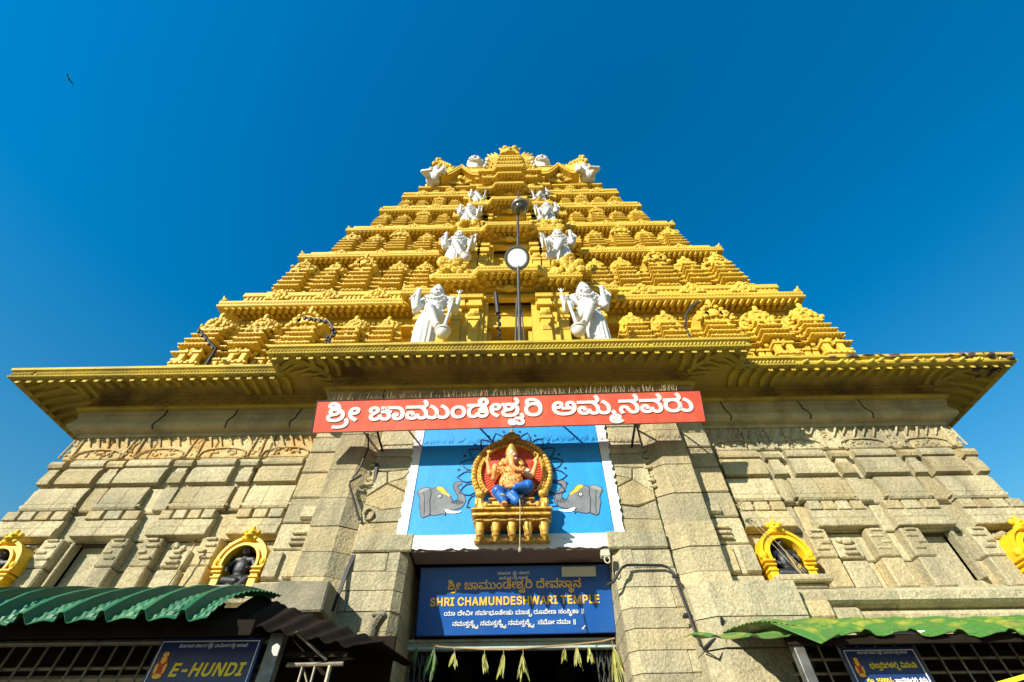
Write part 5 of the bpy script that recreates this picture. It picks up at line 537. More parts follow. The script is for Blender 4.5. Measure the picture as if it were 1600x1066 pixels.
def wall_side(s):
    """relief of one wall bay; u runs away from the doorway"""
    mb = MB(); jt = MB()
    X = lambda u: s*u
    def blk(u0, u1, yf, z0, z1, yb=6.62, c=.016): mb.bx(X(u0), X(u1), yf, yb, z0, z1, c)
    def pro(u0, u1, pts, yb=6.6, e=0.0, eo=None):
        a, b = (X(u0), X(u1)); lo, hi = min(a, b), max(a, b)
        if yb < 6.65: pts = [(6.5-(6.5-y)*.70, z) for y, z in pts]; e *= .35
        if u1 > 7.3: e = 0
        mb.prof(lo, hi, pts, yb, e)
    jt.bx(X(3.3), X(5.86), 6.60, 6.9, 0, 6.68); jt.bx(X(6.34), X(W-.02), 6.60, 6.9, 0, 6.68); jt.bx(X(5.86), X(6.34), 6.60, 6.9, 0, 4.08); jt.bx(X(5.86), X(6.34), 6.60, 6.9, 4.72, 6.68)
    # field stones in courses, varied joints
    fr_rows = (6.19, 6.64)
    rows = [(5.64, 6.17, .02), (5.19, 5.62, .0), (4.76, 5.175, .01), (4.345, 4.745, .03), (3.93, 4.335, .03)]
    for z0, z1, dy in rows:
        u = 3.3
        while u < W-.01:
            n = min(W, u+rnd.uniform(.75, 1.35))
            if W-n < .4: n = W
            yy_ = 6.525+dy+j(.012)
            if z1 < 4.8 and u < 6.34 and n > 5.86:            # leave the blind opening hollow
                if u < 5.84: blk(u+.010, 5.855, yy_, z0, z1, 6.7)
                if n > 6.36: blk(6.345, n-.010, yy_, z0, z1, 6.7)
                if z0 < 4.07: blk(max(u, 5.86)+.006, min(n, 6.34)-.006, yy_, z0, 4.08, 6.7)
            else: blk(u+.010, n-.010, yy_, z0, z1, 6.7)
            u = n
    main = mb; mb = fr = MB(); u = 3.3
    while u < W-.01:
        n = min(W, u+rnd.uniform(.6, 1.1)); n = W if W-n < .4 else n
        blk(u+.007, n-.007, 6.515+j(.008), 6.19, 6.64, 6.7); u = n
    # carved frieze: leaf scrolls over arched panels, rounded top at the corner
    for i in range(4):
        c0 = 3.85+i*1.08
        for k in range(5):
            u = c0-.36+k*.17; z = 6.52+j(.012)
            mb.cap((X(u-.05), 6.49, z-.08+j(.02)), (X(u+.05), 6.485, z+.07), .012, .024, 6)
        for k in range(9):
            a = math.pi*k/8; b = math.pi*(k+1)/8
            mb.cap((X(c0+.40*math.cos(a)), 6.495, 6.21+.17*math.sin(a)**.6), (X(c0+.40*math.cos(b)), 6.495, 6.21+.17*math.sin(b)**.6 if k < 7 else 6.21), .014, .014, 6)
        for k in range(12): mb.ell((X(c0+j(.22)), 6.512, 6.24+rnd.uniform(0, .11)), (rnd.uniform(.015, .04), .024, rnd.uniform(.015, .035)), 7, 5)
        for k in range(14): mb.ell((X(c0+.54+j(.09)), 6.512, 6.25+rnd.uniform(0, .34)), (rnd.uniform(.015, .04), .024, rnd.uniform(.015, .045)), 7, 5)
        mb.cap((X(c0+.44), 6.495, 6.22), (X(c0+.47), 6.495, 6.60), .018, .018, 6); mb.cap((X(c0+.64), 6.495, 6.22), (X(c0+.61), 6.495, 6.60), .018, .018, 6)
    mb = main
    # row A: kapota shaped blocks with caps
    def kap(u0, u1, full=True):
        pro(u0, u1, [(6.47, 5.655), (6.385, 5.67), (6.372, 5.76), (6.38, 5.80), (6.39, 5.90), (6.45, 5.975)], e=.34)
        pro(u0+.01, u1-.01, [(6.46, 5.99), (6.405, 6.00), (6.39, 6.035), (6.40, 6.10), (6.45, 6.14)], e=.3)
    for u0, u1 in ((3.47, 4.12), (4.58, 5.22), (5.68, 6.38), (6.80, 7.36)): kap(u0+j(.02), u1+j(.02))
    for u0, u1 in ((4.22, 4.46), (5.32, 5.57), (6.47, 6.70), (7.46, 7.70)):
        pro(u0, u1, [(6.46, 5.965), (6.40, 5.98), (6.37, 6.03), (6.39, 6.09), (6.46, 6.12)], e=.35)
        pro(u0+.03, u1-.03, [(6.46, 5.67), (6.42, 5.68), (6.41, 5.75), (6.43, 5.88)], e=.25)
        pro(u0+.04, u1-.04, [(6.47, 5.66), (6.43, 5.90), (6.45, 5.96)])
    # row B
    for u0, u1 in ((3.42, 4.12), (4.40, 5.24), (5.77, 6.40), (6.74, 7.56)):
        c = u0+(u1-u0)*rnd.uniform(.35, .65)
        for a, b in ((u0, c-.004), (c+.004, u1)):
            pro(a, b, [(6.45, 5.205), (6.40, 5.215), (6.375, 5.245), (6.375, 5.29), (6.40, 5.31), (6.39, 5.325), (6.405, 5.50), (6.44, 5.605)])
        pro(u0-.03, u1+.03, [(6.45, 5.255), (6.385, 5.26), (6.385, 5.29)], e=.2)
    for u0, u1 in ((4.2, 4.33), (5.34, 5.52), (6.47, 6.66)):
        pro(u0, u1, [(6.49, 5.21), (6.46, 5.23), (6.45, 5.40), (6.47, 5.61)], e=.3)
    # row C with slots above
    for u0, u1 in ((3.42, 4.15), (4.46, 5.33), (5.61, 6.44), (6.72, 7.70)):
        c = u0+(u1-u0)*rnd.uniform(.3, .7); dz = j(.008)
        for a, b in ((u0, c-.004), (c+.004, u1)):
            pro(a, b, [(6.44, 4.775+dz), (6.345, 4.785), (6.335, 4.80), (6.345, 4.905), (6.39, 4.92), (6.38, 4.935), (6.40, 5.04), (6.44, 5.06)])
        n = max(3, round((u1-u0)/.24)); q = (u1-u0)/n
        for k in range(n): blk(u0+k*q+.022, u0+(k+1)*q-.022, 6.405+j(.01), 5.05, 5.185, 6.6, .008)
    # pilaster zone
    for u in (4.32, 5.17, 5.66, 6.62, 7.62):
        if s > 0: u += .06
        for z0, z1 in ((3.95, 4.335), (4.345, 4.745)): blk(u-.14, u+.14, 6.40+j(.01), z0, z1, 6.6, .018)
        for k in range(3): blk(u-.12+.10*(k % 2)+j(.02), u+.05+.06*(k % 2), 6.378, 4.44+k*.085, 4.482+k*.085, 6.5, .012)
        blk(u-.09, u+.07, 6.37, 4.70, 4.735, 6.5, .01)
    for u in (4.75, 6.98):
        for z0, z1 in ((3.96, 4.32), (4.36, 4.60)): blk(u-.17, u+.17, 6.46, z0, z1, 6.6, .02)
        for k in range(3): blk(u-.10+.02*k, u+.10-.02*k, 6.42, 4.40+k*.07, 4.445+k*.07, 6.5, .012)
        for k in range(4): mb.ell((X(u+j(.09)), 6.45, 4.62+j(.04)), (.05, .04, .04), 7, 5)
    # recessed blind opening
    u0, u1 = 5.86, 6.34
    for k, (a, b) in enumerate(((u0-.05, u0), (u1, u1+.05))): blk(a, b, 6.46, 4.08, 4.72, 6.78, .01)
    blk(5.80, 6.40, 6.645, 4.0, 4.80, 6.92)
    # plinth ledge under the pilaster zone and the courses below
    for zz in range(1):
        u = 3.2
        while u < W+.3:
            n = min(W+.45, u+rnd.uniform(1.1, 2.0))
            P = [(6.05, 3.40), (6.0, 3.43), (5.98, 3.50), (6.02, 3.545), (6.06, 3.575), (5.94, 3.60), (5.895, 3.63), (5.885, 3.72), (5.92, 3.76), (6.1, 3.82), (6.36, 3.93)] if s > 0 else \
                [(6.22, 3.55), (6.16, 3.58), (6.14, 3.66), (6.20, 3.70), (6.24, 3.73), (6.16, 3.78), (6.13, 3.83), (6.13, 3.93), (6.17, 3.965), (6.36, 3.985)]
            pro(u+.003, n-.003, P, 6.7)
            u = n
    ashlar(mb, *sorted((X(3.3), X(W+.35))), 5.98 if s > 0 else 6.1, 6.7, [0, .5, 1.0, 1.5, 2.0, 2.45, 2.85, 3.15, 3.42 if s > 0 else 3.56], lambda z: [rnd.uniform(.1, .9) for _ in range(4)])
    o = build('carved_wall', mb, 'stone', T); build('mortar_bed', jt, 'joint', o); build('carved_frieze', fr, 'stone_warm' if s < 0 else 'stone', o)
    return o
wall_side(-1); wall_side(1)
# window like recess on the left side gets a real hollow: dark stone box set back
for s in (-1, 1):
    # flank of the projecting gate bay: narrow strip + stepped pilaster
    mb = MB()
    zs = [3.75, 4.08, 4.49, 4.88, 5.28, 5.72, 6.10, 6.40, 6.66]
    ashlar(mb, *sorted((s*2.79, s*3.33)), 6.28, 6.7, zs)
    for z in (4.55, 4.62, 4.70):                              # carved capital on the strip
        mb.bx(s*2.85, s*3.10, 6.23, 6.4, z, z+.045, .012)
    mb.prof(*sorted((s*2.86, s*3.06)), [(6.26, 4.92), (6.22, 4.95), (6.25, 5.12)], 6.4)
    mb.prof(*sorted((s*3.12, s*3.3)), [(6.26, 4.10), (6.235, 4.12), (6.235, 4.44)], 6.4)
    mb.prof(*sorted((s*2.84, s*3.02)), [(6.26, 4.10), (6.235, 4.12), (6.235, 4.44)], 6.4)
    zs = [3.78, 4.04, 4.36, 4.71, 5.14, 5.62, 6.05, 6.32, 6.66]
    for z0, z1 in zip(zs, zs[1:]):                            # main pilaster: front face + splayed inner face
        y = 6.05+j(.012); a, b = 2.36, 2.79
        if z0 > 6: y += .05
        poly = [(s*b, 6.45), (s*b, y), (s*(a+.02), y), (s*2.15, y+.13), (s*2.13, 6.45)]
        if s > 0: poly = poly[::-1]
        P = MB(); P.prism(poly, z0+.005, z1-.005); mb.add(P.v, P.f)
    for z in (5.92, 5.80, 5.72, 5.60, 5.46, 5.38, 5.28):      # little carved mouldings on the inner face
        mb.bx(s*2.08, s*2.2, 6.12+j(.02), 6.4, z, z+.05+j(.012), .014)
    # stepped foot of the pilaster
    zs = [0, .6, 1.2, 1.8, 2.3, 2.75, 3.12, 3.42, 3.80]
    for k, (z0, z1) in enumerate(zip(zs, zs[1:])):
        y = 5.86-.02*k+j(.01) if s > 0 else 5.96
        b = 3.36 if s > 0 else 2.86
        poly = [(s*b, 6.5), (s*b, y), (s*2.34, y), (s*2.13, y+.12), (s*2.11, 6.5)]
        if s > 0: poly = poly[::-1]
        P = MB(); P.prism(poly, z0+.005, z1-.005); mb.add(P.v, P.f)
    if s > 0:
        mb.bx(3.34, 4.05, 6.02, 6.5, 3.90, 3.985, .02); mb.bx(3.36, 3.98, 6.10, 6.5, 3.84, 3.90, .015); mb.bx(3.38, 3.9, 6.16, 6.5, 3.78, 3.84, .015)
        mb.bx(3.36, 3.75, 5.84, 6.5, 3.42, 3.62, .03); mb.bx(3.75, 4.1, 5.9, 6.5, 3.40, 3.56, .03)
    po = build('pilaster', mb, 'stone', T)
    # crazy-jointed masonry beside the painted panel and the jamb below it
    mb = MB(); jt = MB()
    jt.bx(s*1.5, s*2.13, 6.20, 6.5, 0, 6.66)
    def cell(pts, y=6.13):
        pts = [(s*u, z) for u, z in pts]
        c = Vector((sum(p[0] for p in pts)/len(pts), sum(p[1] for p in pts)/len(pts)))
        y += j(.012); n = len(pts)
        q = [c+(Vector(p)-c)*(1-.009/max(.05, (Vector(p)-c).length)) for p in pts]
        q2 = [c+(Vector(p)-c)*(1-.026/max(.05, (Vector(p)-c).length)) for p in pts]
        v = [(p.x, 6.26, p.y) for p in q]+[(p.x, y+.014, p.y) for p in q]+[(p.x, y, p.y) for p in q2]
        f = [tuple(range(2*n, 3*n)), tuple(range(n))]+[(k*n+i, k*n+(i+1) % n, (k+1)*n+(i+1) % n, (k+1)*n+i) for k in (0, 1) for i in range(n)]
        mb.add(v, f)
    a, b = 1.52, 2.14
    for P in ([(a, 6.42), (b, 6.42), (b, 6.66), (a, 6.66)], [(a, 6.12), (b, 6.1), (b, 6.42), (a, 6.42)], [(a, 5.88), (b, 5.9), (b, 6.1), (a, 6.12)],
              [(a, 5.66), (1.9, 5.62), (b, 5.64), (b, 5.9), (a, 5.88)], [(a, 5.66), (1.9, 5.62), (1.86, 5.42), (1.62, 5.5)], [(a, 5.66), (1.62, 5.5), (1.86, 5.42), (a, 5.25)],
              [(1.9, 5.62), (b, 5.64), (b, 5.20), (1.86, 5.42)], [(a, 5.25), (1.86, 5.42), (b, 5.20), (b, 5.08), (1.86, 4.98), (a, 5.02)],
              [(a, 5.02), (1.86, 4.98), (b, 5.08), (b, 4.78), (a, 4.80)], [(a, 4.60), (b, 4.60), (b, 4.78), (a, 4.80)]): cell(P)
    # lintel corbel and jamb courses with a chamfered reveal
    mb.bx(s*1.31, s*2.12, 6.075, 6.7, 4.36, 4.60, .02)
    zs = [4.36, 4.11, 3.88, 3.64, 3.42, 3.20, 2.98, 2.74, 2.5, 2.2, 1.8, 1.4, 1.0, .5, 0]
    for k, (z1, z0) in enumerate(zip(zs, zs[1:])):
        y = 6.10+j(.01); xs = [1.47, 2.13]
        if k in (0, 2, 5, 7): xs = [1.47, 1.62+.2*(k % 3), 2.13]
        poly = [(s*1.37, 7.3), (s*1.37, y+.10), (s*1.47, y), (s*(xs[1]-.004), y), (s*(xs[1]-.004), 7.3)]
        if s < 0: poly = poly[::-1]
        P = MB(); P.prism(poly, z0+.005, z1-.005); mb.add(P.v, P.f)
        if len(xs) > 2: mb.bx(s*(xs[1]+.004), s*2.13, y+.004, 6.6, z0+.005, z1-.005, .012)
    jo = build('door_jamb', mb, 'stone', T); build('mortar_bed', jt, 'joint', jo)
# projecting weathered stone box on the left pilaster foot
mb = MB(); mb.bx(-2.76, -2.13, 5.66, 6.3, 3.50, 3.84, .02); mb.bx(-3.3, -2.7, 6.1, 6.5, 3.84, 3.99, .015)
build('stone_block', mb, 'stone_dark', T)
# passage behind the doorway
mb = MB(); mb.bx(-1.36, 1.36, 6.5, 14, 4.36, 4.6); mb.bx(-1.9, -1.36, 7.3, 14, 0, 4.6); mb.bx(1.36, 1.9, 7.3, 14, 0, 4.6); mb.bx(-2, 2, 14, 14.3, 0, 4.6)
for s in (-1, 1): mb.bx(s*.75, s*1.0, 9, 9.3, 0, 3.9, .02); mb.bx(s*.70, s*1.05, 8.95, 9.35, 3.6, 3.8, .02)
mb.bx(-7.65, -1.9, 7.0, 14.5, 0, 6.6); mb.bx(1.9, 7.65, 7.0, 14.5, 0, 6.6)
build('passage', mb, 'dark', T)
mb = MB(); mb.bx(-2.14, 2.14, 6.34, 6.9, 4.6, 6.66); build('backing_wall', mb, 'joint', T)
mb = MB(); mb.bx(-1.36, 1.36, 6.12, 7.05, 4.36, 4.384, .006); build('lintel_soffit', mb, 'mauve', T)

# stone cornice, yellow chajja eave
YB = 15.0
base = [(-W, YB), (-W, YW), (-3.02, YW), (-3.02, 6.05), (3.02, 6.05), (3.02, YW), (W, YW), (W, YB)]
mb = MB()
mb.sweep(base, [(-.25, 6.60), (.0, 6.64), (.02, 6.70), (.12, 6.715), (.185, 6.75), (.20, 6.80), (.175, 6.86), (.15, 6.93), (.155, 7.0), (.175, 7.01), (.175, 7.09), (-.2, 7.1)])
build('stone_cornice', mb, 'kapota', T)
# cracks between the cornice stones
for x in (-6.35, -5.05, -3.9, 3.9, 5.3, 6.4):
    mb = MB(); pts = []
    for k, (o, z) in enumerate([(.125, 6.715), (.19, 6.75), (.204, 6.80), (.18, 6.86), (.155, 6.93), (.158, 7.0), (.179, 7.01), (.179, 7.09)]):
        pts.append((x+.03*k*(1 if x < 0 else -1)*.4+j(.015), 6.5-o, z))
    mb.tube(pts, .013, 5); build('cornice_crack', mb, 'joint', T)
for x in (-2.2, 1.2):
    mb = MB(); mb.tube([(x+j(.01), 6.05-o, z) for o, z in [(.125, 6.715), (.19, 6.75), (.204, 6.80), (.18, 6.86), (.155, 6.93), (.158, 7.0), (.179, 7.09)]], .013, 5); build('cornice_crack', mb, 'joint', T)
mb = MB()
mb.sweep(base, [(.0, 7.06), (.17, 7.092), (.225, 7.10), (.24, 7.13), (.235, 7.17), (.20, 7.19), (.17, 7.20)])
build('fillet_moulding', mb, 'eave', T)
mb = MB()
mb.sweep(base, [(.12, 7.18), (.165, 7.20), (.165, 7.27), (.15, 7.40), (.19, 7.42), (.19, 7.45), (.24, 7.47), (.40, 7.485), (.58, 7.475), (.74, 7.42), (.86, 7.33), (.93, 7.235), (.955, 7.205)])
for x, y, d, n, a, b, si in along(offset(base, .165), .21, segs=(1, 3, 5)):  # shallow carved leaves on the band
    z = Vector((0, 0, 1)); t = Vector((d.x, d.y, 0)); nn = Vector((n.x, n.y, 0))
    mb.obox((x, y, 7.31), (t*.8+z*.5).normalized(), nn, (z*.8-t*.5).normalized(), .075, .012, .02)
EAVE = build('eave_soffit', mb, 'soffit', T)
# wavy ribs under the eave, cut short at the hips
def under(o):
    P = [(.19, 7.45), (.24, 7.465), (.40, 7.48), (.58, 7.47), (.74, 7.415), (.86, 7.325), (.95, 7.205)]
    for (a, z0), (b, z1) in zip(P, P[1:]):
        if o <= b: return z0+(z1-z0)*(o-a)/(b-a)
    return 7.205
RB = [MB(), MB(), MB()]; tip = offset(base, .95)
for x, y, d, n, a, b, si in along(tip, .20, segs=(0, 1, 2, 3, 4, 5, 6)):
    if si in (0, 6) and min(a, b) > 3.5 and (a if si == 6 else b) > 3.5: continue
    cut = .22
    conv0 = si in (1, 3, 4, 6, 5); 
    sa = a if si in (1, 3, 6) else (9 if si in (5,) else a); sb = b if si in (0, 3, 5) else (9 if si in (1,) else b)
    if si in (2, 4): sa = a if si == 4 else 9; sb = b if si == 2 else 9
    lim = min(sa, sb); o0 = max(cut if (si in (0, 2, 4, 6) or min(a, b) < 1.0) else .45, .95-lim)
    if o0 > .9: continue
    t = Vector((d.x, d.y, 0)); nn = Vector((n.x, n.y, 0)); K = 7; pv = []
    for k in range(K+1):
        o = o0+(.94-o0)*k/K; p = Vector((x, y, 0))+nn*(o-.95); wv = .022*math.sin(k/K*math.pi*2+x*2)
        zz = under(o); hw = .05; dp = .05+(.05*max(0, (o-.6)/.35) if si in (1, 3, 5) else 0)
        for q, h in ((-hw, .01), (-hw*.7, -dp), (hw*.7, -dp), (hw, .01)): pv.append(p+t*(q+wv)+Vector((0, 0, zz+h)))
    f = [(k*4+i, k*4+i+1, (k+1)*4+i+1, (k+1)*4+i) for k in range(K) for i in range(3)]+[(0, 1, 2, 3), (K*4, K*4+1, K*4+2, K*4+3)]
    RB[0 if si < 2 else 2 if si > 4 else 1].add(pv, f)
for (cx, cy, dx, dy) in ((-W, YW, -1, -1), (W, YW, 1, -1), (-3.02, 6.05, -1, -1), (3.02, 6.05, 1, -1)):
    RB[0 if cx < -5 else 2 if cx > 5 else 1].tube([(cx+dx*o, cy+dy*o, under(o)-.02) for o in (.2, .35, .5, .65, .8, .92)], .05, 6)
for s in (-1, 1):                                             # ribs of the bay's short return, between hip and valley
    for i in range(9):
        y = 5.14+i*.125; o0 = max(.2, 6.05-y+.03); o1 = min(.95, 6.5-y-.03); pv = []
        if o1-o0 < .12: continue
        for k in range(8):
            o = o0+(o1-o0)*k/7; yy = y+.022*math.sin(k/7*6.28+i); zz = under(o)
            for q, h in ((-.036, .01), (-.026, -.05), (.026, -.05), (.036, .01)): pv.append((s*(3.02+o), yy+q, zz+h))
        RB[1].add(pv, [(k*4+q, k*4+q+1, (k+1)*4+q+1, (k+1)*4+q) for k in range(7) for q in range(3)]+[(0, 1, 2, 3), (28, 29, 30, 31)])
for mb in RB: build('soffit_rib', mb, 'eave', EAVE)
# lip and weathered top
mb = MB()
mb.sweep(base, [(.90, 7.215), (.955, 7.195), (1.0, 7.20), (1.015, 7.225), (.985, 7.235), (.98, 7.32), (1.0, 7.325), (1.03, 7.34), (1.035, 7.385), (.99, 7.42), (.8, 7.52), (.4, 7.66), (-.3, 7.78), (-3.5, 7.80)])
LIP = build('eave_top', mb, 'eave', T)
rr_ = random.Random(3); TORN = MB()
for run in ((1,), (2,), (3,), (4,), (5,)):
    mb = MB()
    for x, y, d, n, a, b, si in along(offset(base, .985), .062, segs=run):
        if si == 5 and x > 5.0 and rr_.random() < .8: continue
        if rr_.random() < .015: continue
        t = Vector((d.x, d.y, 0)); nn = Vector((n.x, n.y, 0)); z = Vector((0, 0, 1))
        rot = Matrix((tuple((t*.62+z*.78).normalized()), tuple(nn), tuple((z*.62-t*.78).normalized()))).transposed()
        mb.ell((x+nn.x*.008, y+nn.y*.008, 7.275), (.060, .026, .021), 6, 4, rot)
    if run[0] in (1, 3, 5):
        for x, y, d, n, a, b, si in along(offset(base, 1.0), .05, segs=run):
            if si == 5 and x > 5.2: continue
            mb.ell((x, y, 7.205), (.02, .016, .016), 5, 4)
    if run[0] == 5:
        for k in range(12): mb.ell((5.15+.26*k+rr_.uniform(-.05, .05), 5.475, 7.245+rr_.uniform(-.015, .02)), (.085, .04, .032), 7, 5, Matrix.Rotation(-.5, 3, 'Y'))
    build('rope_moulding', mb, 'eave', LIP, smooth=True)
# eroded right hand end of the eave
mb = MB(); r5 = random.Random(11); tp = offset(base, 1.0)
x = 4.9
while x < 8.68:
    w_ = r5.uniform(.10, .42); dd = r5.uniform(-.01, .025)
    z1 = 7.398+r5.uniform(-.012, .010); z0 = z1-r5.uniform(.03, .075)
    if r5.random() < .8:
        n = 7; v = []
        for zz in (z0, z1):
            for k in range(n):
                a_ = 2*math.pi*k/n; v.append((x+w_/2+w_*.55*math.cos(a_)*r5.uniform(.7, 1.1), 5.545-dd+.10*math.sin(a_)*r5.uniform(.6, 1.1), zz+r5.uniform(-.008, .008)))
        mb.add(v, [tuple(range(n)), tuple(range(n, 2*n))]+[(k, (k+1) % n, n+(k+1) % n, n+k) for k in range(n)])
    x += w_*r5.uniform(.6, 1.0)
for k in range(26): mb.ell((8.45+r5.uniform(-.3, .28), 5.62+r5.uniform(-.18, .3), 7.30+r5.uniform(-.07, .1)), (r5.uniform(.04, .09), .05, r5.uniform(.015, .035)), 6, 4)
build('eroded_edge', mb, 'broken', LIP)
# ------------------------------------------------------------------ the tiered yellow pyramid
TIERS = [dict(w=7.44, y=6.76, z=11.15, zb=7.70, bays=[(2.70, 6.46), (1.78, 6.05)], sz=(8.55, 10.50), fy=6.66),
         dict(w=6.80, y=7.40, z=14.60, zb=11.15, bays=[(2.26, 7.04), (1.62, 6.60)], sz=(12.05, 14.08), fy=7.26),
         dict(w=6.20, y=7.98, z=17.50, zb=14.60, bays=[(2.12, 7.50), (1.50, 7.05)], sz=(15.2, 17.02), fy=7.85),
         dict(w=5.66, y=8.52, z=20.30, zb=17.50, bays=[(1.98, 8.06), (1.40, 7.62)], sz=(18.3, 19.86), fy=8.42),
         dict(w=5.20, y=8.98, z=22.75, zb=20.30, bays=[(1.90, 8.50), (1.30, 8.12)], sz=(21.05, 22.36), fy=8.90),
         dict(w=4.78, y=9.40, z=24.85, zb=22.75, bays=[(1.80, 9.0), (1.60, 8.60)], sz=(23.3, 24.5), fy=9.32)]
def tier_path(t, peak=.20, yb=14.6):
    (u1, y1), (u2, y2) = t['bays']; w, y = t['w'], t['y']; pc = u2*.42
    L = [(-w, yb), (-w, y), (-u1, y), (-u1, y1), (-u2, y1), (-u2, y2), (-pc-peak*.9, y2), (-pc, y2-peak)]
    return L+[(-x, yy) for x, yy in reversed(L)]
def shrine_mesh(w, h, d, kind, seed, cols_on=False):
    """one miniature shrine: stepped plinth, columns, stacked cornices with beads and lumps, domed or barrel roof"""
    r = random.Random(seed); mb = MB(); a, b, d1 = w/2, w*.23, d*.74; k0 = h/2.0
    def plan(o, k=1):
        A, B = a*k+o, b*k+o*.7
        D1, D2 = d1*(.5+.5*k)+o, d*(.5+.5*k)+o; s = .10*w*.6
        return [(-A, 0), (-A, -D1), (-B-s, -D1), (-B, -D2), (B, -D2), (B+s, -D1), (A, -D1), (A, 0)]
    def pieces(o, k):
        A, B, D1, D2, g = a*k, b*k, d1*(.5+.5*k), d*(.5+.5*k), .028*w
        L = [(-A-o, 0), (-A-o, -D1-o), (-B-g+o, -D1-o), (-B-g+o, 0)]
        return [L, [(-x, y) for x, y in reversed(L)], [(-B-o, 0), (-B-o, -D2-o), (B+o, -D2-o), (B+o, 0)]]
    def lev(z0, z1, o, k=1, top=None):
        for P, Q in zip(pieces(o*k0, k), pieces((o if top is None else top)*k0, k)):
            n = len(P)
            mb.add([(x, y, z0*h) for x, y in P]+[(x, y, z1*h) for x, y in Q],
                   [tuple(range(n)), tuple(range(n, 2*n))]+[(i, (i+1) % n, n+(i+1) % n, n+i) for i in range(n)])
    def beads(z, o, k, step, sz):
        for x, y, dd, nn, *_ in along(plan(o*k0, k)[::-1][1:-1][::-1] if False else list(reversed(plan(o*k0, k)))[::-1][1:-1], step*k0, None):
            mb.bx(x-sz*k0, x+sz*k0, y-sz*k0, y+sz*k0, z*h-sz*k0*1.3, z*h+sz*k0*1.3)
    def lumps(z, o, k, step, sz):
        for x, y, dd, nn, *_ in along(plan(o*k0, k)[1:-1], step*k0, None):
            if r.random() < .85: mb.ell((x+r.uniform(-.02, .02), y, z*h), (sz*k0*r.uniform(.7, 1.2), sz*k0, sz*k0*r.uniform(.9, 1.6)), 6, 4)
    lev(0, .04, .05); lev(.04, .055, .02); lev(.055, .08, .07); beads(.068, .075, 1, .12, .018)
    z_ = .08; cols = kind_cols = cols_on
    if cols:
        lev(.08, .27, -.09)
        for sx in (-1, 1):                                    # free columns in front of the shaft
            for x, y in ((sx*a*.86, -d1+.01), (sx*a*.52, -d1+.01), (sx*b*.62, -d+.02)):
                q = .055*k0*(w/1.0)**.5+.012
                mb.bx(x-q, x+q, y-q, y+q, .08*h, .24*h, .012); mb.bx(x-q*1.5, x+q*1.5, y-q*1.5, y+q*1.5, .225*h, .255*h); mb.bx(x-q*1.3, x+q*1.3, y-q*1.3, y+q*1.3, .08*h, .105*h)
        z_ = .265
    nc = 4 if cols else 5; dz = (.685-z_)/nc
    for i in range(nc):
        f = i/(nc-1); k = 1-.08*f-.05*(f > .9); o = .13-.06*f; zb_ = z_+i*dz; kn = k
        lev(zb_, zb_+dz*.66, -.21+.05*f, k)
        lumps(zb_+dz*.34, -.01, k, .17, .05)
        for x, y, dd, nn, *_ in along(plan(-.05*k0, k)[1:-1], .19*k0): mb.bx(x-.036*k0, x+.036*k0, y-.035*k0, y+.10*k0, zb_*h, (zb_+dz*.64)*h, .006)
        lev(zb_+dz*.62, zb_+dz*.72, -.02, k, top=o-.01); lev(zb_+dz*.72, zb_+dz*.88, o, k); lev(zb_+dz*.88, zb_+dz*.95, o-.05, k); lev(zb_+dz*.95, zb_+dz, .02, k-.01)
        beads(zb_+dz*.68, o-.02, k, .085, .012)
    lumps(.70, .03, .84, .13, .055); lev(.685, .715, .06, .84)
    for i in range(14):                                       # little seated figures and leaf knots on the front
        zz = r.uniform(.22, .70); xx = r.choice((-1, 1))*a*r.uniform(.3, .8) if i % 3 else r.uniform(-.05, .05); yy = -(d if abs(xx) < b else d1)*(1-.06*zz)
        mb.ell((xx, yy-.02, zz*h), (.05*k0, .05*k0, .075*k0), 6, 5); mb.ell((xx, yy-.035, zz*h+.09*k0), (.032*k0, .035*k0, .036*k0), 6, 4); mb.ell((xx+.05*k0, yy-.03, zz*h-.02), (.03*k0, .03*k0, .03*k0), 5, 4)
    z0 = .71*h; hr = h-z0; dc = -d*.60
    if kind == 'sala':
        A = a*.58
        mb.lathe([(.22*d+.10*k0, -A), (.28*d+.12*k0, -A*.8), (.28*d+.12*k0, A*.8), (.22*d+.10*k0, A)], (0, dc, z0+hr*.28), 14, 'X')
        for sx in (-1, 1): mb.lathe([(.19*d+.09*k0, -.03), (.235*d+.105*k0, 0), (.18*d+.08*k0, .03)], (sx*A, dc, z0+hr*.28), 14, 'X')
        for q in (-.55, 0, .55): mb.ell((A*q, dc, z0+hr*.92), (.06*k0, .06*k0, .11*k0), 6, 5)
        for q in (-.7, -.35, .35, .7): mb.lathe([(.11*k0, -.03), (.12*k0, .03)], (A*q, dc-.29*d-.12*k0, z0+hr*.3), 8, 'Y')
    else:
        R_ = a*.70
        mb.lathe([(R_*.9, 0), (R_*1.08, hr*.12), (R_*1.1, hr*.32), (R_*1.0, hr*.55), (R_*.74, hr*.74), (R_*.34, hr*.83), (R_*.36, hr*.88), (R_*.14, hr*.95), (.01, hr)], (0, dc, z0), 12, sy=min(1, d/w*1.1), fn=lambda t, z: 1+.10*math.cos(6*t))
        for i in range(26):
            t = -math.pi*r.uniform(.05, .95); v_ = r.uniform(.05, .72); q_ = R_*(1.08 if v_ < .5 else 1.08-(v_-.5)*1.5); mb.ell((q_*math.cos(t), dc+q_*min(1, d/w*1.1)*math.sin(t), z0+hr*v_), (r.uniform(.035, .075)*k0, .05*k0, r.uniform(.035, .08)*k0), 6, 4)
        for sx in (-1, 1): mb.cap((sx*R_*.9, dc-.25*R_, z0+hr*.1), (sx*R_*1.1, dc-.3*R_, z0+hr*.5), .06*k0, .03*k0, 6)
    # horseshoe medallion and leaf lumps on the roof front
    zc = z0+hr*.34; yf = dc-(.30*d+.13*k0 if kind == 'sala' else a*.62*min(1, d/w*1.1))
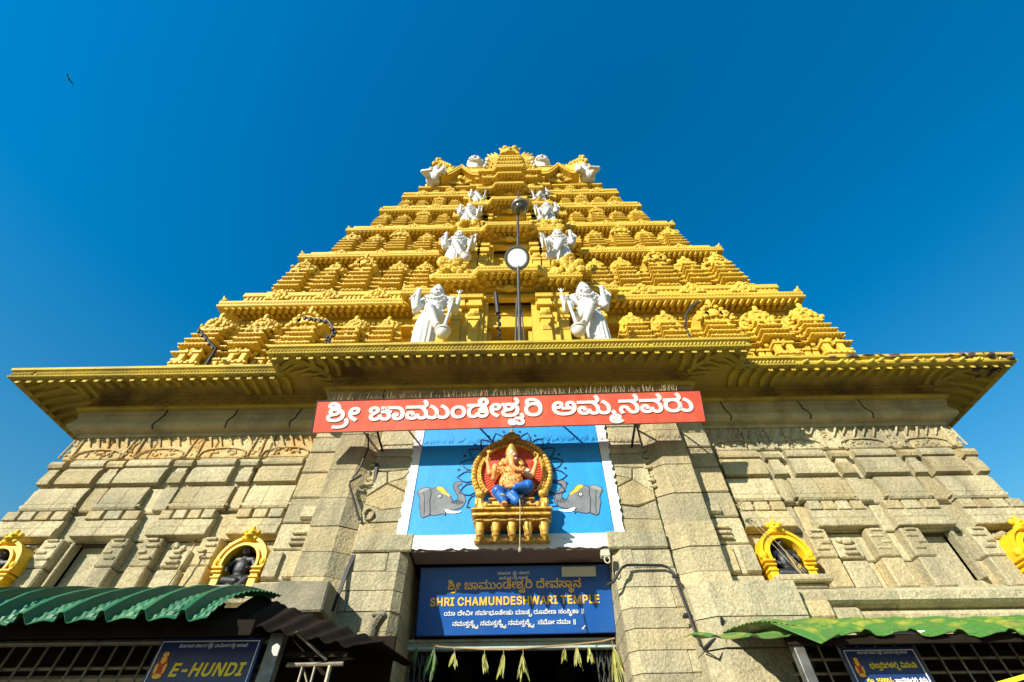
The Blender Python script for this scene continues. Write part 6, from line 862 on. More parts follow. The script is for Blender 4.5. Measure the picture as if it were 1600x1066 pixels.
    q = .19*k0*(1.25 if kind == 'sala' else 1)*min(1.2, w)
    for kk in range(9):
        t = -.5+(math.pi+1)*kk/8; mb.ell((q*math.cos(t), yf, zc+q*math.sin(t)), (.065*k0, .06*k0, .065*k0), 6, 4)
    mb.ell((0, yf-.01, zc), (q*.55, .05*k0, q*.55), 7, 5); mb.ell((0, yf-.02, zc+q*1.5), (.07*k0, .05*k0, .12*k0), 6, 5)
    for sx in (-1, 1):
        mb.ell((sx*q*1.5, yf+.03, zc-q*.7), (.09*k0, .06*k0, .07*k0), 6, 4); mb.ell((sx*q*1.25, yf+.04, zc+q*.2), (.05*k0, .05*k0, .09*k0), 6, 4)
    for kk in range(18): mb.ell((r.uniform(-.75, .75)*a, yf+r.uniform(.0, .12), z0+r.uniform(.0, .55)*hr), (.05*k0*r.uniform(.7, 1.5), .05*k0, .05*k0*r.uniform(.7, 1.6)), 6, 4)
    if w > .85:                                               # little lotus buds on the shoulders
        for sx in (-1, 1): mb.ell((sx*a*.80, -d1*.55, z0+.16*k0), (.14*k0, .14*k0, .10*k0), 10, 6); mb.bx(sx*a*.80-.05*k0, sx*a*.80+.05*k0, -d1*.55-.05*k0, -d1*.55+.05*k0, z0-.06*h, z0+.1*k0)
    return mb
KINDS = [[(7.0, 1.06, 'kuta'), (5.93, .92, 'kuta'), (4.82, 1.12, 'sala'), (3.72, .74, 'kuta'), (2.93, .66, 'kuta')],
         [(6.34, 1.0, 'kuta'), (5.38, .72, 'kuta'), (4.44, 1.0, 'sala'), (3.42, .74, 'kuta'), (2.62, .66, 'kuta')],
         [(5.80, .92, 'kuta'), (4.88, .72, 'kuta'), (3.98, .96, 'sala'), (3.05, .74, 'kuta')],
         [(5.30, .82, 'kuta'), (4.46, .66, 'kuta'), (3.62, .88, 'sala'), (2.78, .66, 'kuta')],
         [(4.88, .74, 'kuta'), (4.1, .62, 'kuta'), (3.32, .82, 'sala'), (2.58, .6, 'kuta')],
         [(4.48, .68, 'kuta'), (3.78, .58, 'kuta'), (3.06, .76, 'sala'), (2.38, .56, 'kuta')]]
Z = Vector((0, 0, 1))
for ti, t in enumerate(TIERS):
    w, y, z, zb = t['w'], t['y'], t['z'], t['zb']; (u1, y1), (u2, y2) = t['bays']; sc_ = [1, .95, .88, .8, .72, .66][ti]
    TR = empty_part('tower_tier', T, (0, y, zb))
    mb = MB()
    mb.bx(-w+.72, w-.72, y+.78, 14.2, zb, z-.1)
    # plinth of receding slabs above the previous cornice
    for k, (dz, o) in enumerate(((.0, -.28), (.62, -.20), (.98, -.32))):
        pass
    s0, s1 = t['sz']; fy = t['fy']
    steps = [(zb+.02, zb+.16, .34), (zb+.16, zb+.42, .28), (zb+.42, zb+.52, .40), (zb+.52, s0-.12, .20), (s0-.12, s0-.04, .10), (s0-.04, s0+.03, .14)]
    for za, zc, o in steps:
        if zc <= za: continue
        mb.bx(-w-.14+o, w+.14-o, fy-.10+o, 14.0, za, zc, .012)
    # frieze wall under the cornice, with dentils
    mb.bx(-w+.44, w-.44, y+.44, 14.2, s1+.02, z-.3)
    for x, yy, d, n, *_ in along([(-w+.45, y+.44), (-u1, y+.44)], .14): mb.bx(x-.04, x+.04, yy-.05, yy+.1, z-.56, z-.44); mb.bx(-x-.04, -x+.04, yy-.05, yy+.1, z-.56, z-.44)
    build('tier_wall', mb, 'yellow', TR)
    # cornice: ribbed soffit, beaded lip, upturned corners
    path = tier_path(t); mb = MB(); q = sc_
    mb.sweep(path, [(-.70, z-.30*q), (-.48, z-.30*q), (-.47, z-.22*q), (-.34, z-.19*q), (-.16, z-.205*q), (-.10, z-.24*q), (-.03, z-.245*q), (0, z-.22*q), (.005, z-.17*q), (-.025, z-.16*q), (-.025, z-.10*q), (.0, z-.09*q), (.0, z-.02*q), (-.03, z), (-.14, z+.015), (-.5, z+.03), (-1.2, z+.03)])
    for x, yy, d, n, a, b, si in along(offset(path, -.02), .085*max(q, .8), segs=range(1, 14)):
        tt = Vector((d.x, d.y, 0)); nn = Vector((n.x, n.y, 0)); mb.obox((x+n.x*.004, yy+n.y*.004, z-.13*q), (tt*.8+Z*.6).normalized(), nn, (Z*.8-tt*.6).normalized(), .034, .018, .016)
    for x, yy, d, n, a, b, si in along(offset(path, -.12), .175*max(q, .85), segs=range(1, 14), pad=.03):
        tt = Vector((d.x, d.y, 0)); nn = Vector((n.x, n.y, 0)); a3 = (nn*.86+Z*.25+tt*.42).normalized(); b3 = tt.cross(a3).normalized(); mb.obox((x, yy, z-.285*q), a3.cross(b3).normalized(), a3, b3, .038, .085, .06*q)
    for x, yy, d, n, a, b, si in along(offset(path, -.32), .15*max(q, .85), segs=range(1, 14), pad=.03):
        tt = Vector((d.x, d.y, 0)); nn = Vector((n.x, n.y, 0)); mb.obox((x, yy, z-.24*q), tt, nn, Z, .034, .06, .05*q)
    for x, yy in [path[1], path[-2], path[3], path[-4], path[5], path[-6]]:
        s = 1 if x > 0 else -1; cx, cy = x-.07*s, yy+.07
        mb.ell((cx, cy, z+.05), (.10*q, .10*q, .09*q), 7, 5); mb.cap((cx, cy, z+.02), (cx+.06*s*q, cy-.06*q, z+.20*q), .06*q, .02, 7)
    build('cornice', mb, 'yellow', TR)
    # parapet above the cornice with flower medallions
    mb = MB()
    if ti < 5:
        nx = TIERS[ti+1]; px = nx['w']+.36; py = nx['y']-.34; pz = z+.70 if ti == 0 else z+.42
        mb.bx(-px, px, py, 14, z+.02, pz-.17, .01); mb.bx(-px-.05, px+.05, py-.05, 14, pz-.17, pz, .012); mb.bx(-px-.03, px+.03, py-.03, 14, z+.02, z+.10)
        for k in range(int((px-2.2)/.12)):
            for s in (-1, 1): mb.bx(s*(2.25+k*.12)-.03, s*(2.25+k*.12)+.03, py-.035, py, z+.16, pz-.2)
        for u in (px-.95, px-2.3, px-3.6):
            for s in (-1, 1):
                if u < 2.4: continue
                for k in range(10): an = 2*math.pi*k/10; mb.ell((s*u+.17*math.cos(an), py-.07, pz-.20+.17*math.sin(an)), (.07, .05, .07), 6, 4)
                mb.ell((s*u, py-.08, pz-.2), (.1, .06, .1), 8, 5); mb.ell((s*u-.26, py-.05, pz-.26), (.1, .05, .08), 6, 4); mb.ell((s*u+.26, py-.05, pz-.26), (.1, .05, .08), 6, 4); mb.ell((s*u, py-.05, pz+.04), (.06, .05, .1), 6, 4)
        build('parapet', mb, 'yellow', TR)
    # shrines along the front, both sides share one mesh
    for si, (u, wd, kd) in enumerate(KINDS[ti]):
        m = shrine_mesh(wd*.99, s1-s0, y+.82-fy, kd, 10*ti+si, ti == 0)
        o = build('miniature_shrine', m, 'yellow', TR, world=False, loc=Vector((u, y+.82, s0))-wloc(TR))
        c = dup(o, TR, o.location.copy()); c.location.x = -u
    # central bay: stepped piers with a window recess
    mb = MB(); yi = y2+.42; yo = y1+.40; op = .52*(.95 if ti else 1)
    door = ti < 4; dz1 = z-.72*q
    for s in (-1, 1):
        mb.bx(s*(u2-.5), s*(u1-.42), yo, y+1.0, zb, z-.4*q)
        mb.bx(s*(op+.10 if door else 0), s*(u2-.45), yi, y+.8, zb, z-.4*q)
        if door: mb.bx(s*op, s*(op+.10), yi+.06, y+.8, zb, z-.55*q)
        if not door: continue
        for cx, yf in ((op+.30, yi), (u2-.56, yi), (u2-.18, yo), (u1-.56, yo)):
            hw = .13; H0, H1 = zb+.9*q, z-.56*q; hh = H1-H0
            c = s*cx
            mb.bx(c-hw*1.25, c+hw*1.25, yf-.16, yf, zb, H0, .012)
            mb.bx(c-hw*1.3, c+hw*1.3, yf-.17, yf, H0, H0+.07*hh, .01); mb.bx(c-hw*1.05, c+hw*1.05, yf-.13, yf, H0+.07*hh, H0+.13*hh)
            mb.bx(c-hw*.9, c+hw*.9, yf-.10, yf, H0+.13*hh, H0+.55*hh, .012)
            mb.prof(c-hw*.7, c+hw*.7, [(yf-.12, H0+.35*hh), (yf-.15, H0+.40*hh), (yf-.12, H0+.52*hh)], yf)
            mb.bx(c-hw*1.1, c+hw*1.1, yf-.13, yf, H0+.55*hh, H0+.60*hh); mb.ell((c, yf-.09, H0+.66*hh), (hw*1.15, .10, .055*hh), 9, 6)
            mb.bx(c-hw*.8, c+hw*.8, yf-.10, yf, H0+.70*hh, H0+.78*hh)
            mb.bx(c-hw*1.45, c+hw*1.45, yf-.17, yf, H0+.78*hh, H0+.84*hh, .01); mb.bx(c-hw*1.2, c+hw*1.2, yf-.13, yf, H0+.84*hh, H0+.93*hh); mb.bx(c-hw*1.55, c+hw*1.55, yf-.19, yf, H0+.93*hh, H1, .01)
            for k in range(5): mb.bx(c-hw*1.3+k*hw*.65-.02, c-hw*1.3+k*hw*.65+.02, yf-.20, yf-.15, H1-.055, H1-.025)
        if ti > 0:
            mb.prof(*sorted((s*.25, s*(u2-.3))), [(yi-.35, zb+.03), (yi-.33, zb+.28*q), (yi-.1, zb+.62*q)], yi)
    if door:
        mb.bx(-op-.12, op+.12, yi+.30, y+.8, dz1-.55*q, z-.4*q); mb.bx(-op, op, yi+.24, yi+.32, dz1-.60*q, dz1-.52*q, .01); mb.bx(-op, op, yi+.26, yi+.32, dz1-.1, dz1-.03)
        mb.bx(-op-.1, op+.1, yi-.05, yi+.1, z-.56*q, z-.40*q); mb.bx(-op-.12, -op, yi+.30, y+.8, zb, dz1); mb.bx(op, op+.12, yi+.30, y+.8, zb, dz1)
        for s in (-1, 1): mb.bx(s*(op-.09), s*op, yi+.34, yi+.42, zb, dz1-.5*q)
    else:
        for k in range(-3, 4): mb.bx(k*.3-.07, k*.3+.07, yi-.10, yi, zb+.4, z-.45*q, .015)
    build('central_bay', mb, 'yellow', TR)
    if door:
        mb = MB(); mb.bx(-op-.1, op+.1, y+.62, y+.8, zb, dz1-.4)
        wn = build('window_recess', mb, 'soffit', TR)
    # lumps of foliage over each bay cornice and a fan below its peak
    rl = random.Random(40+ti)
    for s in (-1, 1):
        mb = MB()
        for k in range(9): mb.ell((s*(u2*.60)+rl.uniform(-.3, .3), y2+.12+rl.uniform(-.05, .1), z+.08+rl.uniform(0, .16*q)), (rl.uniform(.08, .2)*q, .09, rl.uniform(.07, .14)*q), 7, 5)
        build('foliage_crest', mb, 'yellow', TR); mb = MB()
        for k in range(5): mb.ell((s*(u1-.35)+rl.uniform(-.2, .2), y1+.12, z+.06+rl.uniform(0, .12)), (.12*q, .09, .09*q), 7, 5)
        build('foliage_crest', mb, 'yellow', TR)
        if ti < 3:                                            # carved foliage in front of the guardian's block
            mb = MB(); sx_, sy_, sz_ = ((1.45, 6.12, 11.85), (1.38, 6.85, 15.5), (1.30, 7.62, 18.85))[ti]
            for k in range(34):
                f = rl.random(); mb.ell((s*sx_+rl.uniform(-.46, .46)*(1.1-.5*f), sy_+rl.uniform(-.06, .06), z+(sz_-z)*f), (rl.uniform(.06, .15), rl.uniform(.08, .14), rl.uniform(.06, .16)), 7, 5)
            build('foliage_crest', mb, 'yellow', TR)
    mb = MB()
    for k in range(7):
        an = math.pi*(k+.5)/7; mb.cap((0, y2+.26, z-.44*q), (.30*q*math.cos(an), y2+.20, z-.44*q+.26*q*math.sin(an)), .03*q, .045*q, 6)
    mb.ell((0, y2+.2, z-.42*q), (.16*q, .1, .1*q), 8, 5)
    build('fan_ornament', mb, 'yellow', TR)

# ------------------------------------------------------------------ barrel roof with its great gables
BR = empty_part('barrel_roof', T, (0, 9.6, 24.9))
mb = MB()
VP = [(9.9, 24.9), (9.72, 25.3), (9.60, 26.0), (9.60, 26.8), (9.72, 27.8), (9.98, 28.85), (10.4, 29.6), (11.0, 30.1), (11.8, 30.3), (12.6, 30.1), (13.3, 29.4), (13.6, 28), (13.6, 24.9)]
def vrow(x):
    e = max(0, (abs(x)-2.7)/1.7); k = e**1.8
    return [(x, y-.10*k*(i in (2, 3, 4, 5)), 24.9+(z-24.9)*(1+.235*k)) for i, (y, z) in enumerate(VP)]
xs = [-4.4+8.8*i/44 for i in range(45)]; rows = [vrow(x) for x in xs]; n = len(VP)
mb.add([p for r_ in rows for p in r_], [(i*n+k, i*n+k+1, (i+1)*n+k+1, (i+1)*n+k) for i in range(44) for k in range(n-1)]+[tuple(range(n)), tuple(range(44*n, 45*n))])
for s in (-1, 1):                                             # ribbed horn ends with leaf edging
    for x in (3.35, 3.75, 4.15):
        r_ = vrow(s*x)[1:8]; mb.tube([(p[0], p[1]-.03, p[2]) for p in r_], .05, 6)
    for k, p in enumerate(vrow(s*4.4)[1:8]):
        mb.ell((p[0]+s*.03, p[1]-.06, p[2]+.05), (.14, .16, .22), 8, 6); mb.ell((p[0]-s*.12, p[1]-.10, p[2]+.15), (.10, .10, .13), 7, 5)
    for k in range(7):
        p = vrow(s*(4.4-.14*k))[5]; mb.cap((p[0], p[1]-.02, p[2]-.1), (p[0]+s*.10, p[1]-.10, p[2]+.42-.035*k), .12, .03, 7)
    for k in range(16): x = s*(1.4+k*.12); p = vrow(x)[5]; mb.ell((x, p[1]-.04, p[2]), (.07, .06, .05), 6, 4)
build('vault', mb, 'yellow', BR, smooth=False)
for s in (-1, 1):                                             # side arches: peaked soffit with teeth
    mb = MB(); cx = s*2.62
    P = [(-1.0, 25.40), (-.62, 25.50), (-.32, 25.95), (0, 26.55), (.32, 25.95), (.62, 25.50), (1.0, 25.40)]
    for (a, za), (b, zc) in zip(P, P[1:]):
        mb.add([(cx+a, 8.95, za), (cx+b, 8.95, zc), (cx+b, 9.7, zc-.05), (cx+a, 9.7, za-.05), (cx+a, 8.95, za+.16), (cx+b, 8.95, zc+.16), (cx+b, 9.7, zc+.2), (cx+a, 9.7, za+.2)],
               [(0, 1, 2, 3), (4, 5, 6, 7), (0, 1, 5, 4), (2, 3, 7, 6), (0, 3, 7, 4), (1, 2, 6, 5)])
        m = 4
        for k in range(m):
            f = (k+.5)/m; x = cx+a+(b-a)*f; zz = za+(zc-za)*f
            mb.bx(x-.05, x+.05, 8.98, 9.65, zz-.24, zz+.03)
    for k in range(14): t_ = rnd.uniform(-1, 1); mb.ell((cx+t_*.8, 9.45, 26.4+(1-abs(t_))*.6+rnd.uniform(0, .3)), (.13, .12, .17), 7, 5)
    mb.ell((cx, 9.2, 25.45), (.16, .1, .2), 8, 6)
    for k in range(9):
        an = math.pi*(k+.5)/9; mb.cap((cx, 9.45, 25.15), (cx+.62*math.cos(an), 9.35, 25.15+.75*math.sin(an)), .05, .085, 6)
    build('side_arch', mb, 'yellow', BR)
mb = MB()                                                     # central gable: stepped peaked cornices
for k, (hw, yf, zc) in enumerate(((1.62, 8.70, 25.30), (1.42, 8.78, 26.0), (1.36, 8.86, 26.75), (1.30, 8.95, 27.35))):
    pk = .22; pc = hw*.45
    path = [(-hw, 10), (-hw, yf), (-pc-pk, yf), (-pc, yf-pk), (pc, yf-pk), (pc+pk, yf), (hw, yf), (hw, 10)]
    mb.sweep(path, [(-.7, zc-.40), (-.42, zc-.40), (-.41, zc-.26), (-.16, zc-.20), (-.04, zc-.20), (0, zc-.18), (.0, zc-.02), (-.05, zc), (-.8, zc+.02)])
    for x, yy, d, nn, *_ in along(offset(path, -.13), .15, segs=range(1, 6), pad=.02):
        tt = Vector((d.x, d.y, 0)); N3 = Vector((nn.x, nn.y, 0)); mb.obox((x, yy, zc-.24), tt, N3, Z, .036, .11, .06)
    for x, yy, d, nn, *_ in along(offset(path, .0), .09, segs=range(1, 6)): mb.ell((x, yy, zc-.1), (.035, .025, .035), 5, 4)
    mb.bx(-hw+.4, hw-.4, yf+.42, 10.4, zc-.8, zc-.25)
    for s in (-1, 1):
        for q in range(4): mb.ell((s*(hw*.75)+rnd.uniform(-.2, .2), yf+.1, zc+.1+rnd.uniform(0, .1)), (.12, .1, .12), 7, 5)
mb.bx(-1.0, 1.0, 9.35, 10.4, 27.0, 28.0)
build('gable', mb, 'yellow', BR)
mb = MB()                                                     # lion mask crest with flame leaves
mb.ell((0, 9.25, 28.75), (.62, .45, .62), 14, 9)
for s in (-1, 1):
    mb.ell((s*.27, 8.88, 28.98), (.17, .14, .17), 9, 6); mb.ell((s*.30, 9.1, 29.42), (.20, .16, .16), 8, 6); mb.cap((s*.38, 9.2, 29.2), (s*.62, 9.15, 29.72), .13, .04, 8)
    mb.cap((s*.2, 8.95, 28.45), (s*.5, 8.95, 28.2), .14, .08, 8)
    for k in range(6):
        a = .25+k*.26; mb.cap((s*(.62+.05*k), 9.25, 28.1-.02*k), (s*(.78+.10*k), 9.15, 28.75-.07*k+.25*(k % 2)), .15, .05, 8)
        mb.ell((s*(.62+.13*k), 9.1, 27.75), (.16, .14, .2), 7, 5)
mb.cap((0, 9.2, 29.3), (0, 9.15, 29.78), .2, .06, 8); mb.ell((0, 8.85, 28.62), (.13, .16, .12), 8, 6); mb.ell((0, 8.95, 28.3), (.34, .2, .10), 9, 6)
build('crest_mask', mb, 'yellow', BR)
# ------------------------------------------------------------------ white painted figures
def guardian(flip=1, leg=True):
    """four armed guardian, 2.6 m tall, knee lifted, foot on a mace; one continuous body"""
    m = MB(); F = flip
    def P(x, y, z): return (F*x, y, z)
    def C(a, b, r0, r1=None, n=12): m.cap(P(*a), P(*b), r0, r1, n)
    def E_(c, r): m.ell(P(*c), r, 14, 9)
    # standing leg inside a pleated skirt, raised leg crossing
    C((.13, 0, 1.22), (.17, -.03, .62), .20, .17); C((.17, -.03, .62), (.17, -.02, .10), .17, .14); E_((.18, -.14, .06), (.11, .20, .07))
    m.lathe([(.21, 1.30), (.26, 1.0), (.26, .6), (.25, .2), (.25, .02)], P(.13, -.02, 0), 60, sx=1, sy=.8, fn=lambda a, z: 1+.09*math.cos(a*15)*min(1, (1.4-z)))
    C((-.13, -.06, 1.20), (.01, -.40, 1.16), .17, .135); C((.01, -.40, 1.16), (-.21, -.36, .55), .12, .08); E_((-.26, -.40, .50), (.075, .14, .05))
    E_((.0, -.03, 1.25), (.31, .24, .22))
    E_((.0, -.08, 1.50), (.25, .22, .22)); E_((0, -.04, 1.80), (.29, .21, .22)); C((-.31, 0, 1.92), (.31, 0, 1.92), .13)
    C((0, -.02, 1.95), (0, -.04, 2.1), .10)
    # head, face, crown
    HB = len(m.v)
    E_((0, -.07, 2.20), (.155, .165, .19)); E_((0, -.235, 2.185), (.032, .05, .05)); C((0, -.225, 2.25), (0, -.245, 2.19), .022)
    for s in (-1, 1):
        E_((s*.062, -.215, 2.235), (.036, .02, .016)); C((s*.03, -.222, 2.268), (s*.10, -.205, 2.275), .014); E_((s*.16, -.03, 2.19), (.03, .05, .08))
        E_((s*.08, -.20, 2.14), (.045, .04, .04)); E_((s*.24, .0, 2.07), (.13, .09, .17)); E_((s*.19, -.10, 1.98), (.08, .07, .08))
        C((s*.01, -.235, 2.125), (s*.09, -.22, 2.14), .018, .01)
    C((-.04, -.225, 2.09), (.04, -.225, 2.09), .018); E_((0, -.20, 2.05), (.06, .05, .04))
    m.lathe([(.165, 2.28), (.185, 2.31), (.155, 2.35), (.16, 2.37), (.13, 2.44), (.135, 2.46), (.095, 2.54), (.10, 2.56), (.055, 2.65), (.02, 2.72)], P(0, -.05, 0), 16)
    for i in range(HB, len(m.v)):
        x_, y_, z_ = m.v[i]; m.v[i] = (x_*1.12, -.06+(y_+.04)*1.12, 1.95+(z_-2.02)*1.0)
    # necklaces, belt, garland
    for k in range(9):
        t = math.pi*k/8; E_((.19*math.cos(t), -.22-.04*math.sin(t), 1.96-.17*math.sin(t)), (.04, .035, .04)); E_((.26*math.cos(t), -.20-.07*math.sin(t), 1.92-.36*math.sin(t)), (.036, .034, .036))
    for k in range(12):
        t = 2*math.pi*k/12; E_((.30*math.cos(t), -.04+.25*math.sin(t), 1.36), (.05, .04, .04))
    # four arms
    def hand(w, d, curl=.6):
        w = Vector(w); d = Vector(d).normalized(); sx = Vector((1, 0, 0)); sx = (sx-d*sx.dot(d)).normalized(); nn = d.cross(sx)
        m.cap(P(*w), P(*(w+d*.09)), .05, .055, 9)
        for k in range(4):
            b = w+d*.10+sx*(-.045+.03*k); mid = b+d*(.06+.012*(k in (1, 2)))+nn*.012; t = mid+d*.045*(1-curl)+nn*.05*curl
            m.cap(P(*b), P(*mid), .018, .016, 6); m.cap(P(*mid), P(*t), .016, .012, 6)
        b = w+d*.04+sx*.05; m.cap(P(*b), P(*(b+sx*.05+d*.05)), .02, .015, 6)
    C((-.34, 0, 1.92), (-.46, -.10, 1.52), .125, .10); C((-.46, -.10, 1.52), (-.52, -.34, 1.40), .09, .06); hand((-.52, -.34, 1.40), (-.02, -.7, .1), .9)
    C((-.34, .05, 1.94), (-.49, .05, 1.60), .11, .085); C((-.49, .05, 1.60), (-.57, -.08, 1.88), .08, .055); hand((-.57, -.08, 1.88), (-.05, -.1, 1), .6)
    C((.34, 0, 1.92), (.44, -.12, 1.55), .125, .10); C((.44, -.12, 1.55), (.40, -.30, 1.93), .09, .06); hand((.40, -.30, 1.93), (0, -.25, 1), .75)
    C((.34, .05, 1.94), (.49, .05, 1.64), .11, .085); C((.49, .05, 1.64), (.58, -.08, 1.92), .08, .055); hand((.58, -.08, 1.92), (.05, -.1, 1), .75)
    for a, b in (((-.46, -.10, 1.52), 0), ((.44, -.12, 1.55), 0)): E_((a[0]*.9, a[1]*.6, 1.72), (.135, .13, .04))
    at = MB()
    def C2(a, b, r0, r1=None, n=10): at.cap(P(*a), P(*b), r0, r1, n)
    C2((-.52, -.42, 1.50), (-.40, -.36, .60), .03, .045); at.ell(P(-.37, -.34, .38), (.165, .15, .20), 14, 9); at.lathe([(.167, .37), (.185, .40), (.167, .43)], P(-.37, -.34, 0), 14); at2 = at; at = MB()
    at.cap(P(-.58, -.12, 1.96), P(-.58, -.14, 2.26), .02)
    for s in (-.07, 0, .07): at.cap(P(-.58, -.14, 2.12), P(-.58+s, -.14, 2.26), .018, .012, 6)
    at3 = MB(); at3.cap(P(.52, -.12, 2.22), P(.64, -.12, 1.96), .035, .03)
    return m, at2, at, at3
def statue(flip, loc, k, label, grp, rz=0, vox=.018):
    b, a, a2, a3 = guardian(flip)
    th = thing('guardian_statue', loc, label, 'statue', grp, rz)
    o = remesh('body', b.moved(k=k), 'white', th, vox*k, 1, world=False)
    build('mace', a.moved(k=k), 'white', th, smooth=True, world=False); build('trident', a2.moved(k=k), 'white', th, smooth=True, world=False); build('club', a3.moved(k=k), 'white', th, smooth=True, world=False)
    pd = MB(); pd.bx(-.34, .42, -.42, .25, -.22, -.02, .02); pd.bx(-.30, .38, -.38, .25, -.02, .01, .01); build('pedestal', pd.moved(k=k), 'yellow', th, world=False)
    return th
GRP = 'white guardian statues on the tower'
G1 = statue(-1, (-1.60, 5.90, 8.03), .87, 'largest white guardian statue left of the dark window, on the lowest ledge', GRP)
G2 = statue(1, (1.66, 5.90, 8.03), .87, 'largest white guardian statue right of the dark window, on the lowest ledge', GRP)
def clone(src, loc, k, label):
    c = dup(src, None, loc, (k, k, k)); c['label'] = label
    for ch in c.children:
        if ch.name.startswith('pedestal'): ch.scale.z = 4
    return c
clone(G1, (-1.48, 6.55, 11.95), .97, 'white guardian statue on the second ledge, left of the round lamp')
clone(G2, (1.42, 6.55, 11.95), .97, 'white guardian statue on the second ledge, right of the round lamp')
clone(G1, (-1.43, 7.20, 15.6), .85, 'white guardian statue on the third ledge, left of the dome camera')
clone(G2, (1.33, 7.20, 15.6), .85, 'white guardian statue on the third ledge, right of the dome camera')
clone(G1, (-1.34, 7.95, 18.95), .76, 'small white guardian, only head and hands showing, high ledge left of the pole tip')
clone(G2, (1.26, 7.95, 18.95), .76, 'small white guardian, only head and hands showing, high ledge right of the pole tip')
# reclining end figures and lion faces by the barrel roof
m = MB()
m.ell((0, 0, .45), (.42, .36, .45), 12, 8); m.ell((.05, -.08, 1.0), (.34, .28, .40), 12, 8); m.ell((.08, -.16, 1.52), (.22, .22, .26), 12, 8); m.cap((.08, -.1, 1.66), (.08, -.08, 1.98), .17, .05)
m.cap((.3, -.1, 1.2), (.56, -.3, .8), .12, .08); m.cap((.56, -.3, .8), (.50, -.4, 1.25), .08, .06); m.cap((-.25, -.1, 1.2), (-.5, -.3, .8), .12, .08); m.cap((-.5, -.3, .8), (-.3, -.5, .6), .08, .06)
m.cap((.2, -.2, .5), (.55, -.55, .45), .18, .14); m.cap((.55, -.55, .45), (.5, -.6, 0), .13, .1); m.cap((-.2, -.2, .45), (-.45, -.55, .2), .18, .13); m.cap((-.45, -.55, .2), (0, -.65, .1), .12, .09)
for s in (-1, 1): m.ell((.08+s*.2, -.1, 1.42), (.1, .08, .14), 9, 6)
m.ell((.08, -.38, 1.50), (.04, .05, .05), 7, 5); m.ell((.5, -.42, 1.36), (.08, .07, .1), 7, 5); m.cap((.62, -.4, .3), (.62, -.35, 1.0), .10, .05)
EA = tag(remesh('seated_statue', m, 'white', None, .03, 1, world=False), 'white seated figure at the left end of the barrel roof', 'statue', 'white seated figures at the roof ends'); EA.location = (-4.05, 9.30, 24.95)
mm = m.mirror(); EB = tag(remesh('seated_statue', mm, 'white', None, .03, 1, world=False), 'white seated figure at the right end of the barrel roof', 'statue', 'white seated figures at the roof ends'); EB.location = (4.10, 9.30, 24.95)
m = MB(); m.ell((0, 0, 0), (.46, .42, .5), 14, 9)
for s in (-1, 1):
    m.ell((s*.38, .0, .32), (.16, .12, .16), 8, 6); m.ell((s*.17, -.36, .10), (.10, .08, .09), 8, 6); m.ell((s*.24, -.33, -.18), (.15, .13, .13), 8, 6)
    for k in range(6): a = -.9+k*.45; m.ell((s*.44*math.cos(a), .08, .46*math.sin(a)), (.13, .13, .13), 8, 6)
m.ell((0, -.42, -.08), (.12, .12, .10), 8, 6); m.cap((-.16, -.34, -.36), (.16, -.34, -.36), .07); m.ell((0, 0, .5), (.2, .2, .14), 8, 6); m.cap((0, .1, -.3), (0, .2, -1.2), .36, .4)
LA = tag(remesh('lion_statue', m, 'white', None, .03, 1, world=False), 'white lion head peering over the barrel roof, left of the crest', 'statue', 'white lion heads on the roof'); LA.location = (-2.16, 10.15, 30.15)
LB = dup(LA, None, (1.93, 10.15, 30.05)); LB['label'] = 'white lion head peering over the barrel roof, right of the crest'
for i, (x, y, z) in enumerate(((-1.25, 8.72, 25.98), (1.2, 8.72, 25.98), (-1.30, 8.62, 25.28), (1.28, 8.62, 25.28), (-1.2, 8.80, 26.72), (1.15, 8.80, 26.72))):
    m = MB(); m.ell((0, 0, .09), (.09, .08, .1), 8, 6); m.ell((0, -.02, .22), (.06, .06, .07), 8, 6); m.cap((0, 0, .26), (0, 0, .34), .04, .01, 7)
    tag(build('white_figurine', m, 'white', None, smooth=True, world=False, loc=(x, y, z)), ('tiny white figurine on the %s step of the roof gable, %s side' % (['middle', 'middle', 'lowest', 'lowest', 'upper', 'upper'][i], ['left', 'right'][i % 2])), 'figurine', 'tiny white figurines on the gable steps')

# ------------------------------------------------------------------ painted panel, halo shrine and the elephant headed deity
PAN = thing('painted_panel', (0, 6.1, 4.38), 'sky blue wall panel with flaking white border and two painted elephants', 'mural')
mb = MB(); r9 = random.Random(5)
mb.bx(-1.43, 1.43, 6.10, 6.35, 4.56, 6.50); build('blue_field', mb, 'wall_blue', PAN)
mb = MB()                                                     # ragged whitewashed border, 8 mm proud
def ragged(x0, x1, z0, z1, n, side):
    if side == 'v':
        a = [(x0, z0+(z1-z0)*k/n) for k in range(n+1)]; s = 1 if x1 > x0 else -1
        b = [(x1+s*r9.uniform(-.03, .015), z0+(z1-z0)*k/n) for k in range(n+1)]
    else:
        a = [(x0+(x1-x0)*k/n, z1) for k in range(n+1)]; b = [(x0+(x1-x0)*k/n, z0+r9.uniform(-.02, .012)) for k in range(n+1)]
    v = [(x, yy, z) for yy in (6.088, 6.34) for x, z in a]+[(x, yy, z) for yy in (6.088, 6.34) for x, z in b]; N = n+1; f = []
    for k in range(n): f += [(k, k+1, 2*N+k+1, 2*N+k), (N+k, N+k+1, 3*N+k+1, 3*N+k), (2*N+k, 2*N+k+1, 3*N+k+1, 3*N+k), (k, k+1, N+k+1, N+k)]
    f += [(0, N, 3*N, 2*N), (n, N+n, 3*N+n, 2*N+n)]
    mb.add(v, f)
ragged(-1.42, -1.56, 4.56, 6.50, 40, 'v'); ragged(1.44, 1.59, 4.56, 6.50, 40, 'v'); ragged(-1.58, 1.62, 4.385, 4.575, 60, 'h')
build('white_border', mb, 'whitewash', PAN)
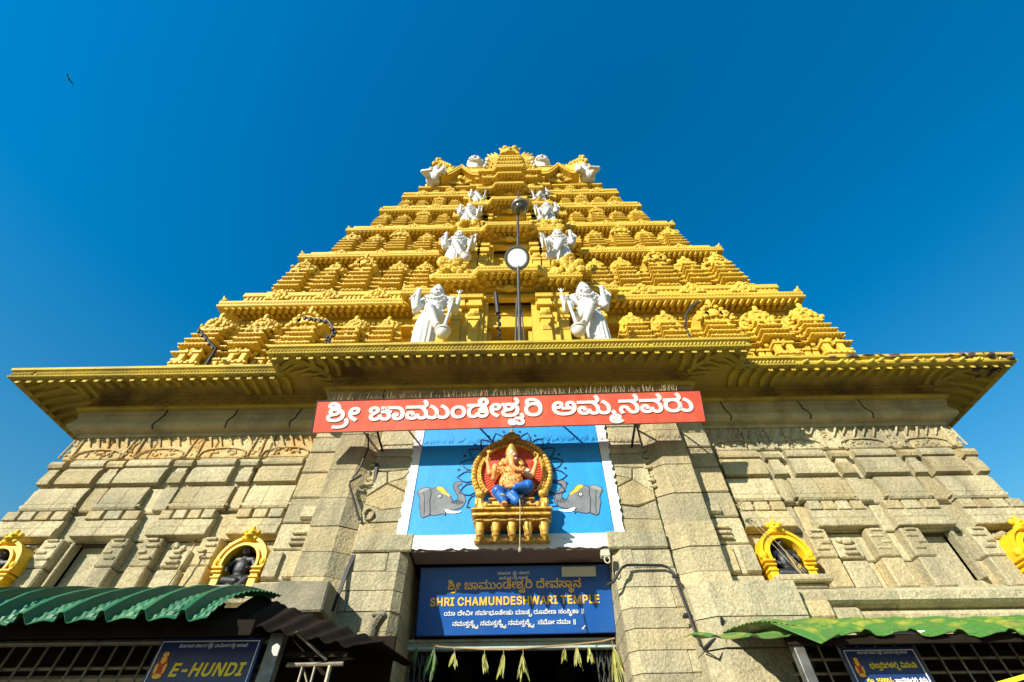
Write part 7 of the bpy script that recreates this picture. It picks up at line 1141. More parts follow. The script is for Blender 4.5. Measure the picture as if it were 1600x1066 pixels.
# painted elephant heads traced at size (panel metres relative to a corner)
def Z1(x, y): return ((640+x/5.073)-800, (660+y/5.073))
def plate(mb, pts, y, t=.002, s=1):
    poly_plate(mb, [(s*x, y, z) for x, z in pts], (0, 1, 0), t)
def smooth_poly(P, it=2):
    for _ in range(it):
        Q = []
        for a, b in zip(P, P[1:]+P[:1]): Q += [(a[0]*.75+b[0]*.25, a[1]*.75+b[1]*.25), (a[0]*.25+b[0]*.75, a[1]*.25+b[1]*.75)]
        P = Q
    return P
def tri_plate(mb, pts, y, t, s):
    V = [Vector(p) for p in pts]; tr = geometry.tessellate_polygon([[Vector((p[0], p[1], 0)) for p in pts]]); n = len(pts)
    v = [(s*x, y, z) for x, z in pts]+[(s*x, y+t, z) for x, z in pts]
    mb.add(v, [tuple(q) for q in tr]+[tuple(n+i for i in reversed(q)) for q in tr]+[(i, (i+1) % n, n+(i+1) % n, n+i) for i in range(n)])
def ez(P): return [(-1.375+(x-60)*.00188, 5.41-(y-470)*.00199) for x, y in P]
HEAD = [(205, 520), (235, 515), (268, 530), (300, 570), (330, 600), (345, 632), (372, 640), (392, 622), (388, 590), (360, 555), (342, 520), (345, 490), (365, 475), (400, 478), (405, 500), (385, 500), (372, 515), (385, 540), (425, 575), (448, 620), (440, 660), (410, 690), (370, 702), (330, 700), (300, 700), (300, 745), (285, 725), (255, 735), (215, 742), (185, 735), (170, 650), (160, 560), (175, 530)]
EAR = [(60, 555), (85, 530), (125, 520), (160, 525), (175, 560), (168, 620), (182, 690), (185, 740), (160, 748), (135, 758), (118, 740), (105, 690), (92, 660), (98, 620), (82, 590)]
FLAP = [(66, 556), (90, 534), (128, 524), (158, 530), (140, 548), (112, 560), (86, 572)]
CAP = [(208, 520), (236, 514), (266, 528), (292, 562), (326, 590), (320, 602), (292, 585), (262, 572), (236, 548), (216, 538)]
TUSK = [(288, 702), (310, 698), (350, 712), (398, 716), (430, 712), (400, 728), (350, 732), (312, 728)]
for s in (-1, 1):
    E0 = MB(); G0 = MB()
    def grow(P, d): return fatten(P, d if sum((b[0]-a[0])*(b[1]+a[1]) for a, b in zip(P, P[1:]+P[:1])) > 0 else -d)
    h = smooth_poly(ez(HEAD)); e = smooth_poly(ez(EAR)); sg = -s
    root = None
    mb = MB(); tri_plate(mb, grow(h, .011), 6.0975, .0025, sg*1); tri_plate(mb, grow(e, .011), 6.0968, .0025, sg)
    # panel is drawn for the left head; the right one is its mirror image
    root = build('elephant_painting', mb, 'paint_black', PAN)
    mb = MB(); tri_plate(mb, h, 6.0945, .003, sg); build('head', mb, 'ele_grey', root)
    mb = MB(); tri_plate(mb, e, 6.0915, .003, sg); build('ear', mb, 'ele_grey', root)
    mb = MB(); tri_plate(mb, smooth_poly(ez(FLAP), 1), 6.0885, .003, sg); build('ear_fold', mb, 'ele_light', root)
    mb = MB(); tri_plate(mb, smooth_poly(ez(CAP), 1), 6.0905, .004, sg); build('forehead_cloth', mb, 'paint_yellow', root)
    mb = MB(); tri_plate(mb, smooth_poly(ez(TUSK), 1), 6.0895, .004, sg); build('tusk', mb, 'paint_white', root)
    mb = MB()
    for a in range(8):                                        # trunk wrinkles, ear edge, brow
        x0 = 338+a*13; q = ez([(x0, 655-3*abs(a-4)+8), (x0+6-1.5*a, 622+abs(a-3)*4)]); mb.tube([(sg*x, 6.0905, z) for x, z in q], .0035, 5)
    mb.tube([(sg*x, 6.0905, z) for x, z in ez([(162, 540), (172, 580), (168, 630), (178, 690), (186, 738)])], .006, 5)
    mb.tube([(sg*x, 6.0885, z) for x, z in ez([(112, 560), (122, 600), (130, 650), (138, 700), (140, 740)])], .004, 5)
    mb.tube([(sg*x, 6.0905, z) for x, z in ez([(222, 588), (240, 576), (262, 588), (258, 604), (236, 610), (222, 596)])], .004, 5)
    mb.tube([(sg*x, 6.0905, z) for x, z in ez([(285, 705), (300, 720), (302, 744)])], .006, 5)
    build('ink_lines', mb, 'paint_black', root)
    mb = MB(); q = ez([(240, 595)])[0]; mb.lathe([(.022, -.002), (.022, .002)], (sg*q[0], 6.0895, q[1]), 12, 'Y'); ey = build('eye', mb, 'paint_white', root)
    mb = MB(); mb.lathe([(.011, -.002), (.011, .002)], (sg*q[0], 6.0865, q[1]), 10, 'Y'); build('pupil', mb, 'paint_black', ey)
# lotus petals painted round the halo
mb = MB(); m2 = MB()
HC = (.035, 5.50)
for k in range(15):
    a = math.radians(-38+k*18.3)
    ra = lambda r, da: (HC[0]+r*math.cos(a+da), 6.098, HC[1]+r*math.sin(a+da))
    pts = [ra(.62, -.13), ra(.70, -.135), ra(.76, -.09), ra(.835, 0), ra(.76, .09), ra(.70, .135), ra(.62, .13)]
    if pts[3][2] > 6.42: continue
    mb.tube(pts, .012, 5)
    d = ra(.83, .16); mb.lathe([(.024, -.003), (.024, .003)], d, 12, 'Y')
build('lotus_petals', mb, 'paint_navy', PAN)
HS = thing('halo_throne', (.03, 5.95, 4.42), 'gold arched halo with red disc on a bracketed gold pedestal', 'shrine')
mb = MB()
mb.bx(-.50, .56, 5.72, 6.09, 4.66, 4.70, .008); mb.bx(-.47, .53, 5.75, 6.09, 4.70, 4.735, .006); mb.bx(-.52, .58, 5.70, 6.09, 4.735, 4.765, .008); mb.bx(-.46, .52, 5.78, 6.09, 4.61, 4.66, .008); mb.bx(-.48, .54, 5.98, 6.09, 4.43, 4.475, .006)
mb.bx(-.26, .32, 5.80, 6.09, 4.765, 4.83, .01); mb.bx(-.30, .36, 5.78, 6.09, 4.83, 4.86, .008); mb.bx(-.24, .30, 5.82, 6.09, 4.86, 4.93, .01); mb.bx(-.29, .35, 5.79, 6.09, 4.93, 4.955, .008)
for s in (-1, 1):                                             # scrolled lion posts
    c = .03+s*.42
    mb.cap((c, 5.86, 4.77), (c+s*.03, 5.86, 4.98), .065, .05, 9); mb.ell((c+s*.02, 5.82, 5.02), (.075, .07, .06), 10, 7); mb.ell((c-s*.06, 5.84, 4.86), (.055, .06, .055), 9, 6); mb.ell((c+s*.06, 5.85, 4.92), (.04, .05, .08), 8, 6)
build('pedestal', mb, 'gold', HS, smooth=False)
for k in range(5):
    c = .03+(k-2)*.215; mb = MB()
    mb.lathe([(.085, 4.64), (.09, 4.62), (.06, 4.60), (.062, 4.57), (.05, 4.50), (.035, 4.46), (.05, 4.44), (.03, 4.42), (.006, 4.37)], (c, 5.86, 0), 14, sy=1.1, fn=lambda a, z: 1+.10*math.cos(6*a))
    mb.bx(c-.05, c+.05, 5.9, 6.06, 4.46, 4.6); build('bracket', mb, 'gold', HS)
mb = MB(); N = 40                                             # halo ring: stepped profile swept round, scalloped rim
def ring(r0, r1, y0, y1, sc_=0):
    v = []; f = []
    for k in range(N*2):
        a = -.72+(math.pi+1.44)*k/(N*2-1); c, s = math.cos(a), math.sin(a); q = 1+sc_*abs(math.sin(a*14))
        for r, y in ((r0, y1), (r0, y0+.02), (r0+.02, y0), (r1*q-.02, y0), (r1*q, y0+.02), (r1*q, y1)): v.append((HC[0]+r*c, y, HC[1]+r*s*1.02))
    for k in range(N*2-1):
        for i in range(6): f.append((k*6+i, k*6+(i+1) % 6, (k+1)*6+(i+1) % 6, (k+1)*6+i))
    f += [tuple(range(6)), tuple(range((N*2-1)*6, N*12))]
    mb.add(v, f)
ring(.54, .61, 6.00, 6.09, .02); ring(.48, .545, 6.02, 6.09); ring(.455, .49, 5.98, 6.09)
for k in range(44):
    a = -.72+(math.pi+1.44)*(k+.5)/44; mb.ell((HC[0]+.575*math.cos(a), 5.995, HC[1]+.587*math.sin(a)), (.033, .025, .033), 7, 5); mb.ell((HC[0]+.50*math.cos(a), 6.015, HC[1]+.52*math.sin(a)), (.02, .02, .03), 6, 4)
mb.ell((HC[0], 5.98, 6.13), (.10, .08, .08), 10, 7); mb.cap((HC[0], 5.98, 6.16), (HC[0], 5.98, 6.27), .06, .02, 8)
for s in (-1, 1): mb.ell((HC[0]+s*.09, 5.98, 6.12), (.06, .06, .05), 8, 6)
build('halo_ring', mb, 'gold', HS, smooth=False)
mb = MB(); mb.lathe([(.47, 6.05), (.47, 6.09)], (HC[0], 0, HC[1]), 48, 'Y')
for k in range(60):
    a = 2*math.pi*k/60; mb.cap((HC[0]+.30*math.cos(a), 6.048, HC[1]+.30*math.sin(a)), (HC[0]+.44*math.cos(a+.05), 6.048, HC[1]+.44*math.sin(a+.05)), .009, .012, 5)
build('red_disc', mb, 'halo_red', HS)
GAN = thing('deity_statue', (.03, 5.82, 4.955), 'painted elephant headed deity in blue cloth seated before the red disc', 'statue')
b = MB(); gx, gz = .03, 4.955
def g3(x, y, z): return (gx+x*.95, 5.90+y*.9, gz+z)
b.ell(g3(0, .02, .12), (.20, .14, .13), 14, 9); b.ell(g3(0, -.04, .27), (.185, .15, .155), 14, 9); b.ell(g3(0, 0, .44), (.165, .11, .13), 14, 9); b.cap(g3(-.17, .02, .50), g3(.17, .02, .50), .07)
b.ell(g3(0, -.06, .665), (.09, .095, .10), 14, 9); b.ell(g3(-.036, -.12, .705), (.046, .04, .046), 9, 6); b.ell(g3(.036, -.12, .705), (.046, .04, .046), 9, 6)
for s in (-1, 1): b.ell(g3(s*.125, -.0, .635), (.055, .02, .085), 12, 8)
tr = [(0, -.16, .63), (0, -.20, .55), (.01, -.20, .47), (.05, -.19, .42), (.12, -.19, .40), (.19, -.20, .385), (.245, -.21, .36)]
for k, (p, q) in enumerate(zip(tr, tr[1:])): b.cap(g3(*p), g3(*q), .05-.005*k, .047-.005*k, 10)
def arm(a, e, h, fd):
    b.cap(g3(*a), g3(*e), .058, .045, 10); b.cap(g3(*e), g3(*h), .043, .03, 10); hv = Vector(h); d = Vector(fd).normalized(); sx = d.cross(Vector((0, 1, 0))); sx = sx.normalized() if sx.length > .1 else Vector((1, 0, 0))
    b.cap(g3(*hv), g3(*(hv+d*.045)), .03, .032, 8)
    for k in range(4): q = hv+d*.05+sx*(-.027+.018*k); b.cap(g3(*q), g3(*(q+d*(.045+.01*(k in (1, 2))))), .0105, .009, 6)
    q = hv+d*.02+sx*.03; b.cap(g3(*q), g3(*(q+sx*.02+d*.035)), .011, .009, 6)
arm((-.18, .0, .50), (-.27, -.08, .33), (-.25, -.17, .40), (0, -.2, 1)); arm((.18, 0, .50), (.28, -.07, .36), (.22, -.20, .33), (-.3, -.7, .25))
arm((-.18, .05, .53), (-.34, .0, .46), (-.37, -.05, .60), (0, -.1, 1)); arm((.18, .05, .53), (.33, -.0, .42), (.39, -.06, .58), (.1, -.1, 1))
b.cap(g3(-.12, -.16, .0), g3(-.10, -.18, -.13), .05, .045, 10); b.ell(g3(-.10, -.22, -.16), (.05, .085, .035), 10, 7)
for k in range(5): b.ell(g3(-.135+.018*k, -.30, -.172), (.010, .014, .010), 6, 4)
b.ell(g3(.00, -.24, .10), (.10, .05, .04), 9, 6)
remesh('body', b, 'skin', GAN, .008, 2)
b = MB()
b.ell(g3(0, .02, .10), (.22, .15, .12), 14, 9); b.cap(g3(.10, -.02, .10), g3(.24, -.17, .14), .105, .095); b.cap(g3(.24, -.17, .14), g3(.06, -.24, .085), .085, .055)
b.cap(g3(-.10, -.02, .09), g3(-.20, -.17, .07), .105, .09); b.cap(g3(-.20, -.17, .07), g3(-.11, -.18, -.09), .085, .065); b.cap(g3(0, -.14, .0), g3(.07, -.17, -.08), .09, .075); b.cap(g3(.02, -.17, .05), g3(.08, -.19, -.10), .06, .05)
remesh('blue_dhoti', b, 'dhoti', GAN, .008, 2)
b = MB()
b.lathe([(.088, .735), (.10, .75), (.088, .77), (.092, .785), (.074, .82), (.078, .835), (.054, .875), (.056, .89), (.03, .935), (.012, .965)], g3(0, -.05, 0), 16)
build('crown', b, 'gold', GAN, smooth=True)
for s in (-1, 1):
    b = MB(); b.lathe([(.04, -.01), (.045, .0), (.02, .012)], g3(s*.155, -.05, .59), 10, 'Y'); build('earring', b, 'gold', GAN, smooth=True)
    b = MB(); b.lathe([(.062, .46), (.066, .475), (.062, .49)], g3(s*.225, -.03, 0), 12); build('armlet', b, 'gold', GAN, smooth=True)
b = MB()
for k in range(11):
    t = math.pi*k/10; b.ell(g3(.135*math.cos(t), -.10-.05*math.sin(t), .50-.10*math.sin(t)), (.018, .016, .02), 7, 5); b.ell(g3(.165*math.cos(t), -.09-.11*math.sin(t), .46-.22*math.sin(t)), (.013, .013, .016), 6, 4)
for k in range(14): t = k/13; b.ell(g3(.15-.32*t, -.12-.09*math.sin(t*3.1), .46-.26*t), (.012, .012, .012), 6, 4)
for k in range(16): t = 2*math.pi*k/16; b.ell(g3(.2*math.cos(t), -.02+.16*math.sin(t), .18), (.028, .02, .018), 6, 4)
build('necklace_and_belt', b, 'gold', GAN, smooth=True); b = MB()
b.tube([g3(-.37, -.08, .62), g3(-.37, -.08, .80)], .012, 6); b.ell(g3(-.35, -.08, .79), (.05, .015, .03), 8, 5); build('axe', b, 'gold', GAN, smooth=True); b = MB(); b.tube([g3(.40, -.09, .62), g3(.43, -.09, .72), g3(.38, -.09, .76), g3(.36, -.09, .70)], .012, 6)
build('noose', b, 'gold', GAN, smooth=True); b = MB()
b.tube([g3(.2, -.22, .12), g3(.16, -.265, .135), g3(.10, -.275, .12)], .010, 6); b.tube([g3(-.17, -.24, .0), g3(-.12, -.255, -.03), g3(-.06, -.24, -.05)], .010, 6)
build('cloth_trim', b, 'gold', GAN, smooth=True)
b = MB()
for s in (-1, 1): b.ell(g3(s*.042, -.15, .685), (.02, .016, .013), 8, 6); b.cap(g3(s*.05, -.17, .60), g3(s*.08, -.24, .565), .014, .006, 7)
b.lathe([(.03, -.006), (.03, .006)], g3(0, -.158, .73), 8, 'Y'); b.ell(g3(.24, -.235, .35), (.045, .035, .028), 8, 6)
build('eyes_and_tusks', b, 'paint_white', GAN, smooth=True)
# offering string hanging over the pedestal
mb = MB(); mb.tube([(.14, 5.70, 4.88), (.145, 5.66, 4.76), (.14, 5.67, 4.55), (.135, 5.70, 4.38), (.13, 5.72, 4.22)], .008, 6); mb.ell((.13, 5.72, 4.19), (.022, .022, .035), 8, 6)
o = build('offering_cord', mb, 'wire'); tag(o, 'thin straw cord with tassel hanging over the gold pedestal', 'cord')
mb = MB()
for k in range(9): mb.ell((.15+rnd.uniform(-.05, .06), 5.72+rnd.uniform(-.02, .02), 4.86+rnd.uniform(-.07, .07)), (.03, .025, .035), 7, 5)
mb.tube([(.08, 5.72, 4.95), (.13, 5.70, 4.90), (.20, 5.70, 4.80)], .012, 6); mb.tube([(.10, 5.71, 4.84), (.22, 5.71, 4.78)], .012, 6)
o = build('black_charm', mb, 'iron'); tag(o, 'black beaded charm bundle lying beside the deity on the pedestal', 'charm')
# ------------------------------------------------------------------ signboards
def board(name, o, ux, uy, w, h, t, mat, label, cat, group=None):
    """rectangular sign: o = lower left corner of the front face"""
    ux = Vector(ux).normalized(); uy = Vector(uy).normalized(); n = ux.cross(uy); O = Vector(o)
    th = thing(name, O, label, cat, group)
    mb = MB(); mb.obox(O+ux*w/2+uy*h/2-n*t/2, ux, uy, n, w/2, h/2, t/2)
    build('board', mb, mat, th)
    return th, (lambda x, y, d=0: O+ux*x+uy*y+n*d), ux, uy, n
def frame(th, pt, ux, uy, n, w, h, b, mat, ins=0):
    mb = MB()
    for x0, x1, y0, y1 in ((ins, w-ins, ins, ins+b), (ins, w-ins, h-ins-b, h-ins), (ins, ins+b, ins+b, h-ins-b), (w-ins-b, w-ins, ins+b, h-ins-b)):
        mb.obox(pt((x0+x1)/2, (y0+y1)/2, .003), ux, uy, n, (x1-x0)/2, (y1-y0)/2, .003)
    return build('border_line', mb, mat, th)
UX = (.99985, -.017, 0)
wR = 6.08
RS, pt, ux, uy, n = board('red_signboard', (-3.045, 5.62, 5.985), (1, -.006, .012), (0, -.21, .46), wR, .51, .035, 'red', 'long red signboard with big white lettering above the painted panel', 'sign')
lettering('white_lettering', 'red', 'white_text', RS, pt(.19, .175), ux, uy, 5.74, sy=.80, bold=26, th=.008)
mb = MB(); mb.obox(pt(wR*.51, .255, .001), ux, uy, n, .004, .25, .0015); build('sheet_seam', mb, 'joint', RS)
frame(RS, pt, ux, uy, n, wR, .51, .012, 'iron', -.006)
mb = MB()
for x in (.35, 1.1, 2.3, 3.7, 4.9, 5.6): mb.tube([pt(x, .48, -.04), pt(x, .52, -.2)+Vector((0, .4, .1)), Vector((pt(x, 0).x, 6.15, 6.62))], .016, 6)
for x in (1.0, 5.0): mb.tube([pt(x, .02, -.04), pt(x, -.03, -.1), Vector((pt(x, 0).x, 6.1, 5.98))], .018, 6)
build('support_bracket', mb, 'iron', RS)
mb = MB(); r7 = random.Random(2)
for k in range(330):                                          # bristles standing behind the top edge
    x = .15+k/330*5.6+r7.uniform(-.01, .01); p = pt(x, .49, -.06-r7.uniform(0, .05)); hgt = r7.uniform(.06, .17)
    if x < 2 and r7.random() < .5: continue
    mb.tube([p, p+uy*hgt+ux*r7.uniform(-.05, .05)], .0035, 3, r2=.0015)
build('bird_spike_strip', mb, 'spike', RS)

wB, hB = 2.62, .80
BS, pt, ux, uy, n = board('blue_signboard', (-1.25, 6.82, 3.577), (1, -.006, .004), (0, -.28, .745), wB, hB, .05, 'blue', 'blue temple name board with orange and white lettering over the doorway', 'sign')
q = hB/120.0                                                  # rows measured in photo pixels of board height
lettering('orange_lettering', 'b1', 'gold_text', BS, pt(.385, .53), ux, uy, 1.83, sy=.90, bold=12, th=.003, seg=2)
lettering('latin_lettering', 'b2', 'gold_text', BS, pt(.155, .34), ux, uy, 2.30, sy=1.0, bold=34, th=.003, seg=2)
lettering('verse_lettering', 'b3', 'white_text', BS, pt(.35, .225), ux, uy, 1.88, sy=.80, bold=14, th=.003, seg=2)
lettering('verse_lettering', 'b4', 'white_text', BS, pt(.47, .107), ux, uy, 1.64, sy=.84, bold=14, th=.003, seg=2)
lettering('small_lettering', 'g1', 'white_text', BS, pt(1.07, .70), ux, uy, .18, bold=10, th=.003, seg=2)
lettering('small_lettering', 'g2', 'white_text', BS, pt(1.36, .70), ux, uy, .15, bold=10, th=.003, seg=2)
lettering('small_lettering', 'dep', 'white_text', BS, pt(1.09, .643), ux, uy, .40, bold=10, th=.003, seg=2)
mb = MB(); c = pt(1.307, .71, .003)
for k in range(16):
    a = 2*math.pi*k/16; b = 2*math.pi*(k+1)/16; mb.tube([c+ux*.026*math.cos(a)+uy*.026*math.sin(a), c+ux*.026*math.cos(b)+uy*.026*math.sin(b)], .004, 4)
mb.obox(c, ux, uy, n, .010, .012, .002); build('round_emblem', mb, 'white_text', BS)
frame(BS, pt, ux, uy, n, wB, hB, .012, 'navy', -.004)
mb = MB(); mb.tube([pt(2.18, .045, .004), pt(2.23, .085, .004)], .007, 4); mb.obox(pt(2.195, .05, .003), ux, uy, n, .014, .008, .002); build('paint_chip', mb, 'paint_white', BS)
mb = MB()
for x in (.3, 2.2): mb.tube([pt(x, .76, -.05), pt(x, .78, -.1)+Vector((0, .3, 0))], .015, 6); mb.tube([pt(x, .05, -.05), pt(x, .05, -.05)+Vector((0, .15, 0))], .015, 6)
build('support_bracket', mb, 'iron', BS)

def counter_sign(o, ux, uy, w, h, label, left):
    S, pt, ux, uy, n = board('counter_sign', o, ux, uy, w, h, .03, 'navy', label, 'sign')
    frame(S, pt, ux, uy, n, w, h, .006, 'white_text', .018)
    k = w
    lettering('small_lettering', 'gg', 'white_text', S, pt(.20*k, h-.075*k), ux, uy, .27*k, bold=10, th=.002, shear=.12, seg=2)
    lettering('small_lettering', 'dep', 'white_text', S, pt(.55*k, h-.075*k), ux, uy, .32*k, bold=10, th=.002, shear=.12, seg=2)
    mb = MB(); c = pt(.508*k, h-.062*k, .003)
    for q in range(14):
        a = 2*math.pi*q/14; b = 2*math.pi*(q+1)/14; mb.tube([c+ux*.022*k*math.cos(a)+uy*.022*k*math.sin(a), c+ux*.022*k*math.cos(b)+uy*.022*k*math.sin(b)], .0035*k, 4)
    mb.obox(c, ux, uy, n, .008*k, .010*k, .002); build('round_emblem', mb, 'white_text', S)
    # small picture of a garlanded goddess
    px, py = (.115*k, h-.245*k) if left else (.135*k, h-.25*k)
    def disc(mb, x, y, rx, ry, d, N=14):
        poly_plate(mb, [pt(x+rx*math.cos(2*math.pi*i/N), y+ry*math.sin(2*math.pi*i/N), d) for i in range(N)], n, .002)
    mb = MB(); disc(mb, px, py, .062*k, .085*k, .002); disc(mb, px, py+.085*k, .035*k, .045*k, .0025); pic = build('goddess_picture', mb, MT['halo_red'], S)
    mb = MB(); disc(mb, px, py+.07*k, .026*k, .032*k, .005); disc(mb, px-.04*k, py, .014*k, .04*k, .005); disc(mb, px+.04*k, py, .014*k, .04*k, .005); disc(mb, px, py-.06*k, .045*k, .02*k, .005); disc(mb, px, py+.115*k, .03*k, .018*k, .005)
    for q in range(9): a = math.pi*q/8; disc(mb, px+.05*k*math.cos(a), py+.02*k-.075*k*math.sin(a), .008*k, .008*k, .0055, 7)
    build('gold_detail', mb, 'gold_text', pic)
    if left:
        lettering('latin_lettering', 'eh', 'yellow_text', S, pt(.215*k, h-.305*k), ux, uy, .70*k, sy=.95, bold=40, th=.003, shear=.16)
        lettering('white_lettering', 'e2', 'white_text', S, pt(.09*k, h-.415*k), ux, uy, .60*k, bold=16, th=.002, shear=.1, seg=2)
    else:
        lettering('yellow_lettering', 'v1', 'yellow_text', S, pt(.28*k, h-.235*k), ux, uy, .62*k, sy=1.05, bold=26, th=.003, seg=2)
        lettering('yellow_lettering', 'v2', 'yellow_text', S, pt(.16*k, h-.40*k), ux, uy, .34*k, sy=1.3, bold=26, th=.003, seg=2)
        lettering('white_lettering', 'v3', 'white_text', S, pt(.52*k, h-.40*k), ux, uy, .43*k, sy=1.25, bold=26, th=.003, seg=2)
    mb = MB()
    for x in (.15, .85): mb.tube([pt(x*w, h, -.02), pt(x*w, h, -.02)+Vector((0, .12, .06))], .008, 5)
    build('hanger', mb, 'iron', S)
    return S
counter_sign((-2.82, 4.27, 2.15), (1, 0, 0), (0, -.03, 1), .83, .685, 'dark blue donation counter sign with slanted yellow capitals under the green awning', True)
counter_sign((2.668, 4.30, 2.105), (1, 0, .004), (0, -.02, 1), .59, .62, 'blue sign with yellow and white lettering under the bleached right awning', False)

# ------------------------------------------------------------------ doorway: lintel bar, folding gates, tube light, lamp, leaves
mb = MB(); mb.bx(-1.37, 1.37, 6.95, 7.05, 3.46, 3.495, .006); mb.bx(-1.37, 1.37, 6.99, 7.02, 3.495, 3.545); mb.bx(-1.37, 1.37, 6.94, 7.05, 3.545, 3.575, .006)
tag(build('lintel_bar', mb, 'palebar'), 'pale green steel channel across the doorway below the blue board', 'beam')
for s in (-1, 1):
    th = thing('folding_gate', (s*1.25, 7.04, 0), 'folded steel lattice gate at the %s edge of the doorway' % ('left' if s < 0 else 'right'), 'gate', 'folding gates of the doorway')
    mb = MB()
    for k in range(4): x = s*(1.12+k*.07); mb.bx(x-.008, x+.008, 7.08, 7.105, .05, 4.35)
    build('upright', mb, 'pole', th); mb = MB()
    for q in range(15):
        z = .3+q*.27
        for k in range(3):
            x = s*(1.13+k*.07); mb.tube([(x, 7.07, z), (x+s*.07, 7.07, z+.24)], .009, 5); mb.tube([(x, 7.115, z+.24), (x+s*.07, 7.115, z)], .009, 5)
    build('lattice', mb, 'pole', th)
th = thing('tube_light_box', (.93, 6.50, 4.25), 'weathered cream light box fixed above the right end of the blue board', 'light fixture')
mb = MB(); mb.obox((.93, 6.50, 4.24), Vector((1, 0, 0)), Vector((0, .9, .43)), Vector((0, -.43, .9)), .23, .06, .06); build('housing', mb, 'ivory', th)
mb = MB(); mb.tube([(.79, 6.52, 4.28), (.79, 6.54, 4.37)], .012, 6); mb.tube([(1.07, 6.52, 4.28), (1.07, 6.54, 4.37)], .012, 6); build('arm', mb, 'iron', th)
th = thing('wall_lamp', (1.25, 6.0, 4.25), 'small cream switch box with ring hook at the right end of the painted panel', 'fitting')
mb = MB(); mb.bx(1.19, 1.31, 5.99, 6.1, 4.22, 4.31, .012); build('case', mb, 'ivory', th)
mb = MB(); pts = [(1.25+.035*math.cos(a*.6), 5.97, 4.165+.045*math.sin(a*.6)) for a in range(11)]; mb.tube(pts, .009, 6); build('ring', mb, 'ivory', th)
mb = MB(); mb.tube([(.11+(x_-.11)*1.117, 6.72, 1.6+(z_-1.6)*1.117) for x_, z_ in ((-1.10, 3.30), (-.8, 3.235), (-.3, 3.205), (.0, 3.20), (.4, 3.225), (.75, 3.245), (1.05, 3.27), (1.2, 3.30))], .009, 6)
tag(build('coir_rope', mb, 'rope'), 'brown coir rope strung across the doorway, leaf bunches tied to it', 'rope')
def leaf(mb, base, d, L, w, r):
    d = Vector(d).normalized(); s = d.cross(Vector((r.uniform(-.4, .4), -1, r.uniform(-.2, .2)))).normalized(); nn = s.cross(d); B = Vector(base)
    v = []; K = 6; cv = r.uniform(-.12, .25); tw = r.uniform(-.6, .6)
    for k in range(K+1):
        t = k/K; c = B+d*(L*t)+nn*(cv*L*t*t); ww = w*math.sin(math.pi*min(1, t*.92+.06))**.8
        s2 = (s*math.cos(tw*t)+nn*math.sin(tw*t))
        v += [c-s2*ww+nn*.25*ww, c, c+s2*ww+nn*.25*ww]
    mb.add(v, [(k*3+i, k*3+i+1, k*3+i+4, k*3+i+3) for k in range(K) for i in (0, 1)])
rl = random.Random(21)
BUN = [(-1.06, 3.27, .16, 2, 'leafgreen', 'pair of dark green leaves at the left end of the rope'), (-.86, 3.25, .27, 11, 'leafgreen', 'large fresh green leaf bunch, second from the left on the doorway rope'),
       (-.63, 3.22, .20, 5, 'leaf', 'thin yellowing leaf bunch just right of the large green bunch'), (-.29, 3.20, .17, 7, 'leaf', 'short dry leaf bunch left of the middle of the rope'),
       (-.075, 3.20, .24, 6, 'leaf', 'dense olive leaf bunch at the middle of the rope, hanging straight'), (.145, 3.20, .22, 9, 'leaf', 'splayed dry leaf bunch on two strings, right of the middle of the rope'),
       (.61, 3.235, .15, 6, 'leaf', 'small pale leaf bunch, first of three close together at right'), (.75, 3.25, .19, 5, 'leaf', 'longer curled leaf bunch, middle of the three close together at right'),
       (.885, 3.26, .16, 7, 'leaf', 'small yellow leaf bunch, last of three close together at right'), (1.16, 3.27, .26, 9, 'leaf', 'long drooping leaf string at the right end of the rope')]
for x, z, L, nlf, m_, lab in BUN:
    x = .11+(x-.11)*1.117; z = 1.6+(z-1.6)*1.117; L *= 1.117
    th = thing('leaf_bunch', (x, 6.70, z), lab, 'leaves', 'mango leaf bunches on the doorway rope')
    mb = MB(); mb.tube([(x, 6.70, z), (x+.004, 6.695, z-.06)], .004, 5); build('string', mb, 'rope', th)
    mb = MB()
    for k in range(int(nlf*1.5)):
        zz = z-.05-(.02*k if nlf == 9 and x > 1 else rl.uniform(0, .03))
        leaf(mb, (x+rl.uniform(-.012, .012), 6.695+rl.uniform(-.02, .02), zz), (rl.uniform(-.38, .38), rl.uniform(-.35, .3), -1), L*rl.uniform(.55, 1.15), rl.uniform(.010, .018), rl)
    build('leaves', mb, m_, th)

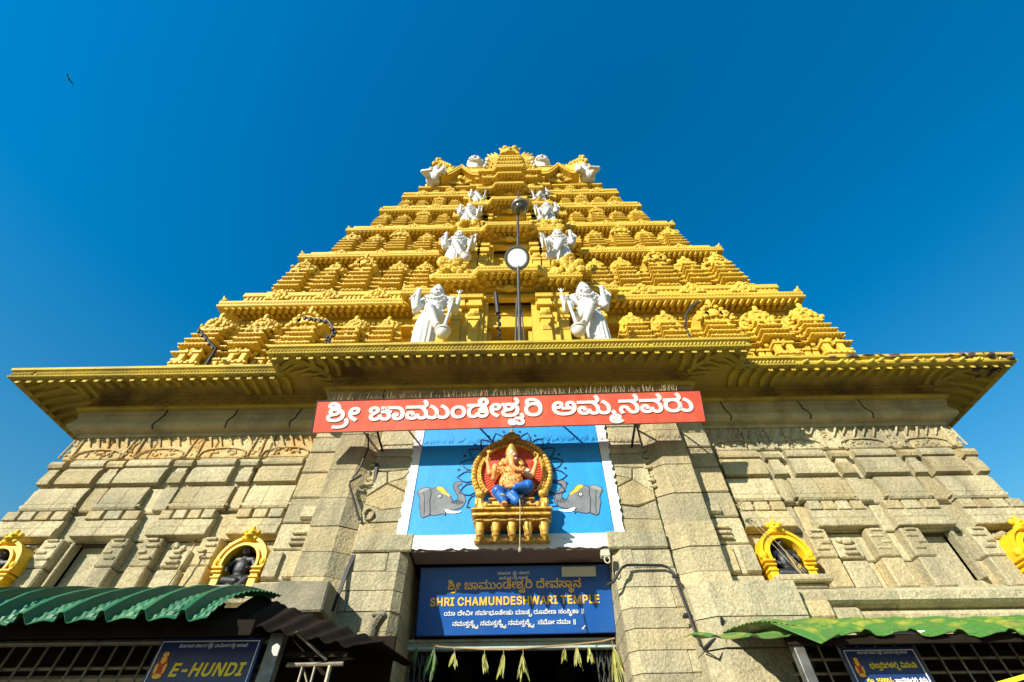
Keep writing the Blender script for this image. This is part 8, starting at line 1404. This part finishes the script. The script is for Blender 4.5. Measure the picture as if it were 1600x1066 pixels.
# ------------------------------------------------------------------ awnings over the counters
def roof_sheet(x0, x1, curve, mat, pitch, depth, ph, parent, dimple=True, sag=0, jag=0, seed=1, name='roof_sheet'):
    r = random.Random(seed); nx = int((x1-x0)/.0125); L = [0]
    for a, b in zip(curve, curve[1:]): L.append(L[-1]+math.hypot(b[0]-a[0], b[1]-a[1]))
    nv = 46; mb = MB(); jags = [r.uniform(-jag, jag) for _ in range(40)]
    def cv(t):
        s = t*L[-1]
        for i in range(len(curve)-1):
            if s <= L[i+1]+1e-9:
                f = (s-L[i])/(L[i+1]-L[i]); return (curve[i][0]+(curve[i+1][0]-curve[i][0])*f, curve[i][1]+(curve[i+1][1]-curve[i][1])*f)
        return curve[-1]
    def fn(u, v):
        x = x0+(x1-x0)*u; v2 = max(0, v+(jags[int((x-x0)/.21) % 40] if v < .01 else 0)); y, z = cv(v2 if v2 <= 1 else 1)
        p = ((x-x0+ph)/pitch) % 1.0
        rib = max(0, 1-abs(p-.5)/.16); rib = min(1, rib*1.6)
        h = depth*rib
        if dimple and rib == 0:
            q = ((p*5) % 1.0); s = (v*L[-1]/.075); h += .013*(1 if (s % 1.0) > .45 else 0)*(1 if q > .25 else 0)
        h -= sag*math.sin(math.pi*((x-x0)/pitch/1.0))**2 + sag*.6*pnoise(Vector((x*1.3, v*2, seed)))
        return (x, y-h*.55, z+h*.83)
    mb.quadgrid(fn, nx, nv)
    o = build(name, mb, mat, parent, smooth=False)
    sd = o.modifiers.new('t', 'SOLIDIFY'); sd.thickness = .004
    return o
CL = [(3.70, 2.795), (3.78, 2.885), (3.88, 2.975), (4.0, 3.055), (4.15, 3.135), (4.3, 3.20), (4.5, 3.26), (4.75, 3.315)]
LA_ = thing('awning', (-3.9, 4.6, 0), 'counter awning with curved glossy green ribbed sheet and steel grille on the left', 'awning', 'awnings over the donation counters')
roof_sheet(-6.2, -3.665, CL, 'green', .30, .075, .17, LA_, seed=1, sag=.026); roof_sheet(-3.69, -2.19, [(y-.012, z+.012) for y, z in CL], 'green', .30, .075, .03, LA_, seed=2, sag=.026)
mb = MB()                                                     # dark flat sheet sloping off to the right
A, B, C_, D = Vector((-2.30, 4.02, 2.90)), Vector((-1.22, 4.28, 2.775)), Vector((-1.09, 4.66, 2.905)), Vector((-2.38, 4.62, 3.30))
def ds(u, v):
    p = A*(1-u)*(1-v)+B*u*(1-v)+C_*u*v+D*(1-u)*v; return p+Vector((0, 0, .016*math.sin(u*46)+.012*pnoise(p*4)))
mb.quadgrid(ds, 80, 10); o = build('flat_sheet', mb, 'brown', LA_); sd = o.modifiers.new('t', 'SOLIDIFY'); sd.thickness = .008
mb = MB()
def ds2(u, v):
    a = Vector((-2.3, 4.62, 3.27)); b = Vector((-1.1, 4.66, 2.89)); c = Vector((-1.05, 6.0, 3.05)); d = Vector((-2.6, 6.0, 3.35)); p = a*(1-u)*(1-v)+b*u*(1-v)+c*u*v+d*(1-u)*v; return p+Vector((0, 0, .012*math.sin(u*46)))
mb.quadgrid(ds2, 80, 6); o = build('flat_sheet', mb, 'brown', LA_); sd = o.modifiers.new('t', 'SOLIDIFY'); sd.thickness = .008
mb = MB(); mb.bx(-6.2, -2.35, 4.72, 5.97, 3.20, 3.225); mb.bx(-6.2, -1.95, 3.94, 3.975, 2.765, 2.87); mb.bx(-6.2, -2.6, 4.5, 4.55, 3.1, 3.2); mb.bx(-6.2, -2.6, 5.2, 5.26, 2.9, 3.0); mb.bx(-2.2, -1.3, 4.34, 4.38, 2.72, 2.76)  # first slab: hidden roof added to keep light from behind off the grille
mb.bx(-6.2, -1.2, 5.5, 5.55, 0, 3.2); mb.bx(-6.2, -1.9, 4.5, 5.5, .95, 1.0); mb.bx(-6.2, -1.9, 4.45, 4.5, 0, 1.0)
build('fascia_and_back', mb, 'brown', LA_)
mb = MB(); mb.bx(-1.935, -1.82, 4.24, 4.33, 0, 2.87, .006); build('post', mb, 'steel', LA_)
mb = MB(); mb.tube([(-6.2, 4.31, 2.828), (-1.9, 4.31, 2.828)], .022, 8)
for x, z in ((0, 2.67), (0, 2.595), (0, 2.2)): mb.tube([(-6.2, 4.385, z), (-1.9, 4.385, z)], .014 if z > 2.62 else .03, 8)
k = -6.13
while k < -1.97: mb.tube([(k, 4.36, 1.0), (k, 4.36, 2.82)], .0095, 6); k += .144
build('grille', mb, 'galv', LA_)
mb = MB(); mb.tube([(-1.75, 4.3, 2.655), (-1.30, 4.3, 2.66)], .017, 8); mb.tube([(-1.72, 4.2, 2.86), (-1.46, 4.35, 2.70)], .012, 6)
for x, r_ in ((-1.62, .010), (-1.52, .010), (-1.40, .018)): mb.tube([(x, 4.3, 0), (x, 4.3, 2.65)], r_, 6)
mb.tube([(-1.63, 4.32, 2.66), (-1.40, 4.32, 2.3)], .008, 5); mb.add([(-1.52, 4.28, 2.66), (-1.26, 4.28, 2.70), (-1.24, 4.4, 2.72), (-1.5, 4.4, 2.68)], [(0, 1, 2, 3)])
build('side_railing', mb, 'galv', LA_)
RA_ = thing('awning', (3.6, 4.6, 0), 'counter awning with warped sun bleached lime sheet and steel grille on the right', 'awning', 'awnings over the donation counters')
CR = [(4.0, 2.745), (4.1, 2.805), (4.22, 2.865), (4.38, 2.935), (4.6, 3.02), (4.9, 3.10), (5.4, 3.20), (5.9, 3.28)]
roof_sheet(2.34, 6.2, CR, 'lime', .36, .030, .1, RA_, sag=.03, jag=.02, seed=5)
CR2 = [(4.02, 2.735), (4.15, 2.785), (4.3, 2.835), (4.45, 2.875), (4.62, 2.91)]
roof_sheet(1.56, 2.2, CR2, 'lime', .30, .02, .1, RA_, sag=.012, jag=.01, seed=8, dimple=False)
mb = MB(); b0, b1, b2, b3 = Vector((2.10, 4.0, 2.80)), Vector((2.33, 3.92, 2.655)), Vector((2.56, 3.98, 2.745)), Vector((2.30, 4.5, 2.97))
mb.add([b0, b1, b2, b3, b0+Z*.006, b1+Z*.006, b2+Z*.006, b3+Z*.006], [(0, 1, 2, 3), (4, 5, 6, 7), (0, 1, 5, 4), (1, 2, 6, 5), (2, 3, 7, 6), (3, 0, 4, 7)]); build('folded_flap', mb, 'lime', RA_)
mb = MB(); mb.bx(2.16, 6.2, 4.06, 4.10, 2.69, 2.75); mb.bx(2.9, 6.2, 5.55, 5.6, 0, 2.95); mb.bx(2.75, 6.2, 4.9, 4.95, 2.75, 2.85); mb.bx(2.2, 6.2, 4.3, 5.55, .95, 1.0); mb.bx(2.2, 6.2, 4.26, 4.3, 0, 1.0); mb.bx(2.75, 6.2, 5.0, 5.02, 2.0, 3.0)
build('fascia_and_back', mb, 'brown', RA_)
mb = MB(); mb.bx(2.205, 2.285, 4.08, 4.16, 0, 2.72, .006); build('post', mb, 'steel', RA_)
mb = MB()
for z, r_ in ((2.67, .011), (2.575, .011), (2.2, .011)): mb.tube([(2.25, 4.38, z), (6.2, 4.38, z)], r_, 6)
k = 2.37
while k < 6.2: mb.tube([(k, 4.36, 1.0), (k+.02, 4.36, 2.78)], .0085, 6); k += .155
build('grille', mb, 'galv', RA_)
mb = MB(); mb.tube([(2.93, 4.12, 2.775), (3.29, 4.12, 2.78)], .012, 8)
tag(build('tube_lamp', mb, 'paint_white'), 'white tube lamp under the edge of the bleached right awning', 'lamp')
mb = MB(); mb.obox((3.35, 3.62, 2.375), Vector((1, 0, .19)).normalized(), Vector((0, 1, 0)), Vector((-.19, 0, 1)).normalized(), .35, .006, .012)
tag(build('yellow_strip', mb, 'yellow_text'), 'bright yellow strip crossing the lower right corner before the grille', 'strip')

# ------------------------------------------------------------------ lamp pole, brackets, cables, rods
LP = thing('lamp_pole', (.20, 5.22, 7.47), 'thin dark pole on the central eave carrying a round lit lamp and a dome camera', 'lamp pole')
mb = MB(); mb.tube([(.20, 5.22, 7.45), (.21, 5.22, 10.0), (.24, 5.22, 12.7)], .034, 10); mb.tube([(.24, 5.22, 12.7), (.29, 5.22, 14.1)], .024, 8); mb.tube([(.12, 5.22, 7.45), (.16, 5.24, 8.9)], .02, 6); mb.tube([(.28, 5.22, 7.45), (.25, 5.24, 8.6)], .012, 6)
mb.bx(.08, .34, 5.14, 5.34, 7.44, 7.49, .01); build('pole', mb, 'pole', LP)
cdv = Vector((.11, 0, 1.6)); c = Vector((.19, 5.1, 10.20)); dr = (cdv-c).normalized(); dr = (dr+Vector((0, -.15, .25))).normalized()
t1 = dr.cross(Vector((1, 0, 0))).normalized(); t2 = dr.cross(t1)
rot = Matrix((tuple(t2), tuple(t1), tuple(dr))).transposed()
def rl_(prof, mat, name, N=32, parent=LP):
    m = MB(); m.lathe(prof, (0, 0, 0), N); m.v = [tuple(rot @ Vector(p)+c) for p in m.v]; return build(name, m, mat, parent, smooth=False)
LM = rl_([(.05, -.16), (.15, -.13), (.25, -.05), (.275, -.01), (.275, .025), (.228, .03), (.222, .012)], 'lampgrey', 'floodlight')
rl_([(.19, .016), (.222, .018), (.217, .022), (.19, .026)], 'dome_glass', 'lens_rim', 32, LM); rl_([(.01, .018), (.195, .018), (.19, .026), (.01, .034)], 'lens', 'lens', 32, LM)
mb = MB()
for k in range(28):
    a = 2*math.pi*k/28; p = rot @ Vector((.252*math.cos(a), .252*math.sin(a), .03))+c; mb.ell(p, .011, 6, 4)
build('rim_bolt', mb, 'pole', LM)
mb = MB(); mb.tube([c-dr*.15, c-dr*.15+Vector((0, .05, .1)), Vector((.215, 5.2, 10.45))], .022, 6); mb.tube([c+t1*.24, Vector((.2, 5.12, 10.62)), Vector((.22, 5.2, 10.7))], .016, 6); build('yoke', mb, 'lampgrey', LM)
DC = Vector((.30, 5.06, 12.66)); mb = MB()
mb.lathe([(.06, .22), (.12, .20), (.20, .14), (.225, .05), (.225, -.02), (.19, -.05), (.17, -.05)], DC, 24); dm = build('dome_camera', mb, 'lampgrey', LP, smooth=True)
mb = MB(); mb.ell(DC+Vector((0, 0, -.06)), (.165, .165, .17), 20, 12); build('dome', mb, 'dome', dm, smooth=True)
mb = MB(); mb.tube([DC+Vector((0, 0, .2)), DC+Vector((-.02, .08, .28)), (.26, 5.22, 12.9)], .03, 8); build('arm', mb, 'lampgrey', dm)

def bracket(name, pts, label, r=.035, lamps=True):
    th = thing(name, pts[-1], label, 'light bracket'); mb = MB(); mb.tube(pts, r, 6); build('arm', mb, 'iron', th); mb = MB(); rb = random.Random(len(label))
    a, b = Vector(pts[0]), Vector(pts[1])
    for k in range(5): p = a.lerp(b, k/5+.1); mb.ell(p+Vector((0, -.02, -.05)), (.035, .035, .05), 6, 4)
    a, b = Vector(pts[-2]), Vector(pts[-1])
    for k in range(16): p = a.lerp(b, (k+.5)/16); mb.ell(p+Vector((rb.uniform(-.06, .06), rb.uniform(-.05, .02), 0)), (.035, .03, .035), 6, 4)
    build('cable_tangle', mb, 'iron', th); return th
bracket('flood_bracket', [(-6.78, 6.20, 9.30), (-6.15, 6.28, 8.72), (-6.12, 6.30, 8.10), (-6.12, 6.32, 7.62)], 'bent black iron light bracket before the corner shrines on the left')
bracket('flood_bracket', [(-4.04, 5.45, 8.70), (-3.50, 5.46, 8.55), (-3.33, 5.47, 8.30), (-3.33, 5.48, 7.58)], 'black iron light bracket with tangled cable standing on the left end of the central eave', .028)
mb = MB(); pts = [Vector((3.92, 5.62, 9.2)), Vector((3.70, 5.60, 9.02)), Vector((3.52, 5.58, 8.75)), Vector((3.40, 5.57, 8.4)), Vector((3.36, 5.56, 7.7))]
for a, b in zip(pts, pts[1:]):
    for k in range(7): mb.ell(a.lerp(b, k/7)+Vector((rnd.uniform(-.012, .012), 0, 0)), (.028, .028, .034), 6, 4)
mb.tube(pts, .009, 5); tag(build('light_chain', mb, 'pole'), 'dark beaded light chain curving up from the right part of the central eave', 'chain')
mb = MB(); mb.tube([(-.30, 5.85, 9.98), (-.235, 5.87, 9.25)], .05, 7); mb.tube([(-.235, 5.87, 9.25), (-.17, 5.9, 7.72)], .012, 5)
for k in range(18): mb.ell((-.225+.003*k+rnd.uniform(-.03, .03), 5.87+rnd.uniform(-.03, .03), 9.2-.085*k), (.035, .035, .035), 6, 4)
tag(build('hanging_lamp_rod', mb, 'iron'), 'black hanging rod with knotted cable left of the lamp pole', 'cable')
# hooked iron rod, cable bundle and conduit on the piers
mb = MB(); mb.tube([(-2.20, 5.7, 6.02), (-2.24, 5.98, 5.95), (-2.30, 5.99, 5.55), (-2.36, 5.99, 5.42)], .014, 6); mb.tube([(-2.22, 5.97, 5.46), (-2.37, 5.98, 5.36), (-2.37, 5.98, 5.30), (-2.12, 6.08, 4.80)], .017, 6)
tag(build('hooked_rod', mb, 'iron'), 'hooked black iron rod on the left pier under the red signboard', 'rod')
mb = MB()
for k in range(7):
    o_ = rnd.uniform(-.03, .03); mb.tube([(-2.08+o_, 6.10, 5.75), (-2.06+o_*.5, 6.16, 5.3), (-2.07+o_, 6.18, 4.95), (-2.07+o_*1.4+rnd.uniform(-.02, .02), 6.16, 4.5), (-2.10+o_, 6.06, 4.1), (-2.11+o_*.6, 5.95, 3.6)], .011, 5)
c1 = build('cable_bundle', mb, 'cable'); tag(c1, 'bundle of black cables running down the groove right of the left pier', 'cables')
mb = MB()
for k in range(10):
    a0 = rnd.uniform(0, 6); pts = [(-2.02+.075*math.cos(a0+t*.7)*rnd.uniform(.7, 1), 6.12+rnd.uniform(-.04, .02), 4.90+.085*math.sin(a0+t*.7)) for t in range(9)]; mb.tube(pts, .006, 5)
for k in range(5): mb.tube([(-2.03+rnd.uniform(-.03, .03), 6.13, 4.84), (-2.05+rnd.uniform(-.03, .03), 6.15, 4.55), (-2.10+rnd.uniform(-.04, .04), 6.10, 4.2)], .005, 4)
build('wire_knot', mb, 'wire', c1, world=True)
mb = MB(); mb.ell((-2.05, 6.2, 4.48), (.05, .04, .07), 8, 5); mb.ell((-2.04, 6.2, 5.62), (.05, .04, .10), 8, 5); build('brick_fragment', mb, M('red brick', (.45, .14, .06), .9, bump=.5), c1)
mb = MB(); mb.tube([(1.36, 5.98, 4.00), (1.42, 5.96, 4.06), (1.50, 6.01, 4.11), (1.58, 6.02, 4.115), (1.95, 6.03, 4.11), (2.02, 6.03, 4.08), (2.06, 5.99, 4.0), (2.07, 5.95, 3.75), (2.09, 5.86, 3.30), (2.10, 5.84, 3.17), (2.12, 5.83, 3.14), (2.22, 5.80, 3.20), (2.34, 5.78, 3.25), (2.36, 5.77, 3.30), (2.37, 5.7, 3.40)], .017, 8)
mb.tube([(2.10, 5.82, 3.13), (2.24, 5.80, 3.03), (2.38, 5.78, 3.17), (2.38, 5.74, 3.34)], .008, 6)
for z in (3.95, 3.5): mb.bx(2.03, 2.11, 5.90 if z < 3.8 else 5.96, 6.0, z-.015, z+.015)
mb.tube([(1.36, 5.98, 4.0), (1.30, 6.02, 3.92), (1.22, 6.08, 3.90)], .02, 6)
tag(build('conduit', mb, 'cable'), 'black conduit bending across the right jamb and down beside the pilaster', 'conduit')
mb = MB(); pts = [(3.33, 6.25, 5.0), (3.42, 6.15, 4.75), (3.62, 6.0, 4.4), (3.78, 5.98, 4.05)]
for k in range(3): o_ = rnd.uniform(-.06, .04); mb.tube([(p[0]+o_*(i > 0), p[1]+.15*(i > 1), p[2]+rnd.uniform(-.04, .04)) for i, p in enumerate(pts)], .0035, 5)
for k in range(5): mb.tube([(3.72+rnd.uniform(-.02, .02), 6.12, 3.99), (3.72+rnd.uniform(-.12, .12), 6.1, 4.25+rnd.uniform(-.1, .1))], .004, 4)
for k in range(8): mb.tube([(3.33, 6.22, 5.0), (3.33+rnd.uniform(-.1, .1), 6.15, 5.0+rnd.uniform(-.1, .1))], .008, 4)
tag(build('dry_twigs', mb, 'wire'), 'dry twigs and wires across the right niche', 'twigs')
mb = MB(); mb.tube([(-4.42, 6.28, 4.58), (-4.45, 6.26, 4.3), (-4.52, 6.28, 3.95)], .012, 5)
for k in range(6): mb.tube([(-4.42, 6.28, 4.6), (-4.42+rnd.uniform(-.08, .08), 6.2, 4.6+rnd.uniform(-.1, .06))], .006, 4)
tag(build('dry_twigs', mb, 'wire'), 'dry reddish twig and wire hanging on the wall left of the left niche', 'twigs')
# stone water spout shaped like a trunk leaning from the left jamb
mb = MB(); mb.cap((-1.62, 5.98, 3.12), (-1.52, 5.78, 3.40), .07, .06, 10); mb.cap((-1.52, 5.78, 3.40), (-1.47, 5.73, 3.46), .065, .07, 10); mb.bx(-1.56, -1.40, 5.66, 5.80, 3.45, 3.495, .012); mb.bx(-1.70, -1.52, 5.9, 6.15, 3.0, 3.14, .02)
tag(build('stone_spout', mb, 'stone_dark'), 'dark stone spout with flared lip leaning from the left jamb', 'spout')

# ------------------------------------------------------------------ yellow niche frames with black idols
def niche(loc, label, kind='arch'):
    th = thing('niche_frame', loc, label, 'niche', 'yellow niche frames on the carved wall')
    mb = MB(); y0, y1 = -.20, .16; N = 22; hw = .27
    def arc(r0, r1, ya, yb, zc, sq=1.08):
        v = []; f = []
        for k in range(N+1):
            a = -.18+(math.pi+.36)*k/N; c_, s_ = math.cos(a), math.sin(a)*sq
            v += [(r0*c_, yb, zc+r0*s_), (r0*c_, ya, zc+r0*s_), (r1*c_, ya, zc+r1*s_), (r1*c_, yb, zc+r1*s_)]
        for k in range(N):
            for i in range(4): f.append((k*4+i, k*4+(i+1) % 4, k*4+4+(i+1) % 4, k*4+4+i))
        f += [(0, 1, 2, 3), (N*4, N*4+1, N*4+2, N*4+3)]; mb.add(v, f)
    arc(.27, .40, -.13, .2, .45); arc(.265, .305, -.17, .2, .45); arc(.365, .41, -.16, .2, .45)
    for s in (-1, 1):
        mb.bx(s*.23, s*.36, -.13, .2, -.02, .40, .012); mb.bx(s*.225, s*.40, -.16, .2, .30, .335, .01); mb.bx(s*.225, s*.41, -.17, .2, .36, .40, .01); mb.bx(s*.225, s*.38, -.15, .2, .22, .25, .01)
        mb.bx(s*.21, s*.40, -.16, .2, -.06, .03, .012); mb.ell((s*.37, -.12, .47), (.07, .06, .075), 9, 6)
    build('arch_frame', mb, 'niche_yellow', th, world=False)
    mb = MB(); mb.ell((0, -.16, .92), (.10, .07, .09), 10, 7); mb.cap((0, -.15, .97), (0, -.15, 1.05), .05, .025, 8); mb.cap((-.09, -.14, .86), (.09, -.14, .86), .05)
    for s in (-1, 1): mb.ell((s*.045, -.22, .94), (.025, .02, .025), 7, 5); mb.ell((s*.10, -.14, .97), (.04, .04, .05), 7, 5)
    mb.ell((0, -.22, .885), (.05, .03, .02), 7, 5)
    build('lion_mask_crest', mb, 'niche_yellow', th, world=False, smooth=True)
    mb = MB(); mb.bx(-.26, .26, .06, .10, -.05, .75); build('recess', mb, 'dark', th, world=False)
    return th
def idol(loc, label):
    m = MB(); m.ell((0, 0, .10), (.19, .10, .09), 12, 8); m.ell((0, -.01, .27), (.10, .075, .13), 12, 8); m.cap((-.11, 0, .38), (.11, 0, .38), .045); m.ell((0, -.03, .49), (.062, .06, .07), 12, 8); m.cap((0, -.02, .54), (0, -.02, .63), .055, .02)
    m.cap((-.15, -.04, .10), (.05, -.12, .06), .055, .045); m.cap((.16, -.04, .12), (.08, -.13, -.06), .055, .04)
    for s in (-1, 1): m.cap((s*.12, 0, .38), (s*.19, -.03, .27), .036, .03); m.cap((s*.19, -.03, .27), (s*.13, -.10, .24 if s > 0 else .2), .028, .022); m.cap((s*.12, .02, .39), (s*.20, .02, .40), .032, .028); m.cap((s*.20, .02, .40), (s*.20, -.02, .53), .026, .02); m.ell((s*.20, -.02, .57), (.03, .02, .035), 7, 5)
    m.ell((0, -.092, .485), (.015, .02, .018), 6, 4); m.bx(-.20, .20, -.12, .08, -.06, .02)
    th = tag(remesh('black_idol', m, 'black', None, .009, 1, world=False), label, 'statue', 'black stone idols in the niches'); th.location = loc; return th
NX = [(-3.66, 'yellow arched niche frame on the left wall beside the pilaster'), (3.72, 'yellow arched niche frame on the right wall beside the pilaster'), (-7.06, 'yellow arched niche frame at the far left edge of the wall'), (7.14, 'yellow arched niche frame at the far right edge of the wall')]
for k, (x, lab) in enumerate(NX):
    nn_ = niche((x, 6.38, 3.93), lab); nn_.scale = (.84, 1, .82)
    ii = idol((x, 6.34, 4.0), 'oiled black idol seated inside the ' + ['left inner', 'right inner', 'far left', 'far right'][k] + ' yellow niche')

# ------------------------------------------------------------------ bird
m = MB(); m.cap((-.06, 0, .16), (.05, 0, -.10), .05, .035, 8); m.ell((-.085, 0, .215), .04, 8, 6); m.cap((.05, 0, -.10), (.11, 0, -.24), .03, .015, 6); m.cap((-.09, -.02, .24), (-.10, -.03, .28), .012, .003, 5)
for s in (-1, 1): m.add([(-.05, s*.03, .12), (-.02, s*.22, .20), (.10, s*.36, .02), (.04, s*.14, -.02), (.04, s*.03, -.06), (-.02, s*.14, .16)], [(0, 1, 5), (1, 2, 3), (1, 3, 5), (5, 3, 4), (0, 5, 4)])
tag(build('bird', m.moved(k=.7), 'bird', None, world=False, loc=(-19.18, 4.08, 24.2)), 'small dark bird gliding alone in the sky at upper left', 'bird')
